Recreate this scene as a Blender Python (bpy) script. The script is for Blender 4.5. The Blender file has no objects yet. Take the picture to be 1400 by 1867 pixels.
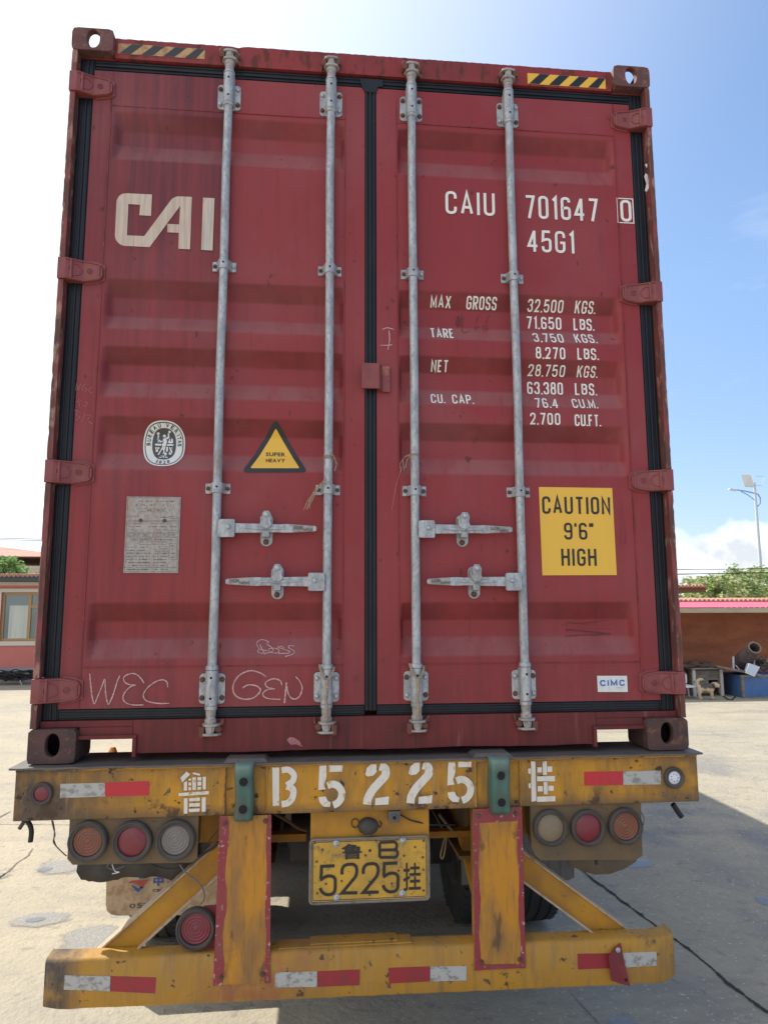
import bpy, bmesh, math, random
from mathutils import Vector, Matrix
random.seed(7)
R = math.radians
scn = bpy.context.scene
COL = scn.collection

# ------------------------------------------------------------------ camera
CAM = Vector((-0.20888, -2.70642, 1.8898))
PITCH, YAW, ROLL, FPX = 0.135758, 0.094076, -0.002983, 1295.0
_f = Vector((math.sin(YAW)*math.cos(PITCH), math.cos(YAW)*math.cos(PITCH), math.sin(PITCH)))
_r = Vector((math.cos(YAW), -math.sin(YAW), 0))
_u = _r.cross(_f)
_rt = _r*math.cos(ROLL) + _u*math.sin(ROLL)
_up = -_r*math.sin(ROLL) + _u*math.cos(ROLL)
cd = bpy.data.cameras.new('camera')
cam = bpy.data.objects.new('camera', cd)
COL.objects.link(cam)
cam.matrix_world = Matrix(((_rt.x, _up.x, -_f.x, CAM.x), (_rt.y, _up.y, -_f.y, CAM.y), (_rt.z, _up.z, -_f.z, CAM.z), (0, 0, 0, 1)))
cd.sensor_fit = 'VERTICAL'
cd.sensor_height = 36
cd.lens = 36*FPX/1867
cd.clip_start = 0.05
cd.clip_end = 3000
scn.camera = cam

# ------------------------------------------------------------------ light
SUN_AZ, SUN_EL = -45.8, 50.0          # azimuth from +Y (towards +X positive)
scn.view_settings.view_transform = 'Standard'
scn.view_settings.look = 'None'
scn.view_settings.gamma = 1
scn.view_settings.exposure = 0.82
SKY = 0.14
wd = bpy.data.worlds.new('World')
scn.world = wd
wd.use_nodes = True
nt = wd.node_tree
N = nt.nodes
L = nt.links
for n in list(N):
    N.remove(n)
wout = N.new('ShaderNodeOutputWorld')
bg = N.new('ShaderNodeBackground')
bg.inputs[1].default_value = SKY
sky = N.new('ShaderNodeTexSky')
sky.sky_type = 'NISHITA'
sky.sun_disc = False
sky.sun_elevation = R(SUN_EL)
sky.sun_rotation = R(SUN_AZ)
sky.air_density = 1.0
sky.dust_density = 0.8
sky.ozone_density = 1.8
tc = N.new('ShaderNodeTexCoord')


def wm(op, a, b=None, clamp=False):
    n = N.new('ShaderNodeMath')
    n.operation = op
    n.use_clamp = clamp
    for i, v in enumerate((a, b)):
        if v is None:
            continue
        if isinstance(v, (int, float)):
            n.inputs[i].default_value = v
        else:
            L.new(v, n.inputs[i])
    return n.outputs[0]


sx = N.new('ShaderNodeSeparateXYZ')
L.new(tc.outputs['Generated'], sx.inputs[0])
azim = wm('ARCTAN2', sx.outputs[0], sx.outputs[1])
elev = wm('ARCSINE', sx.outputs[2])
nz = N.new('ShaderNodeTexNoise')
nz.inputs['Scale'].default_value = 11
nz.inputs['Detail'].default_value = 7
nz.inputs['Roughness'].default_value = 0.55
L.new(tc.outputs['Generated'], nz.inputs[0])
# cumulus bank low on the right horizon
top = wm('ADD', 0.045, wm('MULTIPLY', nz.outputs[0], 0.13))
dcl = wm('SUBTRACT', top, elev)
body = wm('MULTIPLY', dcl, 60.0, True)
azw = wm('MULTIPLY', wm('SUBTRACT', azim, 0.30), 8.0, True)
cum = wm('MULTIPLY', body, azw, True)
# thin wisps
nz2 = N.new('ShaderNodeTexNoise')
nz2.inputs['Scale'].default_value = 4.2
nz2.inputs['Detail'].default_value = 6
mp = N.new('ShaderNodeMapping')
mp.inputs['Scale'].default_value = (1, 1, 3.2)
mp.inputs['Location'].default_value = (3.1, 0.4, 1.2)
L.new(tc.outputs['Generated'], mp.inputs[0])
L.new(mp.outputs[0], nz2.inputs[0])
wisp = wm('MULTIPLY', wm('SUBTRACT', nz2.outputs[0], 0.60), 1.2, True)
# bright veil of thin cloud around the sun side
sd = Vector((math.sin(R(SUN_AZ))*math.cos(R(SUN_EL)), math.cos(R(SUN_AZ))*math.cos(R(SUN_EL)), math.sin(R(SUN_EL))))
dt = N.new('ShaderNodeVectorMath')
dt.operation = 'DOT_PRODUCT'
dt.inputs[1].default_value = sd
L.new(tc.outputs['Generated'], dt.inputs[0])
veil = wm('POWER', wm('MULTIPLY', wm('SUBTRACT', dt.outputs['Value'], 0.48), 2.0, True), 1.8)
veil = wm('MULTIPLY', veil, 0.9, True)
azl = wm('MULTIPLY', wm('SUBTRACT', 0.05, azim), 2.2, True)
veil2 = wm('MULTIPLY', azl, 0.9, True)
veil = wm('MAXIMUM', veil, veil2)
mask = wm('MAXIMUM', wm('MAXIMUM', cum, wisp), veil)
mx = N.new('ShaderNodeMix')
mx.data_type = 'RGBA'
L.new(mask, mx.inputs['Factor'])
tint = N.new('ShaderNodeMix')
tint.data_type = 'RGBA'
tint.blend_type = 'MULTIPLY'
tint.inputs['Factor'].default_value = 1
tint.inputs['B'].default_value = (0.90, 0.93, 0.94, 1)
low = N.new('ShaderNodeMix')
low.data_type = 'RGBA'
low.inputs['A'].default_value = (0.90, 0.93, 0.94, 1)
low.inputs['B'].default_value = (0.70, 0.70, 0.80, 1)
L.new(wm('MULTIPLY', wm('SUBTRACT', 0.42, elev), 3.2, True), low.inputs['Factor'])
L.new(low.outputs['Result'], tint.inputs['B'])
L.new(sky.outputs[0], tint.inputs['A'])
L.new(tint.outputs['Result'], mx.inputs['A'])
cc = N.new('ShaderNodeMix')
cc.data_type = 'RGBA'
cc.inputs['A'].default_value = (3.35, 3.55, 3.85, 1)
cc.inputs['B'].default_value = (5.4, 5.6, 5.8, 1)
nz3 = N.new('ShaderNodeTexNoise')
nz3.inputs['Scale'].default_value = 24
nz3.inputs['Detail'].default_value = 5
L.new(tc.outputs['Generated'], nz3.inputs[0])
L.new(wm('MAXIMUM', wm('MULTIPLY', wm('SUBTRACT', nz3.outputs[0], 0.36), 4.0, True), wm('SUBTRACT', 1.0, cum, True)), cc.inputs['Factor'])
L.new(cc.outputs['Result'], mx.inputs['B'])
L.new(mx.outputs['Result'], bg.inputs[0])
L.new(bg.outputs[0], wout.inputs[0])
sl = bpy.data.lights.new('sun', 'SUN')
sl.energy = 3.4
sl.angle = R(0.55)
sl.color = (1.0, 0.95, 0.86)
so = bpy.data.objects.new('sun', sl)
so.rotation_mode = 'QUATERNION'
so.rotation_quaternion = sd.to_track_quat('Z', 'Y')
COL.objects.link(so)

# ------------------------------------------------------------------ measuring helpers
B = 1.35                                # height of the container's underside above the ground


def ray(px, py):
    return _rt*((px-700)/FPX) + _up*(-(py-933.5)/FPX) + _f


def P(px, py, Y=0.0):                   # where the sight line meets the plane y = Y
    d = ray(px, py)
    return CAM + d*((Y-CAM.y)/d.y)


def G(px, py, Z=0.0):                   # where it meets a level z = Z
    d = ray(px, py)
    return CAM + d*((Z-CAM.z)/d.z)


# door skin: horizontal recesses (z top, z inner top, z inner bottom, z bottom), relative to B
REC = [(2.560, 2.495, 2.430, 2.350), (1.839, 1.773, 1.694, 1.634), (1.560, 1.498, 1.425, 1.358), (1.280, 1.214, 1.138, 1.072), (0.565, 0.497, 0.430, 0.361)]
DO, DD = 0.040, 0.036


def ysurf(x, z):
    return sum(ysurf0(x, z+o_) for o_ in (-0.0054, -0.0018, 0.0018, 0.0054))/4


def ysurf0(x, z):
    z -= B
    a = abs(x)
    if a > 1.055 or a < 0.112:
        return DO
    w = max(0.0, min(1, (1.055-a)/0.034, (a-0.112)/0.014))
    w = w*w*(3-2*w)
    for t, it, ib, b in REC:
        if b < z < t:
            if z > it:
                return DO + DD*w*(t-z)/(t-it)
            if z < ib:
                return DO + DD*w*(z-b)/(ib-b)
            return DO + DD*w
    return DO


def D(px, py):
    y = DO
    for _ in range(8):
        p = P(px, py, y)
        y = 0.5*y + 0.5*ysurf(p.x, p.z)
    return P(px, py, y)


# ------------------------------------------------------------------ materials
def M(name, col, rough=0.5, metal=0.0, layers=(), bump=None, spec=0.5, coat=0.0, emit=None, alpha=1.0, trans=0.0):
    m = bpy.data.materials.new(name)
    m.use_nodes = True
    t = m.node_tree
    n, l = t.nodes, t.links
    b = n['Principled BSDF']
    b.inputs['Roughness'].default_value = rough
    b.inputs['Metallic'].default_value = metal
    b.inputs['Specular IOR Level'].default_value = spec
    b.inputs['Coat Weight'].default_value = coat
    b.inputs['Transmission Weight'].default_value = trans
    g = n.new('ShaderNodeNewGeometry')
    cur = None
    rcur = None
    if layers or bump:
        xyz = n.new('ShaderNodeSeparateXYZ')
        l.new(g.outputs['Position'], xyz.inputs[0])
        nxyz = n.new('ShaderNodeSeparateXYZ')
        l.new(g.outputs['Normal'], nxyz.inputs[0])

    def noise(scale, detail=6, ro=0.6, off=0.0):
        mpn = n.new('ShaderNodeMapping')
        mpn.inputs['Scale'].default_value = scale if isinstance(scale, tuple) else (scale,)*3
        mpn.inputs['Location'].default_value = (off*1.7, off*2.3, off)
        l.new(g.outputs['Position'], mpn.inputs[0])
        nn = n.new('ShaderNodeTexNoise')
        nn.inputs['Scale'].default_value = 1
        nn.inputs['Detail'].default_value = detail
        nn.inputs['Roughness'].default_value = ro
        l.new(mpn.outputs[0], nn.inputs[0])
        return nn.outputs[0]
    for i, ly in enumerate(layers):
        sc, lo, hi, c = ly[:4]
        masks = ly[4] if len(ly) > 4 else ()
        fac = ly[5] if len(ly) > 5 else 1.0
        rr = ly[6] if len(ly) > 6 else None
        mr = n.new('ShaderNodeMapRange')
        mr.inputs['From Min'].default_value = lo
        mr.inputs['From Max'].default_value = hi
        mr.inputs['To Max'].default_value = fac
        l.new(noise(sc, off=i*3.7), mr.inputs['Value'])
        f = mr.outputs[0]
        for ax, a0, a1 in masks:
            mk = n.new('ShaderNodeMapRange')
            mk.inputs['From Min'].default_value = a0
            mk.inputs['From Max'].default_value = a1
            l.new(nxyz.outputs[2] if ax == 'n' else xyz.outputs['xyz'.index(ax)], mk.inputs['Value'])
            mm = n.new('ShaderNodeMath')
            mm.operation = 'MULTIPLY'
            l.new(f, mm.inputs[0])
            l.new(mk.outputs[0], mm.inputs[1])
            f = mm.outputs[0]
        mxn = n.new('ShaderNodeMix')
        mxn.data_type = 'RGBA'
        l.new(f, mxn.inputs['Factor'])
        if cur is None:
            mxn.inputs['A'].default_value = (*col, 1)
        else:
            l.new(cur, mxn.inputs['A'])
        mxn.inputs['B'].default_value = (*c, 1)
        cur = mxn.outputs['Result']
        if rr is not None:
            rm = n.new('ShaderNodeMix')
            l.new(f, rm.inputs['Factor'])
            if rcur is None:
                rm.inputs['A'].default_value = rough
            else:
                l.new(rcur, rm.inputs['A'])
            rm.inputs['B'].default_value = rr
            rcur = rm.outputs['Result']
    if cur is None:
        b.inputs['Base Color'].default_value = (*col, 1)
    else:
        l.new(cur, b.inputs['Base Color'])
    if rcur is not None:
        l.new(rcur, b.inputs['Roughness'])
    if bump:
        bn = n.new('ShaderNodeBump')
        bn.inputs['Strength'].default_value = bump[1]
        bn.inputs['Distance'].default_value = bump[2] if len(bump) > 2 else 0.002
        l.new(noise(bump[0], 8, 0.65, 9.1), bn.inputs['Height'])
        l.new(bn.outputs[0], b.inputs['Normal'])
    if emit:
        b.inputs['Emission Color'].default_value = (*emit[0], 1)
        b.inputs['Emission Strength'].default_value = emit[1]
    return m


RUST = (0.10, 0.045, 0.025)
DRK = (0.035, 0.028, 0.026)
RED = (0.262, 0.030, 0.034)
Z0 = B
MAT = {}
MAT['red'] = M('red_paint', RED, 0.48, spec=0.33, layers=[
    ((2.2, 2, 1.2), 0.35, 0.75, (0.29, 0.045, 0.050), (), 0.6, 0.55),
    ((45, 8, 1.3), 0.50, 0.78, (0.13, 0.035, 0.04), (), 0.35, 0.6),
    ((38, 8, 0.9), 0.28, 0.62, (0.085, 0.030, 0.045), (('x', -0.585, -0.60), ('z', 2.7, 3.5)), 0.75, 0.7),
    ((30, 8, 1.1), 0.42, 0.72, (0.10, 0.03, 0.035), (('x', -0.585, -0.60),), 0.5, 0.65),
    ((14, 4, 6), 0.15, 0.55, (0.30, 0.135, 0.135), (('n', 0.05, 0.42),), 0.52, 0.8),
    ((5, 4, 5), 0.25, 0.6, (0.115, 0.012, 0.016), (('n', -0.05, -0.42),), 0.68, 0.5),  # down-facing slopes darkened: shade painted into the red
    ((2.0, 2, 2.0), 0.45, 0.75, (0.30, 0.12, 0.12), (), 0.30, 0.7),
    (55, 0.685, 0.74, DRK, (), 0.8, 0.8),
    ((24, 8, 16), 0.675, 0.70, (0.11, 0.04, 0.028), (), 0.85, 0.85),
    ((60, 8, 2.4), 0.62, 0.74, (0.12, 0.035, 0.030), (), 0.6, 0.7),
    ((20, 8, 5), 0.30, 0.62, (0.13, 0.035, 0.035), (('z', B+0.62, B+0.18),), 0.45, 0.7)], bump=(9, 0.14, 0.006))
MAT['red_frame'] = M('weathered_red_frame_paint', (0.26, 0.036, 0.038), 0.5, spec=0.25, layers=[
    ((6, 6, 3), 0.45, 0.70, (0.13, 0.035, 0.035), (), 0.6, 0.7),
    ((22, 22, 9), 0.54, 0.64, (0.09, 0.036, 0.026), (), 0.8, 0.85),
    (34, 0.66, 0.72, (0.34, 0.20, 0.17), (), 0.6, 0.7)], bump=(30, 0.25, 0.004))
MAT['post_edge'] = M('scuffed_post_edge', (0.22, 0.05, 0.045), 0.6, layers=[
    ((30, 30, 7), 0.42, 0.56, (0.09, 0.045, 0.035), (), 0.85, 0.8),
    ((40, 40, 12), 0.55, 0.62, (0.36, 0.20, 0.15), (), 0.85, 0.8)], bump=(40, 0.5, 0.005))
MAT['sill'] = M('dirty_brown_red_sill', (0.175, 0.030, 0.030), 0.6, spec=0.25, layers=[
    ((40, 8, 2.2), 0.40, 0.72, (0.075, 0.030, 0.030), (), 0.75, 0.75),
    ((5, 5, 5), 0.4, 0.7, (0.08, 0.028, 0.030), (), 0.5, 0.75),
    ((26, 9, 2), 0.62, 0.72, (0.30, 0.17, 0.14), (), 0.35, 0.8),
    (30, 0.64, 0.70, RUST, (), 0.8, 0.85)], bump=(26, 0.3, 0.004))
MAT['casting'] = M('rusty_casting_iron', (0.105, 0.050, 0.042), 0.75, layers=[
    (9, 0.35, 0.65, (0.055, 0.035, 0.036), (), 0.9, 0.85),
    (45, 0.55, 0.68, (0.20, 0.085, 0.045), (), 0.8, 0.8),
    (22, 0.66, 0.74, (0.30, 0.16, 0.12), (), 0.5, 0.8)], bump=(60, 0.6, 0.004))
MAT['casting_top'] = M('red_brown_casting_iron', (0.15, 0.055, 0.052), 0.7, layers=[
    (9, 0.40, 0.65, (0.085, 0.038, 0.040), (), 0.8, 0.8),
    (45, 0.55, 0.66, (0.27, 0.13, 0.08), (), 0.7, 0.8)], bump=(60, 0.5, 0.004))
MAT['hinge'] = M('hinge_red_paint', (0.24, 0.056, 0.055), 0.5, layers=[
    (14, 0.45, 0.72, (0.14, 0.032, 0.032), (), 0.5, 0.65), (60, 0.68, 0.73, DRK, (), 0.6, 0.8)], bump=(40, 0.2, 0.003))
MAT['rubber'] = M('black_rubber_gasket', (0.008, 0.010, 0.016), 0.45, spec=0.35, layers=[
    ((12, 6, 5), 0.45, 0.75, (0.040, 0.043, 0.050), (), 0.3, 0.6)], bump=(20, 0.2, 0.004))
MAT['galv'] = M('galvanised_steel', (0.47, 0.485, 0.50), 0.55, 0.45, layers=[
    ((40, 40, 12), 0.42, 0.60, (0.30, 0.31, 0.33), (), 0.8, 0.6),
    ((110, 110, 70), 0.50, 0.62, (0.24, 0.24, 0.25), (), 0.55, 0.65),
    ((14, 14, 4), 0.58, 0.72, (0.24, 0.15, 0.10), (), 0.55, 0.8)], bump=(90, 0.18, 0.002))
MAT['galv_dirty'] = M('dusty_galvanised_casting', (0.40, 0.37, 0.35), 0.6, 0.3, layers=[
    (30, 0.42, 0.62, (0.26, 0.23, 0.215), (), 0.8, 0.7), (50, 0.62, 0.70, (0.17, 0.10, 0.07), (), 0.6, 0.8)], bump=(80, 0.3, 0.002))
MAT['bolt_rust'] = M('rusty_bolt', (0.11, 0.055, 0.04), 0.8, 0.2, layers=[(120, 0.45, 0.6, (0.19, 0.09, 0.05), ())], bump=(150, 0.4, 0.002))
MAT['bolt_zinc'] = M('zinc_bolt', (0.42, 0.44, 0.46), 0.4, 0.6)
MAT['keeper'] = M('rusty_red_keeper', (0.17, 0.045, 0.035), 0.7, layers=[(50, 0.45, 0.6, RUST, ())], bump=(80, 0.5, 0.003))
MAT['hole'] = M('dark_hole', (0.006, 0.006, 0.007), 0.8)
MAT['white'] = M('white_marking_paint', (0.78, 0.755, 0.71), 0.5, layers=[((50, 8, 5), 0.52, 0.74, (0.55, 0.47, 0.43), (), 0.5), (60, 0.67, 0.72, RED, (), 0.6)])
MAT['logo'] = M('stained_logo_paint', (0.60, 0.47, 0.38), 0.55, layers=[((75, 8, 4.5), 0.44, 0.70, (0.33, 0.25, 0.19), (), 0.75), (50, 0.66, 0.72, (0.2, 0.13, 0.1), (), 0.5), ((70, 8, 5), 0.42, 0.66, (0.56, 0.57, 0.62), (('x', -0.68, -0.665),), 0.85)])
MAT['chalk'] = M('white_chalk', (0.60, 0.42, 0.41), 0.9, layers=[(220, 0.42, 0.60, (0.36, 0.15, 0.15), (), 0.8)])
MAT['chalk_faint'] = M('faint_chalk', (0.40, 0.20, 0.21), 0.9, layers=[(200, 0.45, 0.6, RED, (), 0.7)])
MAT['marker'] = M('black_marker', (0.055, 0.022, 0.026), 0.7, layers=[(160, 0.45, 0.65, (0.16, 0.03, 0.035), (), 0.6)])
MAT['yel'] = M('yellow_vinyl', (0.80, 0.46, 0.045), 0.35, layers=[((12, 6, 7), 0.5, 0.8, (0.72, 0.40, 0.06), (), 0.5)])
MAT['yel_faded'] = M('worn_yellow_stripe', (0.50, 0.30, 0.13), 0.6, layers=[(50, 0.42, 0.62, (0.26, 0.12, 0.09), (), 0.8)])
MAT['blk'] = M('black_vinyl', (0.016, 0.016, 0.02), 0.4)
MAT['blk_ink'] = M('black_ink', (0.02, 0.018, 0.018), 0.5)
MAT['stk_white'] = M('white_vinyl', (0.70, 0.70, 0.68), 0.4, layers=[((40, 8, 8), 0.5, 0.75, (0.52, 0.46, 0.40), (), 0.6)])
MAT['stk_dark'] = M('charcoal_print', (0.055, 0.055, 0.062), 0.45)
MAT['blue_ink'] = M('blue_ink', (0.04, 0.16, 0.52), 0.45)
MAT['plate'] = M('stamped_aluminium_plate', (0.38, 0.35, 0.325), 0.5, 0.25, layers=[
    ((90, 10, 60), 0.42, 0.62, (0.28, 0.22, 0.19), (), 0.7), ((14, 5, 3), 0.55, 0.75, (0.36, 0.20, 0.12), (), 0.6)], bump=(160, 0.5, 0.001))
MAT['ink'] = M('worn_plate_ink', (0.07, 0.06, 0.058), 0.6, layers=[(120, 0.50, 0.60, (0.34, 0.30, 0.27), (), 0.85)])
YEL = (0.55, 0.255, 0.020)
MAT['ty'] = M('dirty_yellow_trailer_paint', YEL, 0.5, spec=0.3, layers=[
    ((4, 4, 4), 0.42, 0.72, (0.40, 0.195, 0.028), (), 0.75, 0.6),
    ((24, 14, 4), 0.48, 0.74, (0.19, 0.12, 0.055), (), 0.6, 0.75),
    ((9, 9, 7), 0.22, 0.52, (0.095, 0.075, 0.062), (('x', -0.74, -1.10),), 1.0, 0.8),
    ((9, 9, 2.5), 0.45, 0.63, (0.16, 0.10, 0.055), (), 0.7, 0.75),
    ((6, 6, 40), 0.15, 0.5, (0.13, 0.088, 0.055), (('z', B-0.14, B-0.18),), 0.8, 0.8),
    ((12, 12, 12), 0.30, 0.60, (0.135, 0.095, 0.062), (('x', 0.98, 1.16),), 0.75, 0.8),
    ((8, 8, 26), 0.30, 0.62, (0.13, 0.085, 0.055), (('z', B-0.05, B-0.008), ('z', B-0.30, B-0.29)), 0.6, 0.8),
    ((10, 10, 10), 0.585, 0.625, (0.085, 0.05, 0.035), (('z', B-0.10, B-0.165),), 0.9, 0.85),
    (26, 0.625, 0.66, (0.06, 0.035, 0.028), (), 0.95, 0.85),
    (60, 0.655, 0.69, DRK, (), 0.85, 0.85),
    ((90, 10, 6), 0.60, 0.68, (0.40, 0.29, 0.16), (), 0.35, 0.7)], bump=((16, 16, 16), 0.45, 0.006))
MAT['ty_bumper'] = M('dusty_yellow_bumper_paint', (0.47, 0.235, 0.030), 0.55, spec=0.3, layers=[
    ((3, 3, 3), 0.40, 0.66, (0.32, 0.18, 0.055), (), 0.8, 0.7),
    ((26, 10, 4), 0.50, 0.74, (0.17, 0.115, 0.07), (), 0.6, 0.75),
    ((9, 9, 9), 0.42, 0.62, (0.31, 0.115, 0.06), (('x', -0.72, -0.50), ('x', -0.15, -0.35)), 0.8, 0.7),
    ((12, 12, 12), 0.20, 0.5, (0.075, 0.068, 0.066), (('x', -0.98, -1.05),), 0.95, 0.85),
    (16, 0.60, 0.68, (0.08, 0.060, 0.05), (('x', 0.80, 1.02),), 0.9, 0.85),
    (26, 0.635, 0.67, (0.07, 0.05, 0.04), (), 0.9, 0.85),
    ((80, 10, 6), 0.58, 0.68, (0.36, 0.27, 0.17), (), 0.4, 0.8)], bump=((14, 14, 14), 0.5, 0.008))
MAT['ty_post'] = M('rubbed_orange_yellow_sheet', (0.52, 0.225, 0.024), 0.5, spec=0.3, layers=[
    ((10, 10, 3), 0.42, 0.62, (0.25, 0.135, 0.055), (), 0.85, 0.7),
    ((60, 10, 7), 0.52, 0.70, (0.16, 0.095, 0.05), (), 0.6, 0.75),
    ((14, 10, 6), 0.60, 0.66, (0.10, 0.055, 0.035), (), 0.7, 0.85)], bump=((60, 60, 30), 0.4, 0.003))
MAT['ty_web'] = M('yellow_brace_paint', (0.46, 0.215, 0.022), 0.5, spec=0.3, layers=[
    ((8, 8, 8), 0.42, 0.70, (0.24, 0.125, 0.035), (), 0.8, 0.65), (45, 0.66, 0.71, DRK, (), 0.7)], bump=(40, 0.2, 0.004))
MAT['ty_dust'] = M('dusty_flange_paint', (0.45, 0.33, 0.22), 0.8, layers=[(40, 0.5, 0.68, (0.25, 0.17, 0.11), (), 0.8)], bump=(60, 0.4, 0.004))
MAT['steelgrey'] = M('worn_steel_deck', (0.13, 0.115, 0.105), 0.6, 0.1, layers=[
    ((7, 7, 7), 0.4, 0.65, (0.085, 0.078, 0.078), (), 0.8, 0.6), (26, 0.58, 0.68, (0.22, 0.11, 0.05), (), 0.7, 0.8)], bump=(40, 0.4, 0.004))
MAT['redborder'] = M('faded_red_border', (0.26, 0.028, 0.040), 0.5, layers=[
    (60, 0.60, 0.66, (0.45, 0.36, 0.36), (), 0.9), ((9, 9, 9), 0.45, 0.7, (0.20, 0.06, 0.05), (), 0.7)], bump=(50, 0.3, 0.002))
MAT['refl_r'] = M('red_reflector', (0.50, 0.020, 0.035), 0.35, layers=[((40, 9, 20), 0.5, 0.75, (0.30, 0.03, 0.035), (), 0.7)], bump=((200, 1, 200), 0.15, 0.001))
MAT['refl_rd'] = M('dull_red_reflector', (0.30, 0.022, 0.032), 0.45, layers=[((30, 9, 20), 0.48, 0.7, (0.17, 0.035, 0.035), (), 0.8)], bump=((200, 1, 200), 0.15, 0.001))
MAT['refl_w'] = M('grimy_white_reflector', (0.42, 0.41, 0.39), 0.45, layers=[((40, 9, 60), 0.50, 0.62, (0.20, 0.175, 0.15), (), 0.8)], bump=((200, 1, 200), 0.15, 0.001))
MAT['spray'] = M('white_spray_paint', (0.72, 0.66, 0.58), 0.6, layers=[(34, 0.60, 0.68, (0.42, 0.23, 0.07), (), 0.85), ((60, 10, 10), 0.5, 0.72, (0.52, 0.45, 0.38), (), 0.7)])
MAT['green'] = M('green_rubber_buffer', (0.035, 0.100, 0.078), 0.5, layers=[
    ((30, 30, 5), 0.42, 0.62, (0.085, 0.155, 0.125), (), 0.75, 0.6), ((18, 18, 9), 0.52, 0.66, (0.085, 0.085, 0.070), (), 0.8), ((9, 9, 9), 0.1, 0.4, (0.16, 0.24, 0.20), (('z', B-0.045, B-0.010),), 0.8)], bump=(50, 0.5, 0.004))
MAT['lamp_rim'] = M('dusty_black_lamp_rubber', (0.060, 0.050, 0.045), 0.7, layers=[(14, 0.4, 0.7, (0.10, 0.085, 0.072), (), 0.7)], bump=(70, 0.2, 0.002))
MAT['lens_r'] = M('dusty_red_lens', (0.19, 0.016, 0.030), 0.40, layers=[(40, 0.45, 0.7, (0.15, 0.05, 0.05), (), 0.6)], coat=0.15)
MAT['lens_o'] = M('dusty_orange_lens', (0.20, 0.060, 0.030), 0.45, layers=[(30, 0.45, 0.7, (0.16, 0.085, 0.06), (), 0.6)], coat=0.15)
MAT['lens_w'] = M('dusty_clear_lens', (0.19, 0.165, 0.15), 0.45, layers=[(30, 0.45, 0.7, (0.14, 0.115, 0.10), (), 0.6)], coat=0.15)
MAT['lens_t'] = M('dusty_tan_lens', (0.22, 0.165, 0.105), 0.5, layers=[(30, 0.45, 0.7, (0.18, 0.13, 0.08), (), 0.6)], coat=0.1)
MAT['lens_ww'] = M('white_lamp_lens', (0.68, 0.70, 0.76), 0.3, coat=0.3)
MAT['panel'] = M('grimy_lamp_panel', (0.155, 0.095, 0.042), 0.6, layers=[
    ((8, 8, 8), 0.4, 0.65, (0.10, 0.070, 0.045), (), 0.8), (60, 0.62, 0.7, (0.05, 0.035, 0.028), (), 0.7)], bump=(60, 0.35, 0.003))
MAT['tyre'] = M('tyre_rubber', (0.018, 0.018, 0.019), 0.7, layers=[((9, 9, 9), 0.45, 0.7, (0.050, 0.046, 0.042), (), 0.6)], bump=(60, 0.3, 0.004))
MAT['rim'] = M('dirty_wheel_rim', (0.10, 0.095, 0.09), 0.6, 0.4, bump=(40, 0.3, 0.003))
MAT['chassis'] = M('dirty_chassis_paint', (0.20, 0.11, 0.035), 0.7, layers=[((5, 5, 5), 0.35, 0.65, (0.06, 0.045, 0.035), (), 0.85)], bump=(30, 0.3, 0.004))
MAT['dark_steel'] = M('dark_axle_steel', (0.03, 0.028, 0.027), 0.7, bump=(40, 0.3, 0.003))
MAT['flap'] = M('dusty_cream_mud_flap', (0.42, 0.30, 0.19), 0.75, layers=[
    (26, 0.45, 0.60, (0.28, 0.17, 0.09), (), 0.8), ((9, 9, 9), 0.5, 0.7, (0.20, 0.13, 0.08), (), 0.6)], bump=(60, 0.3, 0.002))
MAT['flap_blue'] = M('flap_blue_print', (0.03, 0.07, 0.22), 0.6)
MAT['flap_red'] = M('flap_red_print', (0.34, 0.04, 0.035), 0.6)
MAT['flap_grey'] = M('grey_rubber_flap', (0.15, 0.135, 0.115), 0.8, layers=[((50, 10, 5), 0.42, 0.66, (0.075, 0.068, 0.06), (), 0.85)], bump=((80, 20, 10), 0.4, 0.004))
MAT['guard'] = M('dusty_dark_mudguard', (0.040, 0.036, 0.033), 0.65, layers=[((8, 8, 8), 0.42, 0.66, (0.085, 0.070, 0.055), (), 0.8)], bump=(20, 0.3, 0.006))
MAT['guard_tan'] = M('dusty_tan_sheet', (0.17, 0.125, 0.080), 0.8, layers=[((8, 8, 8), 0.42, 0.66, (0.10, 0.075, 0.055), (), 0.8)], bump=(20, 0.3, 0.006))
MAT['wire'] = M('black_wire', (0.015, 0.014, 0.014), 0.6)
MAT['greywire'] = M('grey_wire', (0.14, 0.13, 0.12), 0.6)
MAT['twine'] = M('old_twine', (0.42, 0.33, 0.24), 0.9, layers=[(200, 0.45, 0.6, (0.26, 0.19, 0.13), ())], bump=(300, 0.6, 0.002))
MAT['rag'] = M('white_plastic_scrap', (0.70, 0.68, 0.70), 0.8)
MAT['plyel'] = M('number_plate_yellow', (0.58, 0.33, 0.035), 0.5, layers=[
    ((9, 9, 9), 0.40, 0.66, (0.38, 0.22, 0.045), (), 0.9), ((30, 9, 30), 0.56, 0.66, (0.20, 0.13, 0.06), (), 0.75), (60, 0.66, 0.69, DRK, (), 0.8)], bump=(60, 0.3, 0.002))
MAT['plframe'] = M('grey_plate_frame', (0.22, 0.19, 0.17), 0.5, 0.3, layers=[(40, 0.5, 0.7, (0.13, 0.11, 0.10), ())])
MAT['hook_red'] = M('red_bracket_paint', (0.20, 0.022, 0.028), 0.6, layers=[(30, 0.5, 0.66, (0.13, 0.035, 0.035), (), 0.8)], bump=(40, 0.4, 0.003))
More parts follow.
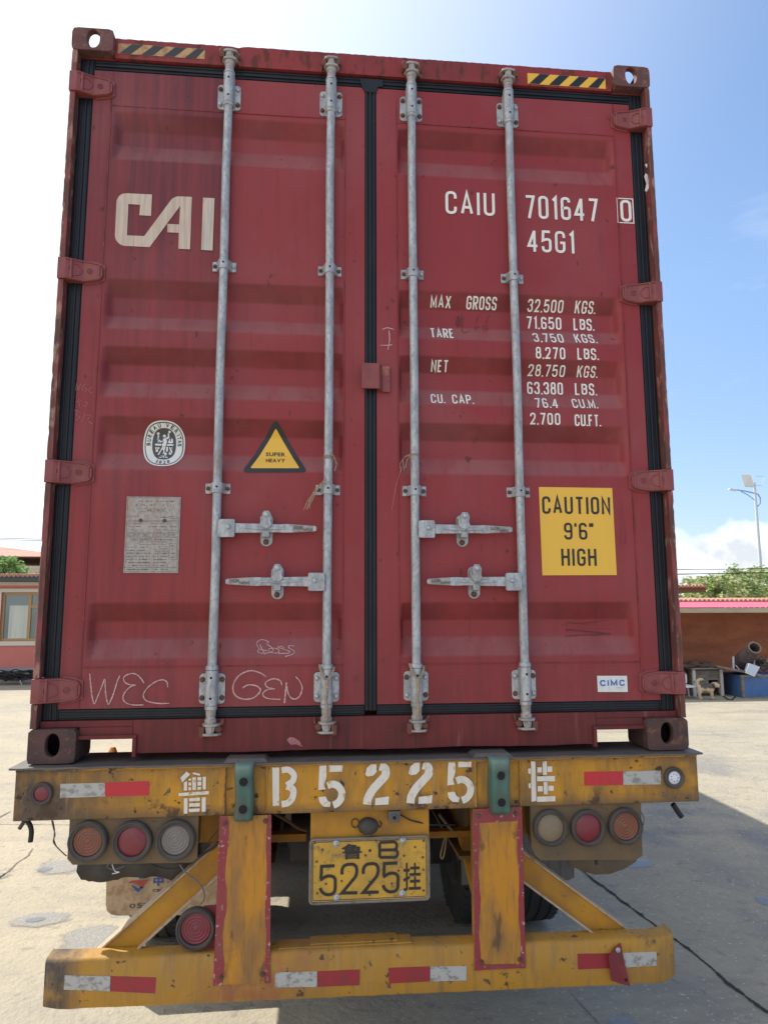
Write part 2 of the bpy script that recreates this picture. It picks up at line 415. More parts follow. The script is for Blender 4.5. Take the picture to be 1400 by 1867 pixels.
# setting
gl = [((0.7, 0.7, 0.7), 0.38, 0.66, (0.31, 0.28, 0.225), (), 0.8, 0.8),
      ((2.7, 2.7, 2.7), 0.45, 0.70, (0.44, 0.385, 0.275), (), 0.7, 0.85),
      ((0.5, 2.2, 1), 0.55, 0.64, (0.24, 0.215, 0.18), (), 0.55, 0.7),
      ((1.3, 0.8, 1), 0.52, 0.62, (0.19, 0.185, 0.18), (('x', 1.5, 2.2), ('y', 9.0, 5.0)), 0.75, 0.6),
      ((14, 14, 14), 0.50, 0.74, (0.26, 0.24, 0.21), (), 0.45, 0.9),
      ((45, 45, 45), 0.625, 0.67, (0.68, 0.66, 0.62), (('x', -0.6, 1.0),), 0.75, 0.7),
      ((11, 11, 11), 0.60, 0.66, (0.13, 0.125, 0.12), (), 0.35, 0.9),
      ((130, 130, 130), 0.60, 0.72, (0.20, 0.19, 0.17), (), 0.5, 0.9)]
MAT['ground'] = M('worn_concrete', (0.40, 0.35, 0.25), 0.85, layers=gl, bump=((26, 26, 26), 0.7, 0.02))
MAT['crack'] = M('crack_filled_with_dirt', (0.040, 0.038, 0.035), 0.95, bump=(90, 0.8, 0.01))
MAT['joint'] = M('dark_joint_line', (0.17, 0.15, 0.125), 0.95)
MAT['wet'] = M('wet_gravelly_patch', (0.30, 0.285, 0.255), 0.6, layers=[((90, 90, 90), 0.52, 0.62, (0.44, 0.42, 0.38), (), 0.8, 0.4)], bump=((70, 70, 70), 0.9, 0.012))
MAT['water'] = M('shallow_water', (0.20, 0.215, 0.235), 0.07, spec=0.8, bump=((14, 14, 14), 0.15, 0.004))
for k_, nsc, wd_ in (('wet', 9.0, 0.55), ('water', 14.0, 0.35), ('crack', 60.0, 0.9), ('joint', 60.0, 0.9)):
    t_ = MAT[k_].node_tree
    pb_ = t_.nodes['Principled BSDF']
    at_ = t_.nodes.new('ShaderNodeAttribute')
    at_.attribute_name = 'fade'
    ge_ = t_.nodes.new('ShaderNodeNewGeometry')
    no_ = t_.nodes.new('ShaderNodeTexNoise')
    no_.inputs['Scale'].default_value = nsc
    no_.inputs['Detail'].default_value = 7
    no_.inputs['Roughness'].default_value = 0.7
    t_.links.new(ge_.outputs['Position'], no_.inputs[0])
    ad_ = t_.nodes.new('ShaderNodeMath')
    ad_.operation = 'MULTIPLY_ADD'
    ad_.inputs[1].default_value = wd_*2
    t_.links.new(no_.outputs[0], ad_.inputs[0])
    t_.links.new(at_.outputs['Fac'], ad_.inputs[2])
    mr_ = t_.nodes.new('ShaderNodeMapRange')
    mr_.inputs['From Min'].default_value = 0.28+wd_+(0.22 if k_ in ('crack', 'joint') else 0)
    mr_.inputs['From Max'].default_value = 0.28+wd_+(0.22 if k_ in ('crack', 'joint') else 0)+(0.10 if k_ in ('crack', 'joint') else 0.35)
    mr_.inputs['To Max'].default_value = {'wet': 0.85, 'water': 0.55, 'crack': 1.0, 'joint': 0.8}[k_]
    t_.links.new(ad_.outputs[0], mr_.inputs['Value'])
    t_.links.new(mr_.outputs[0], pb_.inputs['Alpha'])
MAT['pinkwall'] = M('salmon_painted_wall', (0.62, 0.20, 0.16), 0.8, layers=[((2, 2, 2), 0.4, 0.7, (0.54, 0.17, 0.135), (), 0.7)], bump=(20, 0.1, 0.004))
MAT['plinth'] = M('grey_plinth', (0.36, 0.35, 0.34), 0.85, layers=[((3, 3, 9), 0.4, 0.7, (0.27, 0.26, 0.25), ())], bump=(20, 0.3, 0.006))
MAT['trim'] = M('cream_trim', (0.66, 0.60, 0.50), 0.8)
MAT['wfr'] = M('tan_window_frame', (0.40, 0.26, 0.11), 0.5)
MAT['glass'] = M('window_glass', (0.14, 0.19, 0.19), 0.06, spec=0.9)
MAT['inner'] = M('pale_curtain', (0.62, 0.64, 0.56), 0.8, layers=[((26, 1, 0.4), 0.4, 0.7, (0.44, 0.47, 0.42), ())])
MAT['wht'] = M('white_painted_metal', (0.72, 0.72, 0.70), 0.5)
MAT['tile'] = M('red_clay_tile', (0.36, 0.16, 0.11), 0.8, layers=[((5, 5, 5), 0.4, 0.7, (0.45, 0.26, 0.19), ())])
MAT['gutter'] = M('dark_gutter', (0.045, 0.055, 0.06), 0.5)
MAT['cream'] = M('cream_render', (0.62, 0.57, 0.42), 0.85)
MAT['orange'] = M('orange_brown_wall', (0.62, 0.25, 0.125), 0.85, layers=[((0.7, 0.7, 2.6), 0.40, 0.66, (0.40, 0.155, 0.08), (), 0.9), ((4, 4, 4), 0.5, 0.72, (0.34, 0.17, 0.11), (), 0.6)], bump=(8, 0.2, 0.01))
MAT['pinkroof'] = M('pink_sheet_roof', (0.66, 0.125, 0.19), 0.6)
MAT['fascia'] = M('beige_fascia', (0.46, 0.39, 0.26), 0.7, layers=[((2, 2, 9), 0.4, 0.7, (0.36, 0.29, 0.19), ())])
MAT['soffit'] = M('brown_soffit', (0.16, 0.085, 0.045), 0.8)
MAT['bluebox'] = M('blue_steel_sheet', (0.055, 0.135, 0.34), 0.55, layers=[((4, 4, 4), 0.42, 0.68, (0.10, 0.19, 0.36), (), 0.8), (12, 0.62, 0.7, (0.16, 0.12, 0.10), (), 0.7)], bump=(8, 0.3, 0.01))
MAT['board'] = M('old_grey_board', (0.24, 0.205, 0.165), 0.85, layers=[((6, 6, 20), 0.4, 0.7, (0.13, 0.11, 0.095), ())], bump=(20, 0.4, 0.006))
MAT['slab'] = M('faded_panel', (0.27, 0.20, 0.18), 0.7, layers=[((5, 5, 5), 0.4, 0.7, (0.16, 0.12, 0.11), ())])
MAT['pole_white'] = M('white_post_paint', (0.58, 0.55, 0.48), 0.7)
MAT['rustpipe'] = M('rusty_grey_pipe', (0.17, 0.115, 0.09), 0.7, layers=[((7, 7, 7), 0.42, 0.62, (0.22, 0.21, 0.21), (), 0.85), (20, 0.58, 0.66, (0.07, 0.04, 0.03), (), 0.8)], bump=(20, 0.4, 0.008))
MAT['scrap'] = M('scrap_metal_and_kennel_shade', (0.05, 0.045, 0.042), 0.7, layers=[(9, 0.5, 0.65, (0.15, 0.11, 0.09), ())], bump=(20, 0.4, 0.01))  # engine scrap; also painted shade lining the kennel
MAT['scrapwood'] = M('dark_scrap_wood', (0.11, 0.075, 0.05), 0.9, layers=[((9, 9, 9), 0.5, 0.65, (0.20, 0.16, 0.13), ())], bump=(20, 0.4, 0.01))
MAT['lampgrey'] = M('pale_grey_pole_paint', (0.52, 0.57, 0.62), 0.4)
MAT['solarback'] = M('solar_panel_back', (0.50, 0.47, 0.40), 0.5)
MAT['bluearm'] = M('blue_lamp_arm', (0.24, 0.36, 0.54), 0.4)
MAT['bark'] = M('bark', (0.12, 0.09, 0.065), 0.9, bump=(20, 0.5, 0.01))
MAT['leaf'] = M('pale_green_leaf', (0.27, 0.29, 0.15), 0.6, layers=[((1.3, 1.3, 1.3), 0.38, 0.62, (0.10, 0.16, 0.04), (), 0.9)])
MAT['leaf2'] = M('mid_green_leaf', (0.13, 0.21, 0.075), 0.6, layers=[((1.6, 1.6, 1.6), 0.38, 0.62, (0.04, 0.095, 0.02), (), 0.9)])
for k_ in ('leaf', 'leaf2'):
    t_ = MAT[k_].node_tree
    pb_ = t_.nodes['Principled BSDF']
    tr_ = t_.nodes.new('ShaderNodeBsdfTranslucent')
    ms_ = t_.nodes.new('ShaderNodeMixShader')
    ms_.inputs[0].default_value = 0.5
    src = pb_.inputs['Base Color'].links[0].from_socket
    br_ = t_.nodes.new('ShaderNodeMix')
    br_.data_type = 'RGBA'
    br_.blend_type = 'MULTIPLY'
    br_.inputs['Factor'].default_value = 1
    br_.inputs['B'].default_value = (2.6, 2.5, 2.4, 1)
    t_.links.new(src, br_.inputs['A'])
    t_.links.new(br_.outputs['Result'], tr_.inputs[0])
    t_.links.new(pb_.outputs[0], ms_.inputs[1])
    t_.links.new(tr_.outputs[0], ms_.inputs[2])
    t_.links.new(ms_.outputs[0], t_.nodes['Material Output'].inputs[0])
MAT['fur'] = M('cream_dog_fur', (0.52, 0.40, 0.26), 0.9)
MAT['fur_dark'] = M('grey_brown_dog_fur', (0.10, 0.085, 0.08), 0.9)
MAT['orange_plastic'] = M('orange_plastic', (0.55, 0.20, 0.06), 0.6)


# ------------------------------------------------------------------ mesh helpers
def box(b, x0, x1, y0, y1, z0, z1):
    v = [b.verts.new(c) for c in ((x0, y0, z0), (x1, y0, z0), (x1, y1, z0), (x0, y1, z0), (x0, y0, z1), (x1, y0, z1), (x1, y1, z1), (x0, y1, z1))]
    for f in ((0, 3, 2, 1), (4, 5, 6, 7), (0, 1, 5, 4), (1, 2, 6, 5), (2, 3, 7, 6), (3, 0, 4, 7)):
        b.faces.new([v[i] for i in f])


def prism(b, pts, y0, y1, fy=None):
    """pts: (x, z) outline; extruded from y0 (near) to y1; fy(x, z) adds to y of the near face"""
    a = [b.verts.new((x, y0 + (fy(x, z) if fy else 0), z)) for x, z in pts]
    c = [b.verts.new((x, y1, z)) for x, z in pts]
    n = len(pts)
    b.faces.new(a)
    b.faces.new(c[::-1])
    for i in range(n):
        b.faces.new((a[(i+1) % n], a[i], c[i], c[(i+1) % n]))


def extrude_pts(b, pts, d):
    d = Vector(d)
    a = [b.verts.new(p) for p in pts]
    c = [b.verts.new(Vector(p)+d) for p in pts]
    n = len(pts)
    b.faces.new(a)
    b.faces.new(c[::-1])
    for i in range(n):
        b.faces.new((a[(i+1) % n], a[i], c[i], c[(i+1) % n]))


def frame_of(d):
    d = Vector(d).normalized()
    h = Vector((0, 0, 1)) if abs(d.z) < 0.9 else Vector((1, 0, 0))
    s = d.cross(h).normalized()
    return d, s, s.cross(d)


def cyl(b, p0, p1, r0, r1=None, n=16):
    p0, p1 = Vector(p0), Vector(p1)
    r1 = r0 if r1 is None else r1
    d, s, t = frame_of(p1-p0)
    A = [b.verts.new(p0 + s*(r0*math.cos(2*math.pi*i/n)) + t*(r0*math.sin(2*math.pi*i/n))) for i in range(n)]
    C = [b.verts.new(p1 + s*(r1*math.cos(2*math.pi*i/n)) + t*(r1*math.sin(2*math.pi*i/n))) for i in range(n)]
    b.faces.new(A[::-1])
    b.faces.new(C)
    for i in range(n):
        b.faces.new((A[i], A[(i+1) % n], C[(i+1) % n], C[i]))


def lathe(b, c, axis, prof, n=24, caps=True):
    """prof: list of (distance along axis, radius)"""
    c = Vector(c)
    d, s, t = frame_of(axis)
    rings = []
    for h, r in prof:
        if r < 1e-6:
            rings.append([b.verts.new(c + d*h)])
        else:
            rings.append([b.verts.new(c + d*h + s*(r*math.cos(2*math.pi*i/n)) + t*(r*math.sin(2*math.pi*i/n))) for i in range(n)])
    for A, C in zip(rings, rings[1:]):
        for i in range(n):
            j = (i+1) % n
            if len(A) == 1 and len(C) == 1:
                continue
            if len(A) == 1:
                b.faces.new((A[0], C[j], C[i]))
            elif len(C) == 1:
                b.faces.new((A[i], A[j], C[0]))
            else:
                b.faces.new((A[i], A[j], C[j], C[i]))
    if caps and len(rings[0]) > 1:
        b.faces.new(rings[0][::-1])
    if caps and len(rings[-1]) > 1:
        b.faces.new(rings[-1])


def tube(b, pts, r, n=8, closed=False):
    pts = [Vector(p) for p in pts]
    rings = []
    m = len(pts)
    prev = None
    for i, p in enumerate(pts):
        if closed:
            d = pts[(i+1) % m] - pts[i-1]
        else:
            d = pts[min(i+1, m-1)] - pts[max(i-1, 0)]
        d = d.normalized() if d.length > 1e-9 else Vector((0, 0, 1))
        if prev is None:
            _, s, t = frame_of(d)
        else:
            s = (prev - d*prev.dot(d))
            s = s.normalized() if s.length > 1e-6 else frame_of(d)[1]
            t = s.cross(d)
        prev = s
        rr = r(i/(m-1)) if callable(r) else r
        rings.append([b.verts.new(p + s*(rr*math.cos(2*math.pi*k/n)) + t*(rr*math.sin(2*math.pi*k/n))) for k in range(n)])
    q = list(zip(rings, rings[1:])) + ([(rings[-1], rings[0])] if closed else [])
    for A, C in q:
        for k in range(n):
            b.faces.new((A[k], A[(k+1) % n], C[(k+1) % n], C[k]))
    if not closed:
        b.faces.new(rings[0][::-1])
        b.faces.new(rings[-1])


def beam(b, A, C, w, h, up=(0, 0, 1)):
    """rectangular bar from A to C, w across, h along `up`"""
    A, C, up = Vector(A), Vector(C), Vector(up)
    d = (C-A).normalized()
    s = d.cross(up).normalized()
    u = s.cross(d).normalized()
    vs = []
    for p in (A, C):
        for a, e in ((-1, -1), (1, -1), (1, 1), (-1, 1)):
            vs.append(b.verts.new(p + s*(a*w/2) + u*(e*h/2)))
    for f in ((3, 2, 1, 0), (4, 5, 6, 7), (0, 1, 5, 4), (1, 2, 6, 5), (2, 3, 7, 6), (3, 0, 4, 7)):
        b.faces.new([vs[i] for i in f])


def arc(cx, cz, rx, rz, a0, a1, n=10):
    return [(cx + rx*math.cos(R(a0+(a1-a0)*i/n)), cz + rz*math.sin(R(a0+(a1-a0)*i/n))) for i in range(n+1)]


def rrect(x0, x1, z0, z1, r, n=4):
    return arc(x1-r, z1-r, r, r, 0, 90, n) + arc(x0+r, z1-r, r, r, 90, 180, n) + arc(x0+r, z0+r, r, r, 180, 270, n) + arc(x1-r, z0+r, r, r, 270, 360, n)


def fillet(pts, r, n=5):
    """round the corners of a polyline [(x, y[, flag])] where flag is set"""
    out = [pts[0][:2]]
    for a, p, c in zip(pts, pts[1:], pts[2:]):
        if len(p) < 3 or not p[2]:
            out.append(p[:2])
            continue
        A, Q, C = Vector(a[:2]), Vector(p[:2]), Vector(c[:2])
        rr = min(r, (A-Q).length*0.5 if len(a) > 2 and a[2] else (A-Q).length*0.98, (C-Q).length*0.5 if len(c) > 2 and c[2] else (C-Q).length*0.98)
        s, e = Q + (A-Q).normalized()*rr, Q + (C-Q).normalized()*rr
        for i in range(n+1):
            t = i/n
            q = s*(1-t)**2 + Q*(2*t*(1-t)) + e*t*t
            out.append((q.x, q.y))
    out.append(pts[-1][:2])
    return out


def ribbon(pts, w, caps=False):
    """polygon strip (list of quads in 2-D) along a polyline with mitred corners; w number or function of 0..1"""
    p = [Vector(q) for q in pts]
    q2 = [p[0]]
    for a in p[1:]:
        if (a-q2[-1]).length > 1e-5:
            q2.append(a)
    p = q2
    n = len(p)
    if n < 2:
        return []
    Ls, Rs = [], []
    closed = (p[0]-p[-1]).length < 1e-4 and n > 3
    for i in range(n):
        if closed:
            a = p[i-1] if i > 0 else p[n-2]
            c = p[i+1] if i < n-1 else p[1]
        else:
            a, c = p[max(i-1, 0)], p[min(i+1, n-1)]
        d0 = (p[i]-a).normalized() if (p[i]-a).length > 1e-7 else (c-p[i]).normalized()
        d1 = (c-p[i]).normalized() if (c-p[i]).length > 1e-7 else d0
        n0, n1 = Vector((-d0.y, d0.x)), Vector((-d1.y, d1.x))
        m = (n0+n1)
        m = m.normalized() if m.length > 1e-3 else n0
        k = 1/max(0.35, m.dot(n0))
        ww = w(i/(n-1)) if callable(w) else w
        Ls.append(p[i] + m*(ww/2*k))
        Rs.append(p[i] - m*(ww/2*k))
    return [(Ls[i], Ls[i+1], Rs[i+1], Rs[i]) for i in range(n-1)]


def newbm():
    return bmesh.new()


class Root:
    pass


def thing(name, label, cat, loc, group=None):
    o = bpy.data.objects.new(name, None)
    COL.objects.link(o)
    o.location = loc
    o['label'] = label
    o['category'] = cat
    if group:
        o['group'] = group
    o.empty_display_size = 0.1
    return o


WLOC = {}


def wloc(o):
    v = Vector((0, 0, 0))
    while o is not None:
        v = v + o.location
        o = o.parent
    return v


def obj(name, parts, mat=None, parent=None, bev=None, smooth=False, label=None, cat=None, kind=None, group=None, origin=None, recalc=True, thick=None):
    """parts: a bmesh, or a list of (bmesh, material) joined as one mesh object, all in world coordinates"""
    if not isinstance(parts, list):
        parts = [(parts, mat)]
    me = bpy.data.meshes.new(name)
    mats = []
    big = bmesh.new()
    for bm_, mt in parts:
        mt = MAT[mt] if isinstance(mt, str) else mt
        if mt not in mats:
            mats.append(mt)
        k = mats.index(mt)
        if recalc and bm_.faces:
            bmesh.ops.recalc_face_normals(bm_, faces=bm_.faces[:])
        tmp = bpy.data.meshes.new('t')
        for f in bm_.faces:
            f.material_index = k
        bm_.to_mesh(tmp)
        bm_.free()
        big.from_mesh(tmp)
        bpy.data.meshes.remove(tmp)
    # origin at base centre
    if origin is None:
        vs = [v.co for v in big.verts]
        origin = Vector(((min(v.x for v in vs)+max(v.x for v in vs))/2, (min(v.y for v in vs)+max(v.y for v in vs))/2, min(v.z for v in vs)))
    origin = Vector(origin)
    bmesh.ops.translate(big, vec=-origin, verts=big.verts[:])
    big.to_mesh(me)
    big.free()
    for mt in mats:
        me.materials.append(mt)
    o = bpy.data.objects.new(name, me)
    COL.objects.link(o)
    if parent is not None:
        o.parent = parent
        o.location = origin - wloc(parent)
    else:
        o.location = origin
    if smooth:
        for p in me.polygons:
            p.use_smooth = True
        try:
            me.set_sharp_from_angle(angle=R(smooth if smooth > 1 else 40))
        except Exception:
            pass
    if thick:
        sm = o.modifiers.new('thick', 'SOLIDIFY')
        sm.thickness = thick
        sm.offset = 0
    if bev:
        md = o.modifiers.new('bevel', 'BEVEL')
        md.width = bev
        md.segments = 2
        md.limit_method = 'ANGLE'
        md.angle_limit = R(25)
        md.harden_normals = False
    if label:
        o['label'] = label
    if cat:
        o['category'] = cat
    if kind:
        o['kind'] = kind
    if group:
        o['group'] = group
    return o


def copy_part(o, loc, parent=None):
    c = o.copy()
    COL.objects.link(c)
    c.parent = parent if parent is not None else o.parent
    c.location = Vector(loc)
    return c


# ---- flat marks that follow a surface --------------------------------------------------
ZB = sorted({z+B+o_ for r_ in REC for z in r_ for o_ in (-0.0054, -0.0018, 0.0018, 0.0054)})
XB = [-1.055, -1.038, -1.021, -0.126, -0.112, 0.112, 0.126, 1.021, 1.038, 1.055]


def drape(b, eps=0.0022, surf=ysurf):
    if surf is ysurf:
        for z in ZB:
            g = b.verts[:] + b.edges[:] + b.faces[:]
            bmesh.ops.bisect_plane(b, geom=g, plane_co=(0, 0, z), plane_no=(0, 0, 1), dist=1e-6)
        for x in XB:
            g = b.verts[:] + b.edges[:] + b.faces[:]
            bmesh.ops.bisect_plane(b, geom=g, plane_co=(x, 0, 0), plane_no=(1, 0, 0), dist=1e-6)
    for v in b.verts:
        v.co.y = surf(v.co.x, v.co.z) - eps + v.co.y


def poly2(b, pts, y=0.0):
    b.faces.new([b.verts.new((x, y, z)) for x, z in pts])


def quads(b, qs, y=0.0):
    for q in qs:
        try:
            b.faces.new([b.verts.new((v.x, y, v.y)) for v in q])
        except Exception:
            pass


GL = {
 'A': (1.0, [[(0, 0), (.5, 1.03), (1, 0)], [(.19, .30), (.81, .30)]]),
 'B': (.9, [[(0, .06), (0, .94), (1, .94, 1), (1, .53, 1), (0, .53)], [(1, .53, 0), (1, .06, 1), (0, .06)]]),
 'C': (.9, [[(1, .70), (1, 1, 1), (0, 1, 1), (0, 0, 1), (1, 0, 1), (1, .30)]]),
 'E': (.75, [[(1, 1), (0, 1), (0, 0), (1, 0)], [(.1, .52), (.85, .52)]]),
 'F': (.75, [[(1, 1), (0, 1), (0, -.06)], [(.1, .52), (.85, .52)]]),
 'G': (.9, [[(1, .72), (1, 1, 1), (0, 1, 1), (0, 0, 1), (1, 0, 1), (1, .46), (.5, .46)]]),
 'H': (.9, [[(0, -.06), (0, 1.06)], [(1, -.06), (1, 1.06)], [(.1, .52), (.9, .52)]]),
 'I': (.0, [[(0, -.06), (0, 1.06)]]),
 'K': (.9, [[(0, -.06), (0, 1.06)], [(1, 1.06), (.12, .38)], [(.42, .60), (1, -.06)]]),
 'L': (.75, [[(0, 1.06), (0, 0), (1, 0)]]),
 'M': (1.15, [[(0, -.06), (0, .96), (.5, .15), (1, .96), (1, -.06)]]),
 'N': (.95, [[(0, -.06), (0, .98), (1, .02), (1, 1.06)]]),
 'O': (.9, [[(.5, 1), (0, 1, 1), (0, 0, 1), (1, 0, 1), (1, 1, 1), (.5, 1)]]),
 'P': (.9, [[(0, -.06), (0, 1), (1, 1, 1), (1, .45, 1), (.1, .45)]]),
 'R': (.9, [[(0, -.06), (0, 1), (1, 1, 1), (1, .47, 1), (.1, .47)], [(.5, .42), (1, -.06)]]),
 'S': (.85, [[(1, .74), (1, 1, 1), (0, 1, 1), (0, .55, 1), (1, .48, 1), (1, 0, 1), (0, 0, 1), (0, .27)]]),
 'T': (.9, [[(-.05, 1), (1.05, 1)], [(.5, .94), (.5, -.06)]]),
 'U': (.9, [[(0, 1.06), (0, 0, 1), (1, 0, 1), (1, 1.06)]]),
 'X': (1., [[(0, -.06), (1, 1.06)], [(0, 1.06), (.45, .56)], [(.55, .44), (1, -.06)]]),
 'Y': (1., [[(0, 1.06), (.5, .45), (1, 1.06)], [(.5, .42), (.5, -.06)]]),
 'V': (1., [[(0, 1.06), (.5, 0), (1, 1.06)]]),
 'W': (1.3, [[(0, 1.06), (.25, 0), (.5, .9), (.75, 0), (1, 1.06)]]),
 '0': (.85, [[(.5, 1), (0, 1, 1), (0, 0, 1), (1, 0, 1), (1, 1, 1), (.5, 1)]]),
 '1': (.35, [[(0, .86), (.9, 1.0), (.9, -.06)]]),
 '2': (.85, [[(0, .72), (0, 1, 1), (1, 1, 1), (1, .58, 1), (0, 0), (1.05, 0)]]),
 '3': (.85, [[(0, .76), (0, 1, 1), (1, 1, 1), (1, .54, 1), (.45, .54)], [(.55, .51), (1, .51, 1), (1, 0, 1), (0, 0, 1), (0, .25)]]),
 '4': (.95, [[(.72, 1.0), (0, .24), (1.06, .24)], [(.72, -.06), (.72, 1.02)]]),
 '5': (.85, [[(1, 1), (.08, 1), (.0, .54), (.5, .62, 1), (1, .58, 1), (1, 0, 1), (0, 0, 1), (0, .24)]]),
 '6': (.85, [[(.95, .80), (.95, 1, 1), (0, 1, 1), (0, 0, 1), (1, 0, 1), (1, .56, 1), (.08, .50)]]),
 '7': (.85, [[(-.05, 1), (1, 1), (.35, -.06)]]),
 '8': (.85, [[(.5, 1), (.05, 1, 1), (.05, .54, 1), (.95, .54, 1), (.95, 1, 1), (.5, 1)], [(.5, .54), (0, .54, 1), (0, 0, 1), (1, 0, 1), (1, .54, 1), (.5, .54)]]),
 '9': (.85, [[(0, .22), (0, 0, 1), (1, 0, 1), (1, 1, 1), (0, 1, 1), (0, .46, 1), (.92, .50)]]),
 '.': (.0, [[(0, -.055), (0, .07)]]),
 ',': (.0, [[(.0, .05), (-.05, -.10)]]),
 "'": (.0, [[(0, 1.05), (-.03, .80)]]),
 '"': (.3, [[(0, 1.05), (-.08, .80)], [(1, 1.05), (.85, .80)]]),
}


def stext(b, s, x0, x1, z0, z1, tk=0.125, y=0.0):
    """container lettering: monoline strokes fitted to a box"""
    H = z1-z0
    t = tk*H
    gap = 0.30
    adv = []
    for ch in s:
        adv.append(0.35 if ch == ' ' else (GL[ch][0]*0.42 if GL[ch][0] > 0 else 0.0))
    n = len(s)
    gaps = [gap*(0.85 if (s[i] in '.,\'' or s[i+1] in '.,\'"') else 1.0) for i in range(n-1)]
    tot = sum(adv) + sum(gaps)
    W = (x1-x0-t)
    k = W/max(tot, 1e-6)          # world units per em (horizontal)
    x = x0+t/2
    for i, ch in enumerate(s):
        if ch != ' ':
            gw = GL[ch][0]*0.42*k
            gw = gw if gw > 0 else 0.42*k*0.5
            for si, st in enumerate(GL[ch][1]):
                # scale: 1 unit in x = gw, 1 unit in y = H - t
                hh = H-t
                pts = [(x+q[0]*gw, z0+t/2+q[1]*hh) + tuple(q[2:]) for q in st]
                quads(b, ribbon(fillet(pts, gw*0.52), t), y - si*0.0003)
        x += adv[i]*k + (gaps[i]*k if i < n-1 else 0)


FONT_CACHE = {}


def fontmesh(s, bold=0.0):
    key = (s, bold)
    if key not in FONT_CACHE:
        c = bpy.data.curves.new('f', 'FONT')
        c.body = s
        c.offset = bold
        c.resolution_u = 3
        o = bpy.data.objects.new('f', c)
        COL.objects.link(o)
        dg = bpy.context.evaluated_depsgraph_get()
        m = bpy.data.meshes.new_from_object(o.evaluated_get(dg))
        bpy.data.objects.remove(o)
        vs = [(v.co.x, v.co.y) for v in m.vertices]
        fs = [tuple(p.vertices) for p in m.polygons]
        FONT_CACHE[key] = (vs, fs)
    return FONT_CACHE[key]


def ftext(b, s, x0, x1, z0, z1, y=0.0, bold=0.0, rot=None, mirror=False, fn=None):
    if len(s) > 1 and not mirror and rot is None:
        ws = []
        for ch in s:
            if ch == ' ':
                ws.append(0.3)
            else:
                v_ = fontmesh(ch, bold)[0]
                ws.append(max(v[0] for v in v_)-min(v[0] for v in v_))
        gp = 0.085
        tot = sum(ws)+gp*(len(s)-1)
        x = x0
        for i, ch in enumerate(s):
            w = ws[i]/tot*(x1-x0)
            if ch != ' ':
                ftext(b, ch, x, x+w, z0, z1, y, bold, None, False, fn)
            x += w+gp/tot*(x1-x0)
        return
    vs, fs = fontmesh(s, bold)
    ax, bx = min(v[0] for v in vs), max(v[0] for v in vs)
    az, bz = min(v[1] for v in vs), max(v[1] for v in vs)
    nv = []
    for v in vs:
        u = (v[0]-ax)/(bx-ax)
        w = (v[1]-az)/(bz-az)
        if mirror:
            u, w = 1-u, 1-w
        X, Z = x0+u*(x1-x0), z0+w*(z1-z0)
        if rot:
            cx, cz, a = rot
            dx, dz = X-cx, Z-cz
            X, Z = cx+dx*math.cos(a)-dz*math.sin(a), cz+dx*math.sin(a)+dz*math.cos(a)
        nv.append(b.verts.new(fn(X, Z) if fn else (X, y, Z)))
    for f in fs:
        try:
            b.faces.new([nv[i] for i in f])
        except Exception:
            pass


def curve2(pts, n=6):
    """Catmull-Rom through points"""
    out = []
    p = [pts[0]] + list(pts) + [pts[-1]]
    for i in range(1, len(p)-2):
        a, b_, c, d = [Vector(q) for q in p[i-1:i+3]]
        for k in range(n):
            t = k/n
            out.append(tuple(0.5*((2*b_) + (c-a)*t + (2*a-5*b_+4*c-d)*t*t + (3*b_-a-3*c+d)*t**3)))
    out.append(tuple(pts[-1]))
    return out


def px_stroke(b, pts, wpx, proj, y=0.0, smooth=True):
    """draw a photographed pen stroke on a surface; pts in photo pixels"""
    q = curve2(pts) if smooth and len(pts) > 2 else pts
    w3 = [proj(*p) for p in q]
    ww = wpx/FPX*2.75
    k = [0]

    def wf(t):
        return ww*(0.75+0.5*random.random())
    quads(b, ribbon([(p.x, p.z) for p in w3], wf), y)


# ================================================================== SETTING
b = newbm()
bmesh.ops.create_grid(b, x_segments=1, y_segments=1, size=900)
obj('ground', b, 'ground', kind='structure', origin=(0, 0, 0))


def crack(name, pts, w, jag, mat, label=None, z=0.004):
    b = newbm()
    q = []
    for a, c in zip(pts, pts[1:]):
        A, C = Vector(a), Vector(c)
        m = max(2, int((C-A).length/0.05))
        for i in range(m):
            q.append(A+(C-A)*(i/m))
    q.append(Vector(pts[-1]))
    n = len(q)
    Lr = []
    o1 = 0
    for i, p in enumerate(q):
        d = (q[min(i+1, n-1)]-q[max(i-1, 0)]).normalized()
        s = Vector((-d.y, d.x))
        o1 = 0.8*o1 + random.uniform(-jag, jag)
        ww = w*random.uniform(0.35, 1.3)
        Lr.append((p+s*(o1+ww/2), p+s*(o1-ww/2)))
    lay = b.verts.layers.float.new('fade')
    V = []
    for l_, r_ in Lr:
        m_ = (l_+r_)/2
        row = []
        for k, f_ in ((-2.2, 0.0), (-0.35, 0.85), (0.35, 0.85), (2.2, 0.0)):
            p_ = m_+(r_-l_)*0.5*k
            v_ = b.verts.new((p_.x, p_.y, z))
            v_[lay] = f_
            row.append(v_)
        V.append(row)
    for A, C in zip(V, V[1:]):
        for k in range(3):
            b.faces.new((A[k], C[k], C[k+1], A[k+1]))
    return obj(name, b, mat, kind='structure')


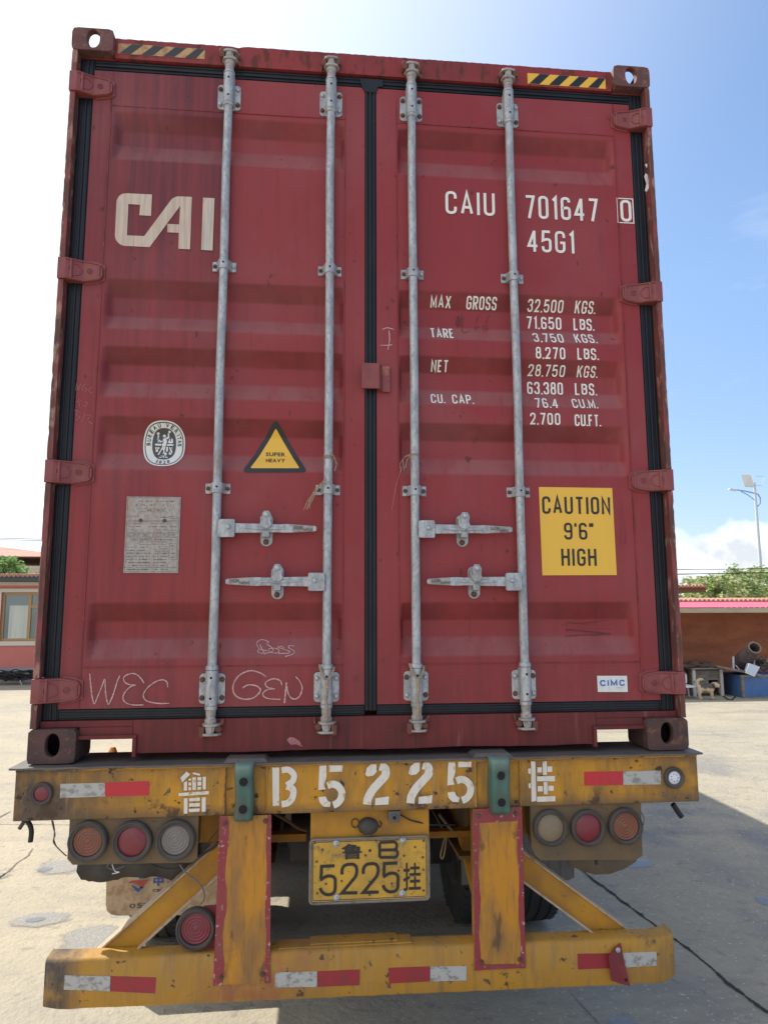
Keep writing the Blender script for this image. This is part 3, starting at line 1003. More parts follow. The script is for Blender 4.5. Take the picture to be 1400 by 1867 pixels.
crack('ground_crack', [(1.97, -2.0), (1.916, 0.73), (1.88, 1.2), (1.80, 1.9), (1.717, 2.69), (1.70, 3.6), (1.66, 6.5)], 0.022, 0.006, 'crack')
g = [G(0, 1598), G(18, 1585), G(30, 1572), G(48, 1560), G(58, 1548)]
crack('ground_crack', [(p.x, p.y) for p in [G(-60, 1640)]+g], 0.022, 0.010, 'joint')
g = [G(-40, 1512), G(20, 1480)]
crack('ground_joint', [(p.x, p.y) for p in g], 0.02, 0.004, 'joint')
g = [G(-40, 1503), G(130, 1504)]
crack('ground_joint', [(p.x, p.y) for p in g], 0.012, 0.002, 'joint')
g = [G(1040, 1810), G(1090, 1867)]
crack('ground_crack', [(p.x, p.y) for p in g], 0.006, 0.003, 'joint')


def blob(name, cx, cy, rx, ry, mat, z, seed, jag=0.18):
    rnd = random.Random(seed)
    ph = [rnd.uniform(0, 6.28) for _ in range(6)]
    b = newbm()
    lay = b.verts.layers.float.new('fade')
    prev = None
    for q_ in (1.25, 0.95, 0.6, 0.3, 0.02):
        ring_ = []
        for i in range(72):
            a = 2*math.pi*i/72
            r = q_*(1 + jag*sum(math.sin((k+2)*a+ph[k])/(k+1.5) for k in range(5)))
            v_ = b.verts.new((cx+rx*r*math.cos(a), cy+ry*r*math.sin(a), z))
            v_[lay] = {1.25: 0.0, 0.95: 0.30, 0.6: 0.75, 0.3: 1.0, 0.02: 1.0}[q_]
            ring_.append(v_)
        if prev:
            for i in range(72):
                b.faces.new((prev[i], prev[(i+1) % 72], ring_[(i+1) % 72], ring_[i]))
        prev = ring_
    b.faces.new(prev)
    return obj(name, b, mat, kind='structure')


def pblob(name, x0, y0, x1, y1, mat, z, seed, jag=0.15):
    a, c = G((x0+x1)/2, y0), G((x0+x1)/2, y1)
    l_, r_ = G(x0, (y0+y1)/2), G(x1, (y0+y1)/2)
    return blob(name, (l_.x+r_.x)/2, (a.y+c.y)/2, abs(r_.x-l_.x)/2, abs(a.y-c.y)/2, mat, z, seed, jag)


pblob('wet_patch', 20, 1661, 130, 1694, 'wet', 0.004, 3, 0.10)
pblob('puddle', 46, 1672, 84, 1684, 'water', 0.008, 4, 0.1)
pblob('wet_patch', 98, 1685, 240, 1742, 'wet', 0.004, 5, 0.15)
pblob('wet_patch', 64, 1565, 175, 1594, 'wet', 0.004, 6, 0.2)
pblob('puddle', 66, 1580, 96, 1592, 'water', 0.008, 7, 0.1)
pblob('wet_patch', -40, 1590, 14, 1610, 'wet', 0.004, 8, 0.1)
pblob('puddle', 1112, 1564, 1196, 1585, 'water', 0.004, 9, 0.1)
pblob('puddle', 1376, 1634, 1420, 1656, 'water', 0.004, 10, 0.1)
pblob('puddle', 1105, 1850, 1170, 1890, 'water', 0.004, 11, 0.1)


# ================================================================== CONTAINER
CT = thing('shipping_container', 'dark red steel shipping container with closed doors and white lettering, on the yellow trailer', 'shipping container', (0, 0, B))
# body: corrugated sides, roof, front wall, floor
b = newbm()
for s in (-1, 1):
    y = 0.25
    pts = []
    while y < 12.0:
        for dy, dx in ((0, 0), (0.072, 0), (0.14, 0.036), (0.21, 0.036)):
            pts.append((s*(1.205-dx), y+dy))
        y += 0.278
    for (xa, ya), (xc, yc) in zip(pts, pts[1:]):
        b.faces.new([b.verts.new(c) for c in ((xa, ya, B+0.16), (xc, yc, B+0.16), (xc, yc, B+2.84), (xa, ya, B+2.84))])
box(b, -1.20, 1.20, 0.12, 12.10, B+2.82, B+2.862)
box(b, -1.16, 1.16, 0.16, 12.05, B+0.135, B+0.165)
box(b, -1.16, 1.16, 12.06, 12.12, B+0.02, B+2.84)
for s in (-1, 1):
    box(b, min(s*1.155, s*1.212), max(s*1.155, s*1.212), 0.19, 12.0, B+0.045, B+0.165)
    box(b, min(s*1.16, s*1.214), max(s*1.16, s*1.214), 0.19, 12.0, B+2.80, B+2.88)
for i in range(28):
    yy = 0.5+i*0.41
    box(b, -1.15, 1.15, yy, yy+0.045, B+0.06, B+0.133)
obj('container_body', b, 'red_frame', CT)

HZ = [2.653, 1.855, 1.053, 0.2515]        # hinge heights
# rear corner posts
for s in (-1, 1):
    b = newbm()
    zz = [0.121] + [v for h in HZ[::-1] for v in (h-0.046, h+0.046)] + [2.793]
    for z0, z1 in zip(zz[0::2], zz[1::2]):
        n = max(1, int((z1-z0)/0.02))
        # slightly knocked outer edge
        ring = []
        for i in range(n+1):
            z = z0+(z1-z0)*i/n
            j = random.uniform(-0.0007, 0.0007) + (random.uniform(-0.0026, 0) if random.random() < 0.07 else 0)
            xo, xi = s*(1.219+j), s*1.196
            ring.append([b.verts.new(c) for c in ((xi, 0.0, B+z), (xo-s*0.005, -0.0005+abs(j), B+z), (xo, 0.006, B+z), (xo, 0.10, B+z), (xi, 0.10, B+z))])
        for A, C in zip(ring, ring[1:]):
            for k in range(5):
                b.faces.new((A[k], A[(k+1) % 5], C[(k+1) % 5], C[k]))
        b.faces.new(ring[0])
        b.faces.new(ring[-1][::-1])
    box(b, min(s*1.10, s*1.195), max(s*1.10, s*1.195), 0.078, 0.17, B+0.122, B+2.79)
    # hinge lugs in the gaps
    for h in HZ:
        box(b, min(s*1.198, s*1.216), max(s*1.198, s*1.216), 0.006, 0.09, B+h-0.040, B+h+0.040)
    obj('corner_post', b, 'post_edge', CT)


def casting(sx, yb, yf, z0, z1, mat, hole_y):
    """corner casting with oval holes: shell made of frames around the openings"""
    x0, x1 = (1.057, 1.2215)
    b = newbm()
    yd = 1 if yb < yf else -1
    zc = (z0+z1)/2+0.004
    xc = 1.137
    hr_x, hr_z = 0.0250, 0.0400
    # face with oval hole, thickness 28 mm
    outer = rrect(x0, x1, z0, z1, 0.012 if z0 < 1 else 0.016, 5)
    n = 48
    oval = [(xc+hr_x*math.cos(2*math.pi*i/n), zc+hr_z*math.copysign(abs(math.sin(2*math.pi*i/n))**0.85, math.sin(2*math.pi*i/n))) for i in range(n)]

    def on_outer(a):
        # ray from hole centre to rounded rectangle
        dx, dz = math.cos(a), math.sin(a)
        best = None
        m = len(outer)
        for i in range(m):
            (ax, az), (cx, cz) = outer[i], outer[(i+1) % m]
            ex, ez = cx-ax, cz-az
            den = dx*ez-dz*ex
            if abs(den) < 1e-12:
                continue
            t = ((ax-xc)*ez-(az-zc)*ex)/den
            u = ((ax-xc)*dz-(az-zc)*dx)/den
            if t > 0 and -1e-6 <= u <= 1+1e-6 and (best is None or t < best):
                best = t
        return (xc+dx*best, zc+dz*best)
    out = []
    for x, z in oval:
        out.append(on_outer(math.atan2(z-zc, x-xc)))
    rings = []
    for pts, y in ((oval, yb+yd*0.028), (oval, yb+yd*0.003), ([(xc+(x-xc)*1.07, zc+(z-zc)*1.07) for x, z in oval], yb), (out, yb), (out, yb+yd*0.030), (out, yb+yd*0.150), (out, yf), ):
        rings.append([b.verts.new((sx*x, y, B+z)) for x, z in pts])
    for k_, (A, C) in enumerate(zip(rings, rings[1:])):
        for i in range(n):
            if k_ == 4 and z0 > 1 and out[i][1] > z1-0.004 and out[(i+1) % n][1] > z1-0.004 and abs(out[i][0]-xc) < 0.050:
                continue
            b.faces.new((A[i], A[(i+1) % n], C[(i+1) % n], C[i]))
    if z0 < 1:
        b.faces.new(rings[-1])
    # inner cavity walls
    inner = [(x0+0.018, z0+0.02), (x1-0.014, z0+0.02), (x1-0.014, z1-0.02), (x0+0.018, z1-0.02)]
    if z0 > 1 and yb < 1:
        pass
    return b


for s in (-1, 1):
    # bottom rear: oval hole opens into a dark cavity
    b = casting(s, 0.0, 0.178, 0.0, 0.119, 'casting', 0)
    bb = newbm()
    box(bb, min(s*1.10, s*1.135), max(s*1.10, s*1.135), 0.09, 0.16, B+0.012, B+0.055)
    obj('corner_casting', [(b, 'casting'), (bb, 'casting')], None, CT, bev=0.004, smooth=50)
    # top rear: hole right through to the top opening, sky shows
    b = casting(s, 0.0, 0.178, 2.797, 2.896, 'casting_top', 0)
    bb = newbm()
    beam(bb, (s*1.075, 0.15, B+2.812), (s*1.16, 0.172, B+2.83), 0.03, 0.02)
    obj('corner_casting', [(b, 'casting_top'), (bb, 'casting_top')], None, CT, bev=0.004, smooth=50)
    for z0, z1 in ((0.0, 0.118), (2.778, 2.896)):
        b = newbm()
        box(b, min(s*1.057, s*1.219), max(s*1.057, s*1.219), 12.014, 12.192, B+z0, B+z1)
        obj('corner_casting', b, 'casting', CT, bev=0.008)

# header
b = newbm()
nseg = 160
xs = [-1.0575+2.115*i/nseg for i in range(nseg+1)]
ring = []
for i, x in enumerate(xs):
    dz = random.uniform(-0.0012, 0.0012) + (-0.003 if x < -0.555 else 0.0) - 0.005*math.exp(-((x+0.555)/0.02)**2)
    ring.append([b.verts.new(c) for c in ((x, 0.030, B+2.7915), (x, 0.030, B+2.884+dz), (x, 0.036, B+2.889+dz), (x, 0.119, B+2.889+dz), (x, 0.119, B+2.7915))])
for A, C in zip(ring, ring[1:]):
    for k in range(5):
        b.faces.new((A[k], A[(k+1) % 5], C[(k+1) % 5], C[k]))
b.faces.new(ring[0])
b.faces.new(ring[-1][::-1])
HEAD = obj('header_beam', b, 'red_frame', CT)
b = newbm()
for s in (-1, 1):
    box(b, min(s*1.0580, s*1.194), max(s*1.0580, s*1.194), 0.044, 0.12, B+2.7905, B+2.7965)
obj('header_return', b, 'red_frame', CT)
# sill with forklift-style pocket cut-outs beside the castings
b = newbm()
sb = [(-0.868, 0.142), (-0.868, 0.026)]
for i in range(1, 40):
    x = -0.868+1.736*i/40
    sb.append((x, 0.023+0.002*math.sin(i*0.5)+random.uniform(-0.0008, 0.0008)))
sb += [(0.868, 0.021), (0.868, 0.142)]
prism(b, [(x, B+z) for x, z in sb[::-1]], 0.030, 0.10)
for s in (-1, 1):
    box(b, min(s*0.8685, s*1.194), max(s*0.8685, s*1.194), 0.0305, 0.10, B+0.1195, B+0.142)
    box(b, min(s*0.8685, s*1.0565), max(s*0.8685, s*1.0565), 0.0305, 0.10, B+0.076, B+0.1190)
    # lip around the pocket
    box(b, min(s*0.852, s*0.866), max(s*0.852, s*0.866), 0.018, 0.18, B+0.014, B+0.0775)
    box(b, min(s*0.852, s*1.0565), max(s*0.852, s*1.0565), 0.018, 0.18, B+0.078, B+0.0915)
SILL = obj('sill_beam', b, 'sill', CT, bev=0.002)

# hazard stripes on the header
for s, x0, x1, m1, z0, z1 in ((-1, -1.046, -0.695, 'yel_faded', 2.812, 2.859), (1, 0.681, 1.032, 'yel', 2.800, 2.851)):
    b = newbm()
    poly2(b, [(x0, B+z0), (x1, B+z0), (x1, B+z1), (x0, B+z1)], 0.0285)
    b2 = newbm()
    n = 4
    w = (x1-x0)/n
    for i in range(n):
        a = x0+i*w+w*0.42 - 0.03
        pts = [(a, z0+0.001), (a+w*0.52, z0+0.001), (a+w*0.52+0.048, z1-0.001), (a+0.048, z1-0.001)]
        pts = [(min(max(x, x0), x1), z) for x, z in pts]
        poly2(b2, [(x, B+z) for x, z in pts], 0.0278)
    obj('hazard_stripe', [(b, m1), (b2, 'blk')], None, HEAD)

# ------------------------------------------------------------------ doors
STILE = 1.137
doors = {}
for s in (-1, 1):
    xa, xb = (-STILE, -0.026) if s < 0 else (0.022, STILE)
    zs = sorted(set([0.183, 0.331, 2.585, 2.738] + [round(z+o_, 4) for r_ in REC for z in r_ for o_ in (-0.0054, -0.0018, 0.0018, 0.0054)]))
    full = []
    for z0, z1 in zip(zs, zs[1:]):
        m = max(1, int((z1-z0)/0.035))
        full += [z0+(z1-z0)*i/m for i in range(m)]
    full.append(zs[-1])
    dents = [(random.uniform(0.15, 1.0)*s, random.uniform(0.2, 2.7), random.uniform(0.03, 0.10), random.uniform(-0.0008, 0.0030)) for _ in range(34)]
    if s < 0:
        cols = [xa, -1.0665, -1.0625, -1.055, -1.049, -1.043, -1.038, -1.033, -1.027, -1.021, -0.60, -0.40, -0.126, -0.119, -0.112, -0.110, -0.106, xb]
    else:
        cols = [xb if False else 0.022, 0.106, 0.110, 0.112, 0.119, 0.126, 0.40, 0.60, 1.021, 1.027, 1.033, 1.038, 1.043, 1.049, 1.055, 1.0625, 1.0665, STILE]
    fc = []
    for x0, x1 in zip(cols, cols[1:]):
        m = max(1, int((x1-x0)/0.035))
        fc += [x0+(x1-x0)*i/m for i in range(m)]
    cols = fc+[cols[-1]]
    b = newbm()
    V = {}
    for i, x in enumerate(cols):
        for j, z in enumerate(full):
            y = ysurf(x, z+B)
            warp = 0.0012*math.sin(x*7+z*3)*math.sin(z*4.2)
            for dx_, dz_, dr_, da_ in dents:
                q2_ = ((x-dx_)**2+(z-dz_)**2)/(dr_*dr_)
                if q2_ < 6:
                    warp += da_*math.exp(-q2_)
            V[i, j] = b.verts.new((x, y+warp*0.6, z+B))
    for i in range(len(cols)-1):
        for j in range(len(full)-1):
            b.faces.new((V[i, j], V[i+1, j], V[i+1, j+1], V[i, j+1]))
    bmesh.ops.recalc_face_normals(b, faces=b.faces[:])
    # back skin so that the door has thickness
    b2 = newbm()
    box(b2, xa, xb, 0.086, 0.094, B+0.183, B+2.738)
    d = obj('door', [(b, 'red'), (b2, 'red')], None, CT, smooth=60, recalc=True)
    doors[s] = d
    # weld seams
    b = newbm()
    for z in (0.331, 2.585):
        beam(b, (s*1.062, DO-0.0003, B+z), (s*0.108, DO-0.0003, B+z), 0.004, 0.0035)
    beam(b, (s*1.0645, DO-0.0003, B+0.185), (s*1.0645, DO-0.0003, B+2.736), 0.004, 0.005, (1, 0, 0))
    beam(b, (s*0.108, DO-0.0003, B+0.185), (s*0.108, DO-0.0003, B+2.70), 0.004, 0.0035, (1, 0, 0))
    obj('weld_seam', b, 'red_frame', d)

    # rubber gasket round the leaf
    b = newbm()
    gx0, gx1 = 1.137, 1.195
    for r0, r1, y in ((gx0, gx1, 0.045), (1.142, 1.150, 0.040), (1.160, 1.170, 0.039), (1.180, 1.188, 0.041)):
        box(b, min(s*r0, s*r1), max(s*r0, s*r1), y, 0.078, B+0.142, B+2.7905)
    obj('gasket', b, 'rubber', d, bev=0.003)
    b = newbm()
    e = -0.001 if s < 0 else -0.001
    x_in = -0.025 if s < 0 else 0.021
    for z0, z1, y in ((2.739, 2.790, 0.0455), (2.744, 2.751, 0.0405), (2.758, 2.768, 0.0395), (2.776, 2.785, 0.0415)):
        box(b, min(s*1.1365, x_in), max(s*1.1365, x_in), y, 0.079, B+z0, B+z1)
    obj('gasket', b, 'rubber', d, bev=0.003)
    b = newbm()
    for z0, z1, y in ((0.1425, 0.1828, 0.0455), (0.170, 0.1795, 0.0400), (0.150, 0.160, 0.041)):
        box(b, min(s*1.1365, x_in), max(s*1.1365, x_in), y, 0.079, B+z0, B+z1)
    obj('gasket', b, 'rubber', d, bev=0.003)
# centre gasket (carried by the right-hand leaf)
b = newbm()
for x0, x1, y in ((-0.0255, 0.0215, 0.0425), (-0.0235, -0.0135, 0.036), (-0.008, 0.002, 0.034), (0.008, 0.018, 0.036)):
    box(b, x0, x1, y, 0.078, B+0.16, B+2.775)
prism(b, [(-0.048, B+2.778), (-0.040, B+2.742), (-0.0255, B+2.715), (0.0215, B+2.715), (0.030, B+2.742), (0.052, B+2.745), (0.052, B+2.778)][::-1], 0.033, 0.05)
obj('gasket', b, 'rubber', doors[1], bev=0.003)

# folded cover plate over the centre seal
b = newbm()
extrude_pts(b, [(-0.040, -0.004, B+1.403), (0.030, -0.004, B+1.403), (0.030, 0.006, B+1.403), (-0.040, 0.006, B+1.403)], (0, 0, 0.104))
extrude_pts(b, [(0.030, -0.004, B+1.401), (0.044, 0.026, B+1.401), (0.044, 0.036, B+1.401), (0.030, 0.006, B+1.401)], (0, 0, 0.106))
extrude_pts(b, [(0.044, 0.026, B+1.399), (0.075, 0.026, B+1.399), (0.075, 0.036, B+1.399), (0.044, 0.036, B+1.399)], (0, 0, 0.108))
MAT['scuff'] = M('scuffed_primer', (0.34, 0.14, 0.09), 0.7, layers=[(60, 0.45, 0.6, (0.24, 0.05, 0.045), ())])
b2 = newbm()
poly2(b2, [(0.036, B+1.464), (0.073, B+1.463), (0.0735, B+1.504), (0.046, B+1.505), (0.041, B+1.49)], 0.0248)
obj('seal_cover', [(b, 'hinge'), (b2, 'scuff')], None, doors[1], bev=0.002)


# ------------------------------------------------------------------ hinges
def hinge(s, zc, parent):
    b = newbm()
    z = B+zc
    out = [(1.2195, -.043), (1.2195, .043), (1.12, .043), (1.072, .034), (1.062, .026), (1.058, .0), (1.062, -.026), (1.072, -.034), (1.12, -.043)]

    def yy(a):
        return -0.006 if a > 1.19 else (-0.006 + (1.19-a)/0.06*0.028 if a > 1.13 else 0.022)
    cols = [1.2195, 1.19, 1.16, 1.13, 1.12, 1.072, 1.062, 1.058]

    def hz(a):
        if a >= 1.12:
            return 0.043
        if a >= 1.072:
            return 0.034+(a-1.072)/0.048*0.009
        if a >= 1.062:
            return 0.026+(a-1.062)/0.010*0.008
        return 0.012+(a-1.058)/0.004*0.014
    rings = []
    for a in cols:
        h = hz(a)
        y = yy(a)
        rings.append([b.verts.new(c) for c in ((s*a, y, z-h), (s*a, y, z+h), (s*a, DO+0.002, z+h), (s*a, DO+0.002, z-h))])
    for A, C in zip(rings, rings[1:]):
        for k in range(4):
            b.faces.new((A[k], A[(k+1) % 4], C[(k+1) % 4], C[k]))
    b.faces.new(rings[0])
    b.faces.new(rings[-1][::-1])
    # raised rims, ring and bar
    for sg in (-1, 1):
        pts = [(s*a, yy(a)-0.0015, z+sg*(hz(a)-0.004)) for a in cols[1:-1]]
        tube(b, pts, 0.0035, 6)
    tube(b, [(s*1.070, 0.021, z-0.030), (s*1.070, 0.021, z+0.030)], 0.004, 6)
    rg = [(s*(1.158+0.022*math.cos(2*math.pi*i/24)), yy(1.158+0.022*math.cos(2*math.pi*i/24))-0.001, z+0.024*math.sin(2*math.pi*i/24)) for i in range(24)]
    tube(b, rg, 0.003, 6, closed=True)
    tube(b, [(s*1.170, 0.002, z-0.038), (s*1.170, 0.002, z+0.038)], 0.006, 8)
    rg = [(s*(1.106+0.010*math.cos(2*math.pi*i/16)), 0.0205, z+0.010*math.sin(2*math.pi*i/16)) for i in range(16)]
    tube(b, rg, 0.0018, 5, closed=True)
    tube(b, [(s*1.111, 0.0205, z-0.004), (s*1.101, 0.0205, z+0.004)], 0.002, 5)
    # pin knuckle behind the corner edge
    cyl(b, (s*1.207, 0.018, z-0.043), (s*1.207, 0.018, z+0.043), 0.011, n=12)
    # door-side seat plate
    b2 = newbm()
    prism(b2, [(s*x, z+zz) for x, zz in ((1.125, .050), (1.080, .046), (1.052, .032), (1.050, -.030), (1.078, -.042), (1.125, -.050))], DO-0.006, DO+0.004)
    return obj('hinge', [(b, 'hinge'), (b2, 'hinge')], None, parent, bev=0.002, smooth=45)


for s in (-1, 1):
    for h in HZ:
        hinge(s, h, doors[s])


# ------------------------------------------------------------------ lock rods
YR = 0.016
RR = 0.0170


def bolt(bz, br, x, y, z, rusty, r=0.0085):
    t = br if rusty else bz
    cyl(t, (x, y, z), (x, y-0.004, z), r*1.15, n=14)
    lathe(t, (x, y-0.004, z), (0, -1, 0), [(0, r), (0.004, r*0.9), (0.006, r*0.5), (0.0065, 0)], 12)


def guide(x, z0, z1, p0, p1, parent, rst, up):
    """four-bolt guide bracket with its sleeve"""
    g_, bz, br, hl = newbm(), newbm(), newbm(), newbm()
    xc = x
    prism(g_, [(xc+a, c) for a, c in rrect(-0.047, 0.047, B+p0, B+p1, 0.014)][::-1], DO-0.007, DO+0.002)
    # sleeve: half-round hump
    lathe(g_, (xc, YR, B+z0), (0, 0, 1), [(0, 0.0225), (z1-z0, 0.0225)], 24)
    box(g_, xc-0.0225, xc+0.0225, YR, DO, B+z0+0.004, B+z1-0.004)
    for zc in (p0+0.022, p1-0.022):
        for sx_ in (-1, 1):
            bolt(bz, br, xc+sx_*0.036, DO-0.007, B+zc, rst[0] if (sx_ < 0) == (zc > (p0+p1)/2) else rst[1])
    for zc in (z0+0.026, z1-0.026):
        cyl(hl, (xc, YR-0.0232, B+zc), (xc, YR-0.018, B+zc), 0.0048, n=12)
    # collars
    co = newbm()
    if up:
        lathe(co, (xc, YR, B+z1), (0, 0, 1), [(0.0015, 0.0232), (0.010, 0.0225), (0.012, 0.0195)], 24)
        lathe(co, (xc, YR, B+z0-0.014), (0, 0, 1), [(0, 0.019), (0.004, 0.0225), (0.0125, 0.0225)], 24)
    else:
        lathe(co, (xc, YR, B+z1+0.0015), (0, 0, 1), [(0, 0.0235), (0.012, 0.0235), (0.017, 0.019)], 24)
        lathe(co, (xc, YR, B+z0-0.016), (0, 0, 1), [(0, 0.0215), (0.002, 0.0225), (0.0145, 0.0225)], 24)
    return obj('rod_guide', [(g_, 'galv'), (co, 'galv'), (bz, 'bolt_zinc'), (br, 'bolt_rust'), (hl, 'hole')], None, parent, bev=0.0015, smooth=45)


def clampb(x, zc, parent, r1=True, r2=True):
    g_, bz, br, hl = newbm(), newbm(), newbm(), newbm()
    z = B+zc
    prof = []
    ro = 0.0215
    # omega strap section (x, y), extruded in z
    pts = [(-0.047, DO-0.005), (-0.031, DO-0.005)]
    pts += [(ro*math.cos(R(a))*1.0, YR-0.0+ro*-math.sin(R(a))) for a in range(180, -1, -15)]
    pts += [(0.031, DO-0.005), (0.047, DO-0.005), (0.047, DO+0.001), (-0.047, DO+0.001)]
    extrude_pts(g_, [(x+a, y, z-0.020) for a, y in pts], (0, 0, 0.040))
    bolt(bz, br, x-0.037, DO-0.005, z, r1, 0.007)
    bolt(bz, br, x+0.037, DO-0.005, z, r2, 0.007)
    cyl(hl, (x, YR-0.0222, z+0.002), (x, YR-0.018, z+0.002), 0.0045, n=12)
    return obj('rod_clamp', [(g_, 'galv'), (bz, 'bolt_zinc'), (br, 'bolt_rust'), (hl, 'hole')], None, parent, bev=0.0015, smooth=40)


def cam_end(x, z, up, flip, parent, beam_o):
    """claw cam at a rod end (z = height of its neck end) and the keepers welded on the frame"""
    s = 1 if up else -1
    g_ = newbm()
    zz = B+z
    lathe(g_, (x, YR, zz), (0, 0, s), [(-0.062, 0.0195), (-0.022, 0.0180), (-0.014, 0.0165), (-0.008, 0.0215), (0.004, 0.0215), (0.010, 0.0185)], 20)

    def claw(z0, z1, w, yk):
        pts = []
        for (a, y) in ((-w, 0.004), (-w*0.75, -0.020), (-0.3*w, -0.026), (0.3*w, -0.026), (w*0.75, -0.019), (w, 0.006), (w*0.82, 0.016), (0.25*w, 0.008), (-0.25*w, 0.008), (-w*0.82, 0.014)):
            pts.append((x+a*(1 if flip > 0 else -1)*(1.0 if a*flip > 0 else 0.86), YR+y+yk, zz+s*z0))
        extrude_pts(g_, pts, (0, 0, s*(z1-z0)))
    claw(0.006, 0.0155, 0.036, 0)
    claw(0.040, 0.0485, 0.040, 0)
    # web with a groove between the claws
    box(g_, x-0.0085, x+0.0085, YR-0.022, YR+0.012, min(zz+s*0.012, zz+s*0.043), max(zz+s*0.012, zz+s*0.043))
    cyl(g_, (x-0.012, YR-0.012, zz+s*0.014), (x-0.006, YR-0.014, zz+s*0.043), 0.0065, n=10)
    cyl(g_, (x+0.014, YR-0.010, zz+s*0.014), (x+0.007, YR-0.012, zz+s*0.043), 0.006, n=10)
    obj('rod_cam', g_, 'galv_dirty', parent, bev=0.002, smooth=45)
    for sg, hh in ((-1, 0.020), (1, 0.016)):
        k = newbm()
        xc = x+sg*0.029
        w_ = 0.010
        if sg == flip:
            prism(k, [(xc-w_, zz+s*0.016), (xc-w_-0.002, zz+s*0.046), (xc-w_*0.5, zz+s*0.056), (xc+w_, zz+s*0.052), (xc+w_, zz+s*0.016)], -0.004, 0.032)
        else:
            lathe(k, (xc, 0.032, zz+s*0.027), (0, -1, 0), [(0, 0.015), (0.022, 0.014), (0.028, 0.010), (0.030, 0)], 12)
            prism(k, [(xc-0.008, zz+s*0.020), (xc+sg*0.018, zz+s*0.012), (xc+sg*0.020, zz-s*0.008), (xc+sg*0.012, zz-s*0.010)], 0.016, 0.032)
        obj('cam_keeper', k, 'keeper', beam_o, bev=0.002, smooth=45)


rods = {}
for i, x in enumerate((-0.590, -0.169, 0.170, 0.589)):
    s = -1 if x < 0 else 1
    d = doors[s]
    b = newbm()
    rb_ = random.Random(i*5+2)
    knots = [(x, YR, B+0.125), (x, YR, B+0.32), (x+rb_.uniform(-.002, .002), YR+rb_.uniform(-.001, .0015), B+0.7), (x, YR, B+1.0), (x+rb_.uniform(-.003, .003), YR, B+1.45), (x, YR, B+1.903), (x+rb_.uniform(-.0025, .0025), YR, B+2.3), (x, YR, B+2.6), (x, YR, B+2.80)]
    kk = []
    for ka, kb in zip(knots, knots[1:]):
        for t_ in range(6):
            u_ = t_/6
            u_ = u_*u_*(3-2*u_)
            kk.append(Vector(ka).lerp(Vector(kb), t_/6)+Vector(((kb[0]-ka[0])*(u_-t_/6), 0, 0)))
    kk.append(Vector(knots[-1]))
    tube(b, kk, RR, 24)
    rods[i] = obj('lock_rod', b, 'galv', d, smooth=50)
    guide(x, 2.607, 2.738, 2.592, 2.704, d, (i != 1, i in (1, 2)), True)
    guide(x, 0.192, 0.318, 0.195, 0.305, d, (i % 2 == 0, i in (0, 3)), False)
    clampb(x, 1.903, d, True, i in (1,))
    clampb(x, 1.000, d, True, True)
    flip = -1 if i in (0, 2) else 1
    cam_end(x, 2.790, True, flip if i != 3 else 1, d, HEAD)
    cam_end(x, 0.134, False, -flip if i in () else (-1 if i in (0, 2) else 1), d, SILL)


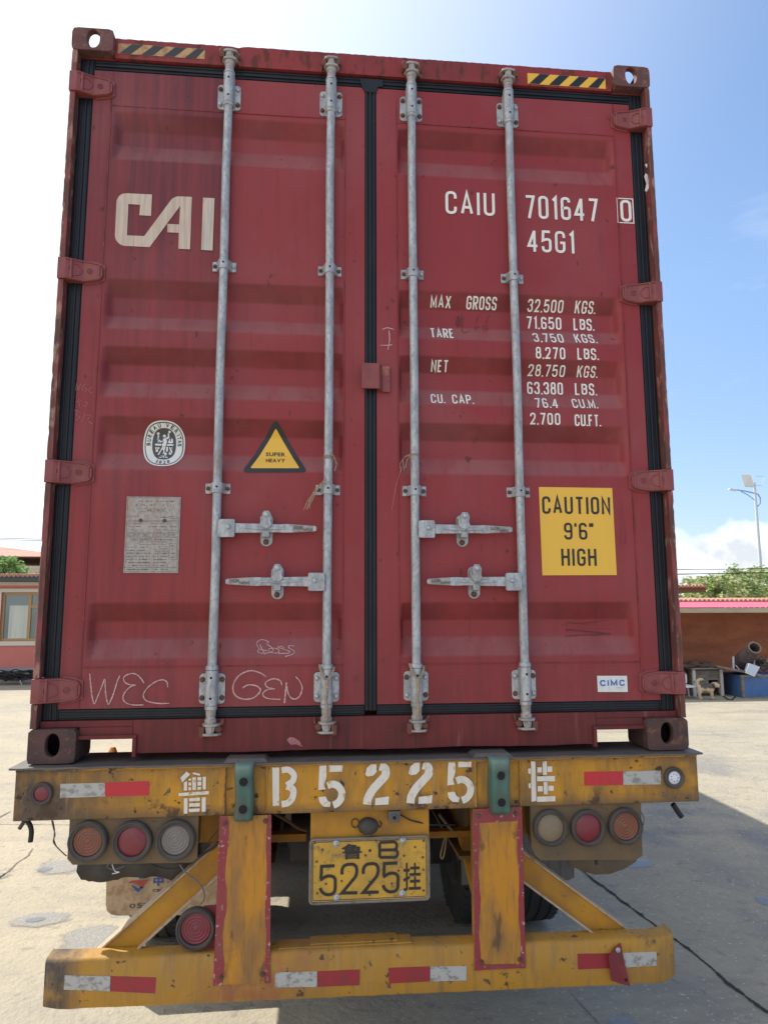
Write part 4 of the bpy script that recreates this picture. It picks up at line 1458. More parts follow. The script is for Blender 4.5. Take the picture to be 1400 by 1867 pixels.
# ------------------------------------------------------------------ door handles
def handle(xr, zc, dirn, parent):
    """handle hinged on the rod at xr, pointing dirn"""
    g_, bz, br, dk = newbm(), newbm(), newbm(), newbm()
    z = B+zc
    f = dirn
    yh = -0.004
    # hub plate wrapped on the rod
    xa, xb = xr+f*0.016, xr+f*0.072
    prism(g_, rrect(min(xa, xb), max(xa, xb), z-0.034, z+0.034, 0.006)[::-1], yh-0.010, yh-0.004)
    prism(g_, rrect(min(xa, xb)+0.002, max(xa, xb)-0.002, z-0.032, z+0.032, 0.006)[::-1], yh+0.008, yh+0.014)
    box(g_, min(xr+f*0.010, xr+f*0.022), max(xr+f*0.010, xr+f*0.022), yh-0.009, YR+0.008, z-0.032, z+0.032)
    bolt(bz, bz, xr+f*0.048, yh-0.010, z+0.004, False, 0.008)
    # bar: broad near the hub, waisted at the catch, flat grip at the end
    pr = [(0.055, .019), (0.090, .018), (0.160, .017), (0.200, .0155), (0.235, .0150), (0.262, .0165), (0.290, .0155), (0.371, .0105), (0.378, .007)]
    up_ = [(xr+f*a, z+0.001+h) for a, h in pr]
    dn_ = [(xr+f*a, z+0.001-h) for a, h in pr][::-1]
    prism(g_, up_+dn_ if f < 0 else (up_+dn_)[::-1], yh-0.004, yh+0.006)
    # centre rib
    prism(g_, [(xr+f*a, z+0.001+h) for a, h in ((0.105, 0), (0.15, 0.005), (0.20, 0.006), (0.262, 0.002), (0.262, -0.002), (0.20, -0.006), (0.15, -0.005))], yh-0.009, yh-0.003)
    # engraved grip
    ga, gb = xr+f*0.288, xr+f*0.365
    prism(dk, [(ga, z+0.0155), (gb, z+0.0110), (gb, z-0.0090), (ga, z-0.0135)], yh-0.0055, yh-0.0035)
    tx = newbm()
    lo_, hi_ = min(ga, gb), max(ga, gb)
    mid = (lo_+hi_)/2
    ftext(tx, 'SAEJIN', lo_+0.002, mid-0.001, z-0.003, z+0.011, yh-0.0062, 0.02)
    ftext(tx, 'SAEJIN', mid+0.001, hi_-0.002, z-0.009, z+0.004, yh-0.0062, 0.02, mirror=True)
    # catch: back plate, flip-over hasp, lower hook
    xc = xr+f*0.188
    prism(g_, rrect(xc-0.023, xc+0.023, z-0.064, z+0.062, 0.0225, 8)[::-1], DO-0.008, DO+0.001)
    hs = newbm()
    prism(hs, [(xc-0.018, z+0.008), (xc-0.012, z+0.002), (xc+0.008, z-0.001), (xc+0.020, z+0.010), (xc+0.021, z+0.018), (xc+0.017, z+0.024), (xc+0.019, z+0.052), (xc+0.010, z+0.066), (xc-0.008, z+0.066), (xc-0.015, z+0.054), (xc-0.014, z+0.024), (xc-0.023, z+0.018)][::-1], yh-0.018, yh-0.006)
    bolt(bz, bz, xc+0.001, yh-0.018, z+0.052, False, 0.0105)
    box(hs, xc-0.022, xc-0.015, yh-0.006, DO-0.008, z+0.018, z+0.045)
    box(hs, xc-0.013, xc+0.013, yh-0.011, DO-0.008, z-0.032, z-0.010)
    bolt(bz, br, xc-0.002, DO-0.008, z-0.048, True, 0.0095)
    return obj('door_handle', [(g_, 'galv'), (hs, 'galv'), (bz, 'bolt_zinc'), (br, 'bolt_rust'), (dk, 'galv_dirty'), (tx, 'stk_dark')], None, parent, bev=0.0015, smooth=35)


handle(-0.590, 0.843, 1, doors[-1])
handle(-0.169, 0.642, -1, doors[-1])
handle(0.170, 0.845, 1, doors[1])
handle(0.589, 0.643, -1, doors[1])

# ------------------------------------------------------------------ white lettering (photo pixels: xl, xr, y top, y bottom)
TX = [('CAIU', 812, 902, 348.5, 390), ('701647', 957, 1090, 356, 398), ('45G1', 961, 1047, 419, 459),
      ('MAX', 784, 821, 538.5, 561.5), ('GROSS', 849, 904, 539.5, 564.5), ('32,500', 960, 1025, 545, 569), ('KGS.', 1046, 1084, 548, 572),
      ('71,650', 959, 1023, 577, 599.5), ('LBS.', 1045, 1083, 580.5, 602.5), ('3,750', 973, 1028, 607.5, 623.5), ('KGS.', 1049, 1089, 609, 625),
      ('8,270', 976, 1030, 632.5, 654), ('LBS.', 1052, 1091, 634.5, 656), ('28,750', 961, 1028, 664, 686), ('KGS.', 1050, 1088, 666.5, 688.5),
      ('63,380', 961, 1026, 696, 718.5), ('LBS.', 1048, 1088, 698.5, 720.5), ('76.4', 976, 1018, 726, 743.5), ('CU.M.', 1044, 1090, 727.5, 744),
      ('2,700', 966, 1021, 752.5, 774), ('CU.FT.', 1047, 1095, 755.5, 777), ('TARE', 785, 828, 598.5, 615.5), ('NET', 785, 816, 656, 678.5),
      ('CU.', 786, 812, 718.5, 735), ('CAP.', 825, 864, 719.5, 736)]
for s_, xl, xr_, yt, yb in TX:
    a = D(xl, yb)
    t_ = D(xl, yt)
    c = D(xr_, yb)
    b = newbm()
    stext(b, s_, a.x, c.x, a.z, t_.z, 0.135 if yb-yt < 30 else 0.115)
    drape(b)
    obj('lettering', b, 'white', doors[1], recalc=False)
a, c = D(1131, 404), D(1149, 365.5)
b = newbm()
stext(b, '0', a.x, c.x, a.z, c.z, 0.125)
x0, x1, z0, z1 = D(1126, 406).x, D(1154.5, 406).x, D(1126, 406).z, D(1126, 362).z
quads(b, ribbon([(x0, (z0+z1)/2), (x0, z0), (x1, z0), (x1, z1), (x0, z1), (x0, (z0+z1)/2)], 0.0045))
drape(b)
obj('lettering', b, 'white', doors[1], recalc=False)

# big company initials, left leaf (traced outline)
b = newbm()
s6 = 220/1400


def LG(x, y):
    return D(200+x*s6, 330+y*s6)


def poly_px(b, pts, conv, y=0.0):
    q = [conv(*p) for p in pts]
    b.faces.new([b.verts.new((p.x, y, p.z)) for p in q])


rc = [(82+s_[0], s_[1]) for s_ in ()]
poly_px(b, [(84, 246), (88, 222), (100, 198), (118, 175), (142, 158), (170, 148), (205, 146), (222, 146), (222, 270), (205, 633), (205, 757), (185, 757), (150, 750), (118, 732), (90, 705), (72, 672), (66, 636)][::-1], LG)
poly_px(b, [(222, 146), (495, 160), (357, 280), (222, 270)][::-1], LG)
poly_px(b, [(495, 160), (484, 408), (350, 400), (357, 280)][::-1], LG)
poly_px(b, [(205, 633), (405, 642), (468, 770), (205, 757)][::-1], LG)
poly_px(b, [(405, 642), (712, 228), (735, 205), (762, 190), (790, 182), (822, 182), (822, 292), (468, 770)][::-1], LG)
poly_px(b, [(822, 182), (958, 188), (935, 796), (800, 790), (810, 500), (822, 292)][::-1], LG)
poly_px(b, [(675, 500), (808, 508), (804, 605), (673, 598)][::-1], LG)
poly_px(b, [(1087, 196), (1219, 203), (1197, 810), (1064, 802)][::-1], LG)
drape(b)
obj('lettering', b, 'logo', doors[-1], recalc=True)

# ------------------------------------------------------------------ stickers
# caution sheet
b, t_ = newbm(), newbm()
q = [D(981.5, 888), D(1115, 890), D(1123.5, 1048.5), D(988, 1049)]
poly2(b, [(p.x, p.z) for p in q][::-1])
drape(b, 0.0020)
for s_, xl, xr_, yt, yb in (('CAUTION', 988, 1112, 905, 937), ('9\'6"', 1028, 1082, 953, 984), ('HIGH', 1023, 1087, 1000, 1032)):
    a, tt, c = D(xl, yb), D(xl, yt), D(xr_, yb)
    stext(t_, s_, a.x, c.x, a.z, tt.z, 0.135)
drape(t_, 0.0030)
obj('caution_sticker', [(b, 'yel'), (t_, 'blk_ink')], None, doors[1], recalc=False)
# maker's sticker
b, t_, t2 = newbm(), newbm(), newbm()
q = [D(1087.5, 1232), D(1142, 1232), D(1143.5, 1261.5), D(1089, 1261.5)]
poly2(b, [(p.x, p.z) for p in q][::-1])
drape(b, 0.0020)
a, c = D(1093, 1251), D(1137.5, 1239)
stext(t_, 'CIMC', a.x, c.x, a.z, c.z, 0.23)
drape(t_, 0.0030)
for k in range(9):
    p = D(1121+k*1.8, 1254)
    poly2(t2, [(p.x, p.z-0.001), (p.x+0.0022, p.z-0.001), (p.x+0.0022, p.z+0.001), (p.x, p.z+0.001)])
drape(t2, 0.0030)
obj('maker_sticker', [(b, 'stk_white'), (t_, 'blue_ink'), (t2, 'plate')], None, doors[1], recalc=False)
# triangle
b, i_, t_ = newbm(), newbm(), newbm()
A_, B_, C_ = D(503, 764), D(442, 860), D(560, 860)


def rtri(shrink, r):
    P3 = [Vector((A_.x, A_.z)), Vector((B_.x, B_.z-0.002)), Vector((C_.x, C_.z-0.002))]
    cen = sum(P3, Vector((0, 0)))/3
    P3 = [cen+(p-cen)*shrink for p in P3]
    out = []
    for i in range(3):
        a, p, c = P3[i-1], P3[i], P3[(i+1) % 3]
        s0, e0 = p+(a-p).normalized()*r, p+(c-p).normalized()*r
        for k in range(7):
            t = k/6
            q = s0*(1-t)**2+p*(2*t*(1-t))+e0*t*t
            out.append((q.x, q.y))
    return out


poly2(b, rtri(1.03, 0.026)[::-1])
poly2(i_, rtri(0.765, 0.007)[::-1])
drape(b, 0.0020)
drape(i_, 0.0028)
for s_, xl, xr_, yt, yb in (('SUPER', 485, 520.5, 825.5, 832), ('HEAVY', 485, 520, 837, 843)):
    a, c = D(xl, yb), D(xr_, yt)
    ftext(t_, s_, a.x, c.x, a.z, c.z, 0, 0.03)
drape(t_, 0.0036)
obj('warning_sticker', [(b, 'blk'), (i_, 'yel'), (t_, 'blk_ink')], None, doors[-1], recalc=False)

# oval classification emblem
s13 = 110/1400


def EM(x, y):
    return D(240+x*s13, 760+y*s13)


w_, k_, w2, k2 = newbm(), newbm(), newbm(), newbm()
cE = EM(765, 640)
half_w = (EM(1250, 640).x-EM(280, 640).x)/2
zt, zb_ = EM(765, 88).z, EM(765, 1145).z
cz, half_h = (zt+zb_)/2, (zt-zb_)/2


def sup(fx, fz, e=2.45, n=64):
    out = []
    for i in range(n):
        a = 2*math.pi*i/n
        ca, sa = math.cos(a), math.sin(a)
        out.append((cE.x+fx*math.copysign(abs(ca)**(2/e), ca), cz+fz*math.copysign(abs(sa)**(2/e), sa)))
    return out


poly2(w_, sup(half_w, half_h))
drape(w_, 0.0020)
ringp = sup(half_w*0.905, half_h*0.925)
quads(k_, ribbon(ringp+[ringp[0]], 0.0035))
drape(k_, 0.0027)
poly2(k2, [(x, z+half_h*0.015) for x, z in sup(half_w*0.57, half_h*0.69)])
drape(k2, 0.0027)
tt = newbm()
word = 'BUREAU VERITAS'
angs = [183, 170.5, 158, 146.5, 134, 120, 107, 94, 80.5, 68, 54, 42.5, 31, 18.5, 6.5]
chs = 'BUREAU'
pos = [(178, 'B'), (163, 'U'), (148, 'R'), (133.5, 'E'), (119, 'A'), (103, 'U'), (79, 'V'), (63.5, 'E'), (48.5, 'R'), (36, 'I'), (25.5, 'T'), (13, 'A'), (0, 'S')]
for ang, ch in pos:
    a = R(ang)
    e = 2.45
    ca, sa = math.cos(a), math.sin(a)
    rr = (abs(ca/(half_w*0.742))**e + abs(sa/(half_h*0.812))**e)**(-1/e)
    x, z = cE.x+rr*ca, cz+rr*sa
    g2 = (abs(ca)**(e-1)*math.copysign(1, ca)/(half_w**e), abs(sa)**(e-1)*math.copysign(1, sa)/(half_h**e)) if False else (x-cE.x, (z-cz)*(half_w/half_h)**2)
    an = math.atan2(g2[1], g2[0])-math.pi/2
    hw, hh = (0.0056 if ch != 'I' else 0.0012), 0.0076
    ftext(tt, ch, x-hw, x+hw, z-hh, z+hh, 0, 0.02, rot=(x, z, an))
for ang, ch in ((248, '1'), (262, '8'), (277, '2'), (292, '8')):
    a = R(ang)
    x, z = cE.x+half_w*0.62*math.cos(a)*1.15, cz-half_h*0.825+half_h*0.05*(abs(ang-270)/20)
    an = R((ang-270)*0.9)
    ftext(tt, ch, x-(0.0048 if ch != '1' else 0.0018), x+(0.0048 if ch != '1' else 0.0018), z-0.0068, z+0.0068, 0, 0.01, rot=(x, z, an))
drape(tt, 0.0034)
fg = newbm()


def fpoly(pts):
    q = [EM(*p) for p in pts]
    try:
        fg.faces.new([fg.verts.new((p.x, 0, p.z)) for p in q])
    except Exception:
        pass


def fcirc(x, y, r, n=12):
    fpoly([(x+r*math.cos(2*math.pi*i/n), y+r*math.sin(2*math.pi*i/n)) for i in range(n)])


fcirc(770, 450, 34)
fcirc(890, 355, 30)
fcirc(628, 395, 32)
fpoly([(735, 520), (800, 490), (830, 560), (815, 640), (800, 690), (720, 700), (715, 640), (755, 590)])      # torso
fpoly([(800, 490), (850, 470), (850, 385), (880, 385), (885, 490), (835, 530)])                                # raised arm
fpoly([(735, 540), (700, 575), (615, 500), (597, 520), (680, 600), (730, 585)])                                # lower arm
fpoly([(610, 440), (655, 440), (635, 500), (640, 600), (618, 600), (620, 500)])                                # torch
fpoly([(720, 700), (765, 700), (700, 790), (640, 890), (612, 880), (690, 760)])                                # trailing leg
fpoly([(745, 702), (800, 700), (770, 790), (775, 850), (730, 865), (750, 810), (735, 760)])                    # standing leg
fcirc(795, 862, 32)
fpoly([(553, 625), (705, 632), (700, 675), (556, 668)])
fpoly([(835, 640), (980, 640), (978, 675), (830, 678)])
fpoly([(560, 705), (592, 705), (592, 780), (605, 780), (612, 710), (655, 705), (655, 745), (628, 750), (622, 815), (575, 820)])
fpoly([(820, 700), (858, 700), (850, 810), (806, 810)])
fpoly([(880, 710), (905, 706), (955, 800), (950, 850), (930, 850)])
fpoly([(905, 790), (870, 850), (880, 880), (930, 882), (930, 850), (900, 840)])
fpoly([(930, 708), (958, 715), (955, 760)])
fpoly([(845, 600), (875, 560), (880, 520), (900, 508), (905, 580), (925, 580), (930, 510), (960, 510), (975, 600), (940, 620), (880, 618)])
fpoly([(690, 905), (815, 905), (815, 918), (690, 918)])
fpoly([(735, 918), (757, 918), (757, 960), (735, 960)])
fpoly([(636, 935), (715, 935), (700, 955), (655, 955)])
fpoly([(775, 935), (855, 935), (838, 955), (790, 955)])
drape(fg, 0.0034)
obj('emblem_sticker', [(w_, 'stk_white'), (k_, 'stk_dark'), (k2, 'stk_dark'), (tt, 'blk_ink'), (fg, 'stk_white')], None, doors[-1], recalc=True)

# approval plate
q = [D(231.5, 905.5), D(330, 906.5), D(326, 1044.5), D(227, 1045)]
b, t_ = newbm(), newbm()
x0, x1 = (q[0].x+q[3].x)/2, (q[1].x+q[2].x)/2
z0, z1 = (q[2].z+q[3].z)/2, (q[0].z+q[1].z)/2
box(b, x0, x1, DO-0.004, DO+0.001, z0, z1)
W_, H_ = x1-x0, z1-z0
rnd = random.Random(5)


def pl(u, v):
    return (x0+u*W_, z1-v*H_)


def line(u0, v0, u1, v1, w=0.0012):
    quads(t_, ribbon([pl(u0, v0), pl(u1, v1)], w), DO-0.0046)


def rect(u0, v0, u1, v1, w=0.0010):
    line(u0, v0, u1, v0, w)
    line(u0, v1, u1, v1, w)
    quads(t_, ribbon([pl(u0, v0), pl(u0, v1)], w), DO-0.0049)
    quads(t_, ribbon([pl(u1, v0), pl(u1, v1)], w), DO-0.0049)


rect(0.02, 0.012, 0.98, 0.315)
rect(0.02, 0.33, 0.98, 0.47)
rect(0.02, 0.485, 0.98, 0.52)
rect(0.02, 0.535, 0.98, 0.985)
line(0.02, 0.93, 0.98, 0.93)
rect(0.26, 0.595, 0.76, 0.630)
rect(0.62, 0.655, 0.79, 0.680)
rect(0.56, 0.700, 0.79, 0.722)
rect(0.82, 0.615, 0.955, 0.825)
rect(0.80, 0.26, 0.955, 0.285)
rect(0.22, 0.16, 0.72, 0.20)


def dashes(u0, u1, v, h, dens=0.75, step=0.022):
    u = u0
    while u < u1:
        if rnd.random() < dens:
            w = step*rnd.uniform(0.35, 0.9)
            c0, c1 = pl(u, v+h*rnd.uniform(0.3, 0.5)), pl(u+w, v-h*rnd.uniform(0.3, 0.5))
            poly2(t_, [(c0[0], c0[1]), (c1[0], c0[1]), (c1[0], c1[1]), (c0[0], c1[1])], DO-0.0046)
        u += step


dashes(0.10, 0.90, 0.06, 0.020, 0.6)
dashes(0.17, 0.82, 0.11, 0.018, 0.5)
dashes(0.38, 0.70, 0.18, 0.022, 0.7)
dashes(0.05, 0.25, 0.262, 0.015)
dashes(0.55, 0.78, 0.27, 0.015, 0.5)
for v in (0.355, 0.395, 0.44):
    dashes(0.04, 0.28, v, 0.014, 0.6)
    dashes(0.45, 0.94, v, 0.014, 0.55)
dashes(0.04, 0.95, 0.503, 0.014, 0.6)
for i in range(5):
    v = 0.745+i*0.04
    dashes(0.04, 0.48, v, 0.016, 0.85)
    dashes(0.54, 0.79, v, 0.016, 0.8)
dashes(0.04, 0.42, 0.667, 0.016, 0.7)
dashes(0.04, 0.40, 0.707, 0.016, 0.7)
dashes(0.05, 0.46, 0.955, 0.018, 0.9)
dashes(0.56, 0.82, 0.955, 0.018, 0.8)
for i in range(4):
    dashes(0.855, 0.92, 0.645+i*0.05, 0.016, 0.9)
bx = pl(0.12, 0.578)
ftext(t_, 'CSC SAFETY APPROVAL', bx[0], pl(0.88, 0)[0], bx[1], pl(0, 0.552)[1], DO-0.0046, 0.02)
h_ = newbm()
for u in (0.27, 0.715):
    c = pl(u, 0.315)
    lathe(h_, (c[0], DO-0.004, c[1]), (0, -1, 0), [(0, 0.0075), (0.002, 0.0065), (0.003, 0)], 14)
for u in (0.035, 0.965):
    for v in (0.02, 0.98):
        pass
obj('approval_plate', [(b, 'plate'), (t_, 'ink'), (h_, 'bolt_rust')], None, doors[-1], recalc=False)

# ------------------------------------------------------------------ chalk and marker writing
s7 = 1/7


def W7(pts):
    return [(130+x*s7, 1205+y*s7) for x, y in pts]


b = newbm()
px_stroke(b, W7([(242, 165), (250, 260), (262, 370), (278, 480), (302, 545), (345, 450), (395, 330), (433, 235), (440, 330), (450, 450), (478, 550), (520, 480), (560, 370), (590, 270), (625, 185)]), 2.0, D)
px_stroke(b, W7([(935, 285), (900, 230), (850, 180), (790, 160), (710, 180), (672, 225), (700, 280), (770, 305), (830, 305)]), 1.9, D, -0.0002)
px_stroke(b, W7([(830, 305), (760, 330), (690, 400), (665, 470), (700, 530), (790, 560), (930, 560)]), 1.8, D, -0.0004)
px_stroke(b, W7([(1235, 335), (1225, 270), (1170, 240), (1080, 265), (980, 340), (925, 430), (955, 500), (1040, 530), (1140, 542), (1255, 540)]), 1.9, D)
drape(b, 0.0020)
obj('chalk_writing', b, 'chalk', doors[-1], recalc=False)
b = newbm()
s46 = 300/1400


def W2(pts):
    return [(340+x*s46, 1180+y*s46) for x, y in pts]


px_stroke(b, W2([(680, 250), (620, 215), (540, 200), (450, 240), (400, 320), (410, 400), (480, 440), (570, 430), (630, 370), (600, 330), (530, 320), (480, 345)]), 2.2, D)
px_stroke(b, W2([(812, 325), (800, 285), (740, 268), (675, 300), (690, 340), (752, 355)]), 2.2, D)
px_stroke(b, W2([(752, 355), (690, 360), (650, 400), (690, 435), (800, 443)]), 2.0, D, -0.0002)
px_stroke(b, W2([(835, 475), (842, 400), (852, 300)]), 2.6, D)
px_stroke(b, W2([(855, 330), (870, 400), (910, 440), (960, 420), (985, 350), (965, 290), (930, 250)]), 2.2, D, -0.0002)
drape(b, 0.0020)
obj('chalk_writing', b, 'chalk', doors[-1], recalc=False)
s87 = 160/1400


def W3(pts):
    return [(440+x*s87, 1150+y*s87) for x, y in pts]


b = newbm()
px_stroke(b, W3([(300, 210), (325, 280), (385, 378)]), 1.5, D)
px_stroke(b, W3([(290, 290), (250, 215), (270, 165), (340, 142), (440, 178), (410, 210), (480, 260), (515, 300), (470, 340), (380, 358), (290, 350), (265, 320), (310, 300), (420, 322)]), 1.3, D, -0.0002)
px_stroke(b, W3([(510, 280), (440, 290), (450, 330), (530, 355), (600, 345), (590, 295), (520, 275)]), 1.3, D, -0.0004)
px_stroke(b, W3([(685, 272), (640, 250), (585, 262), (700, 300), (775, 335), (740, 358), (600, 360)]), 1.5, D, -0.0006)
px_stroke(b, W3([(850, 245), (770, 238), (760, 270), (850, 330), (800, 380), (700, 410)]), 1.5, D, -0.0008)
drape(b, 0.0020)
obj('chalk_writing', b, 'chalk', doors[-1], recalc=False)
b = newbm()
px_stroke(b, [(697, 601), (706, 598), (718, 601)], 1.8, D)
px_stroke(b, [(709, 602), (710, 620), (707, 638)], 1.9, D, -0.0002)
px_stroke(b, [(693, 630), (704, 630), (715, 629)], 1.7, D, -0.0004)
drape(b, 0.0020)
obj('chalk_mark', b, 'chalk', doors[1], recalc=False)
b = newbm()
for pts in ([(139, 712), (141, 700), (144, 712), (148, 700), (152, 713)], [(158, 700), (153, 705), (159, 711), (154, 716)], [(169, 706), (163, 712), (170, 718)],
            [(144, 726), (146, 741)], [(140, 733), (150, 731)], [(153, 733), (160, 735), (157, 741), (152, 738)],
            [(137, 749), (144, 750), (140, 756), (146, 761), (139, 767)], [(156, 754), (150, 770)], [(158, 758), (166, 758), (161, 766), (169, 773)]):
    px_stroke(b, pts, 1.0, D)
drape(b, 0.0020)
obj('chalk_writing', b, 'chalk_faint', doors[-1], recalc=False)
b = newbm()
s14 = 1/14


def W5(pts):
    return [(820+x*s14, 560+y*s14) for x, y in pts]


for pts, w in (([(205, 230), (175, 330), (165, 440), (200, 455), (230, 360), (215, 240)], 1.5), ([(300, 195), (290, 290), (230, 390)], 1.2), ([(290, 300), (380, 290)], .8),
               ([(245, 430), (290, 390), (345, 380)], 1.0), ([(180, 520), (290, 450), (320, 480), (300, 580), (340, 640), (420, 640), (490, 590)], 1.0),
               ([(740, 195), (690, 320), (655, 420)], .8), ([(1003, 190), (960, 290), (890, 420)], .8), ([(750, 520), (680, 505), (630, 550), (680, 590)], .9),
               ([(960, 480), (850, 480), (835, 550), (900, 590), (970, 560), (900, 530)], .8)):
    px_stroke(b, W5(pts), w, D)
drape(b, 0.0020)
obj('marker_scribble', b, 'marker', doors[1], recalc=False)
b = newbm()
px_stroke(b, [(1030, 1135), (1055, 1137), (1113, 1130), (1060, 1139), (1114, 1139), (1052, 1142), (1114, 1147), (1030, 1147), (1080, 1152), (1113, 1155), (1060, 1158), (1028, 1160)], 1.1, D, 0, False)
px_stroke(b, [(1034, 1148), (1085, 1153), (1113, 1157), (1075, 1158)], 1.2, D, -0.0003, False)
drape(b, 0.0020)
obj('marker_scribble', b, 'marker', doors[1], recalc=False)
b = newbm()
px_stroke(b, [(1130, 990), (1132, 914), (1141, 990), (1132, 992)], .6, D, -0.0003, False)
drape(b, 0.0020)
obj('marker_scribble', b, 'marker', doors[1], recalc=False)

# scrapes on the sill
b = newbm()
for pts in ([(523, 1349), (528, 1344), (537, 1345), (545, 1350), (552, 1362), (540, 1357), (530, 1358)], ):
    b.faces.new([b.verts.new((P(x, y, 0.029).x, 0.0288, P(x, y, 0.029).z)) for x, y in pts][::-1])
obj('scrape_mark', b, 'chalk_faint', SILL, recalc=False)

# ------------------------------------------------------------------ ropes and twine on the rods


def helix_rope(b, pts, r, strands=2, turns=9, n=90, sr=None):
    pts = [Vector(p) for p in pts]
    # resample catmull in 3-D
    dense = []
    p = [pts[0]]+pts+[pts[-1]]
    for i in range(1, len(p)-2):
        a, q, c, d = p[i-1:i+3]
        for k in range(12):
            t = k/12
            dense.append(0.5*((2*q)+(c-a)*t+(2*a-5*q+4*c-d)*t*t+(3*q-a-3*c+d)*t**3))
    dense.append(pts[-1])
    for s_ in range(strands):
        out = []
        m = len(dense)
        for i, q in enumerate(dense):
            d = (dense[min(i+1, m-1)]-dense[max(i-1, 0)]).normalized()
            _, u, v = frame_of(d)
            a = turns*2*math.pi*i/m + 2*math.pi*s_/strands
            out.append(q+u*(r*math.cos(a))+v*(r*math.sin(a)))
        tube(b, out, sr or r*0.95, 6)


def loopx(x, z, r, zt, a0=0, a1=360, n=20, yc=YR):
    return [(x+r*math.cos(R(a0+(a1-a0)*i/n)), yc+r*math.sin(R(a0+(a1-a0)*i/n)), z+zt*i/n) for i in range(n+1)]


for x, lab in ((-0.169, 'braided rope looped round the foot of the second lock rod from the left'), (0.170, 'braided rope hanging from the foot of the third lock rod, over a rusty bolt')):
    b = newbm()
    z = B+0.322
    yf = YR-0.030
    left = [(x-0.026, YR+0.005, z+0.010), (x-0.024, yf+0.012, z-0.002), (x-0.014, yf, z-0.026), (x-0.002, yf-0.002, z-0.044)]
    right = [(x+0.027, YR+0.005, z+0.002), (x+0.024, yf+0.012, z-0.008), (x+0.014, yf, z-0.030), (x+0.002, yf-0.002, z-0.044)]
    helix_rope(b, left, 0.0026, 2, 5)
    helix_rope(b, right, 0.0026, 2, 5)
    tail = [(x, yf-0.003, z-0.044), (x+0.002, yf-0.004, z-0.075), (x-0.003, yf-0.003, z-0.11), (x+0.001, yf+0.000, z-0.140), (x-0.001, yf+0.003, z-0.165), (x+0.001, yf+0.004, z-0.185)]
    helix_rope(b, tail, 0.0034, 3, 12, sr=0.0030)
    obj('rope', b, 'twine', None, label=lab, cat='rope', group='ropes tied round the lock rods', smooth=60)
b = newbm()
for k in range(3):
    tube(b, loopx(-0.169, B+1.118+k*0.005, RR+0.002, 0.003, 0, 350), 0.0017, 5)
pts = [D(601, 829), D(608, 838), D(613, 850), D(610, 862)]
tube(b, [(p.x, YR-0.012, p.z) for p in pts], 0.0014, 5)
rnd = random.Random(3)
for k in range(5):
    A0 = P(594, 872+k*2, -0.008)
    A1 = P(578+rnd.uniform(-4, 4), 890, -0.012)
    A2 = P(566+rnd.uniform(-5, 5), 912, -0.010)
    A3 = P(558+rnd.uniform(-5, 7), 926+rnd.uniform(-4, 6), -0.006)
    tube(b, [A0, A1, A2, A3], 0.0013, 5)
obj('twine', b, 'twine', None, label='frayed straw-coloured twine trailing left from the second lock rod at mid height', cat='twine', group='loose twine on the lock rods')
b = newbm()
for k in range(2):
    tube(b, loopx(0.169, B+1.137+k*0.004, RR+0.002, 0.003, 0, 350), 0.0015, 5)
for px in ([(749, 829), (741, 830), (734, 838), (737, 858)], [(748, 830), (738, 833), (729, 846), (731, 860)], [(749, 831), (742, 838), (739, 853)], [(752, 829), (760, 844), (764, 870)], [(733, 850), (722, 885), (714, 930)]):
    pp = [P(a, c, -0.008) for a, c in px]
    tube(b, pp, 0.0006 if px[0][0] == 733 else 0.0013, 5)
obj('twine', b, 'twine', None, label='thin twine knotted round the third lock rod with a curled tail on its left', cat='twine', group='loose twine on the lock rods')
for lab, pts in (('small white plastic scrap caught on the right container post, the upper one', [(1175, 300), (1180, 298), (1183, 303), (1178, 306)]),
                 ('longer white plastic scrap caught on the right container post, the lower one', [(1176, 316), (1181, 320), (1183, 340), (1179, 350), (1175, 348), (1178, 335), (1174, 322)])):
    b = newbm()
    pp = [P(a, c, 0.022+random.uniform(-.006, .006)) for a, c in pts]
    f1 = [b.verts.new(p) for p in pp]
    b.faces.new(f1)
    obj('plastic_scrap', b, 'rag', None, label=lab, cat='plastic scrap', thick=0.006, bev=0.002)

# ================================================================== TRAILER
TR = thing('semi_trailer', 'weathered yellow skeletal trailer with grimy lamps, number plate and underride bumper, under the red container', 'trailer', (0, 0, 0))
YB = -0.030
# rear cross beam
b = newbm()
for x0, x1, y in ((-1.243, -0.527, YB), (-0.3805, 0.3780, YB-0.002), (0.545, 1.233, YB)):
    box(b, x0, x1, y, 0.20, B-0.182, B-0.0105)
for x0, x1 in ((-0.5265, -0.381), (0.3785, 0.5445)):
    box(b, x0, x1, YB+0.002, 0.20, B-0.184, B-0.0105)
BEAM = obj('rear_beam', b, 'ty', TR, bev=0.003)
b = newbm()
n = 70
ring = []
for i in range(n+1):
    x = -1.262+2.512*i/n
    j = random.uniform(-0.0015, 0.0015)
    k = random.uniform(-0.001, 0.001)
    ring.append([b.verts.new(c) for c in ((x, YB-0.014+j, B-0.0100+k), (x, YB-0.014+j, B-0.0035+k), (x, 0.215, B-0.0035), (x, 0.215, B-0.0100))])
for A, C in zip(ring, ring[1:]):
    for k in range(4):
        b.faces.new((A[k], A[(k+1) % 4], C[(k+1) % 4], C[k]))
b.faces.new(ring[0])
b.faces.new(ring[-1][::-1])
obj('deck_plate', b, 'steelgrey', BEAM)
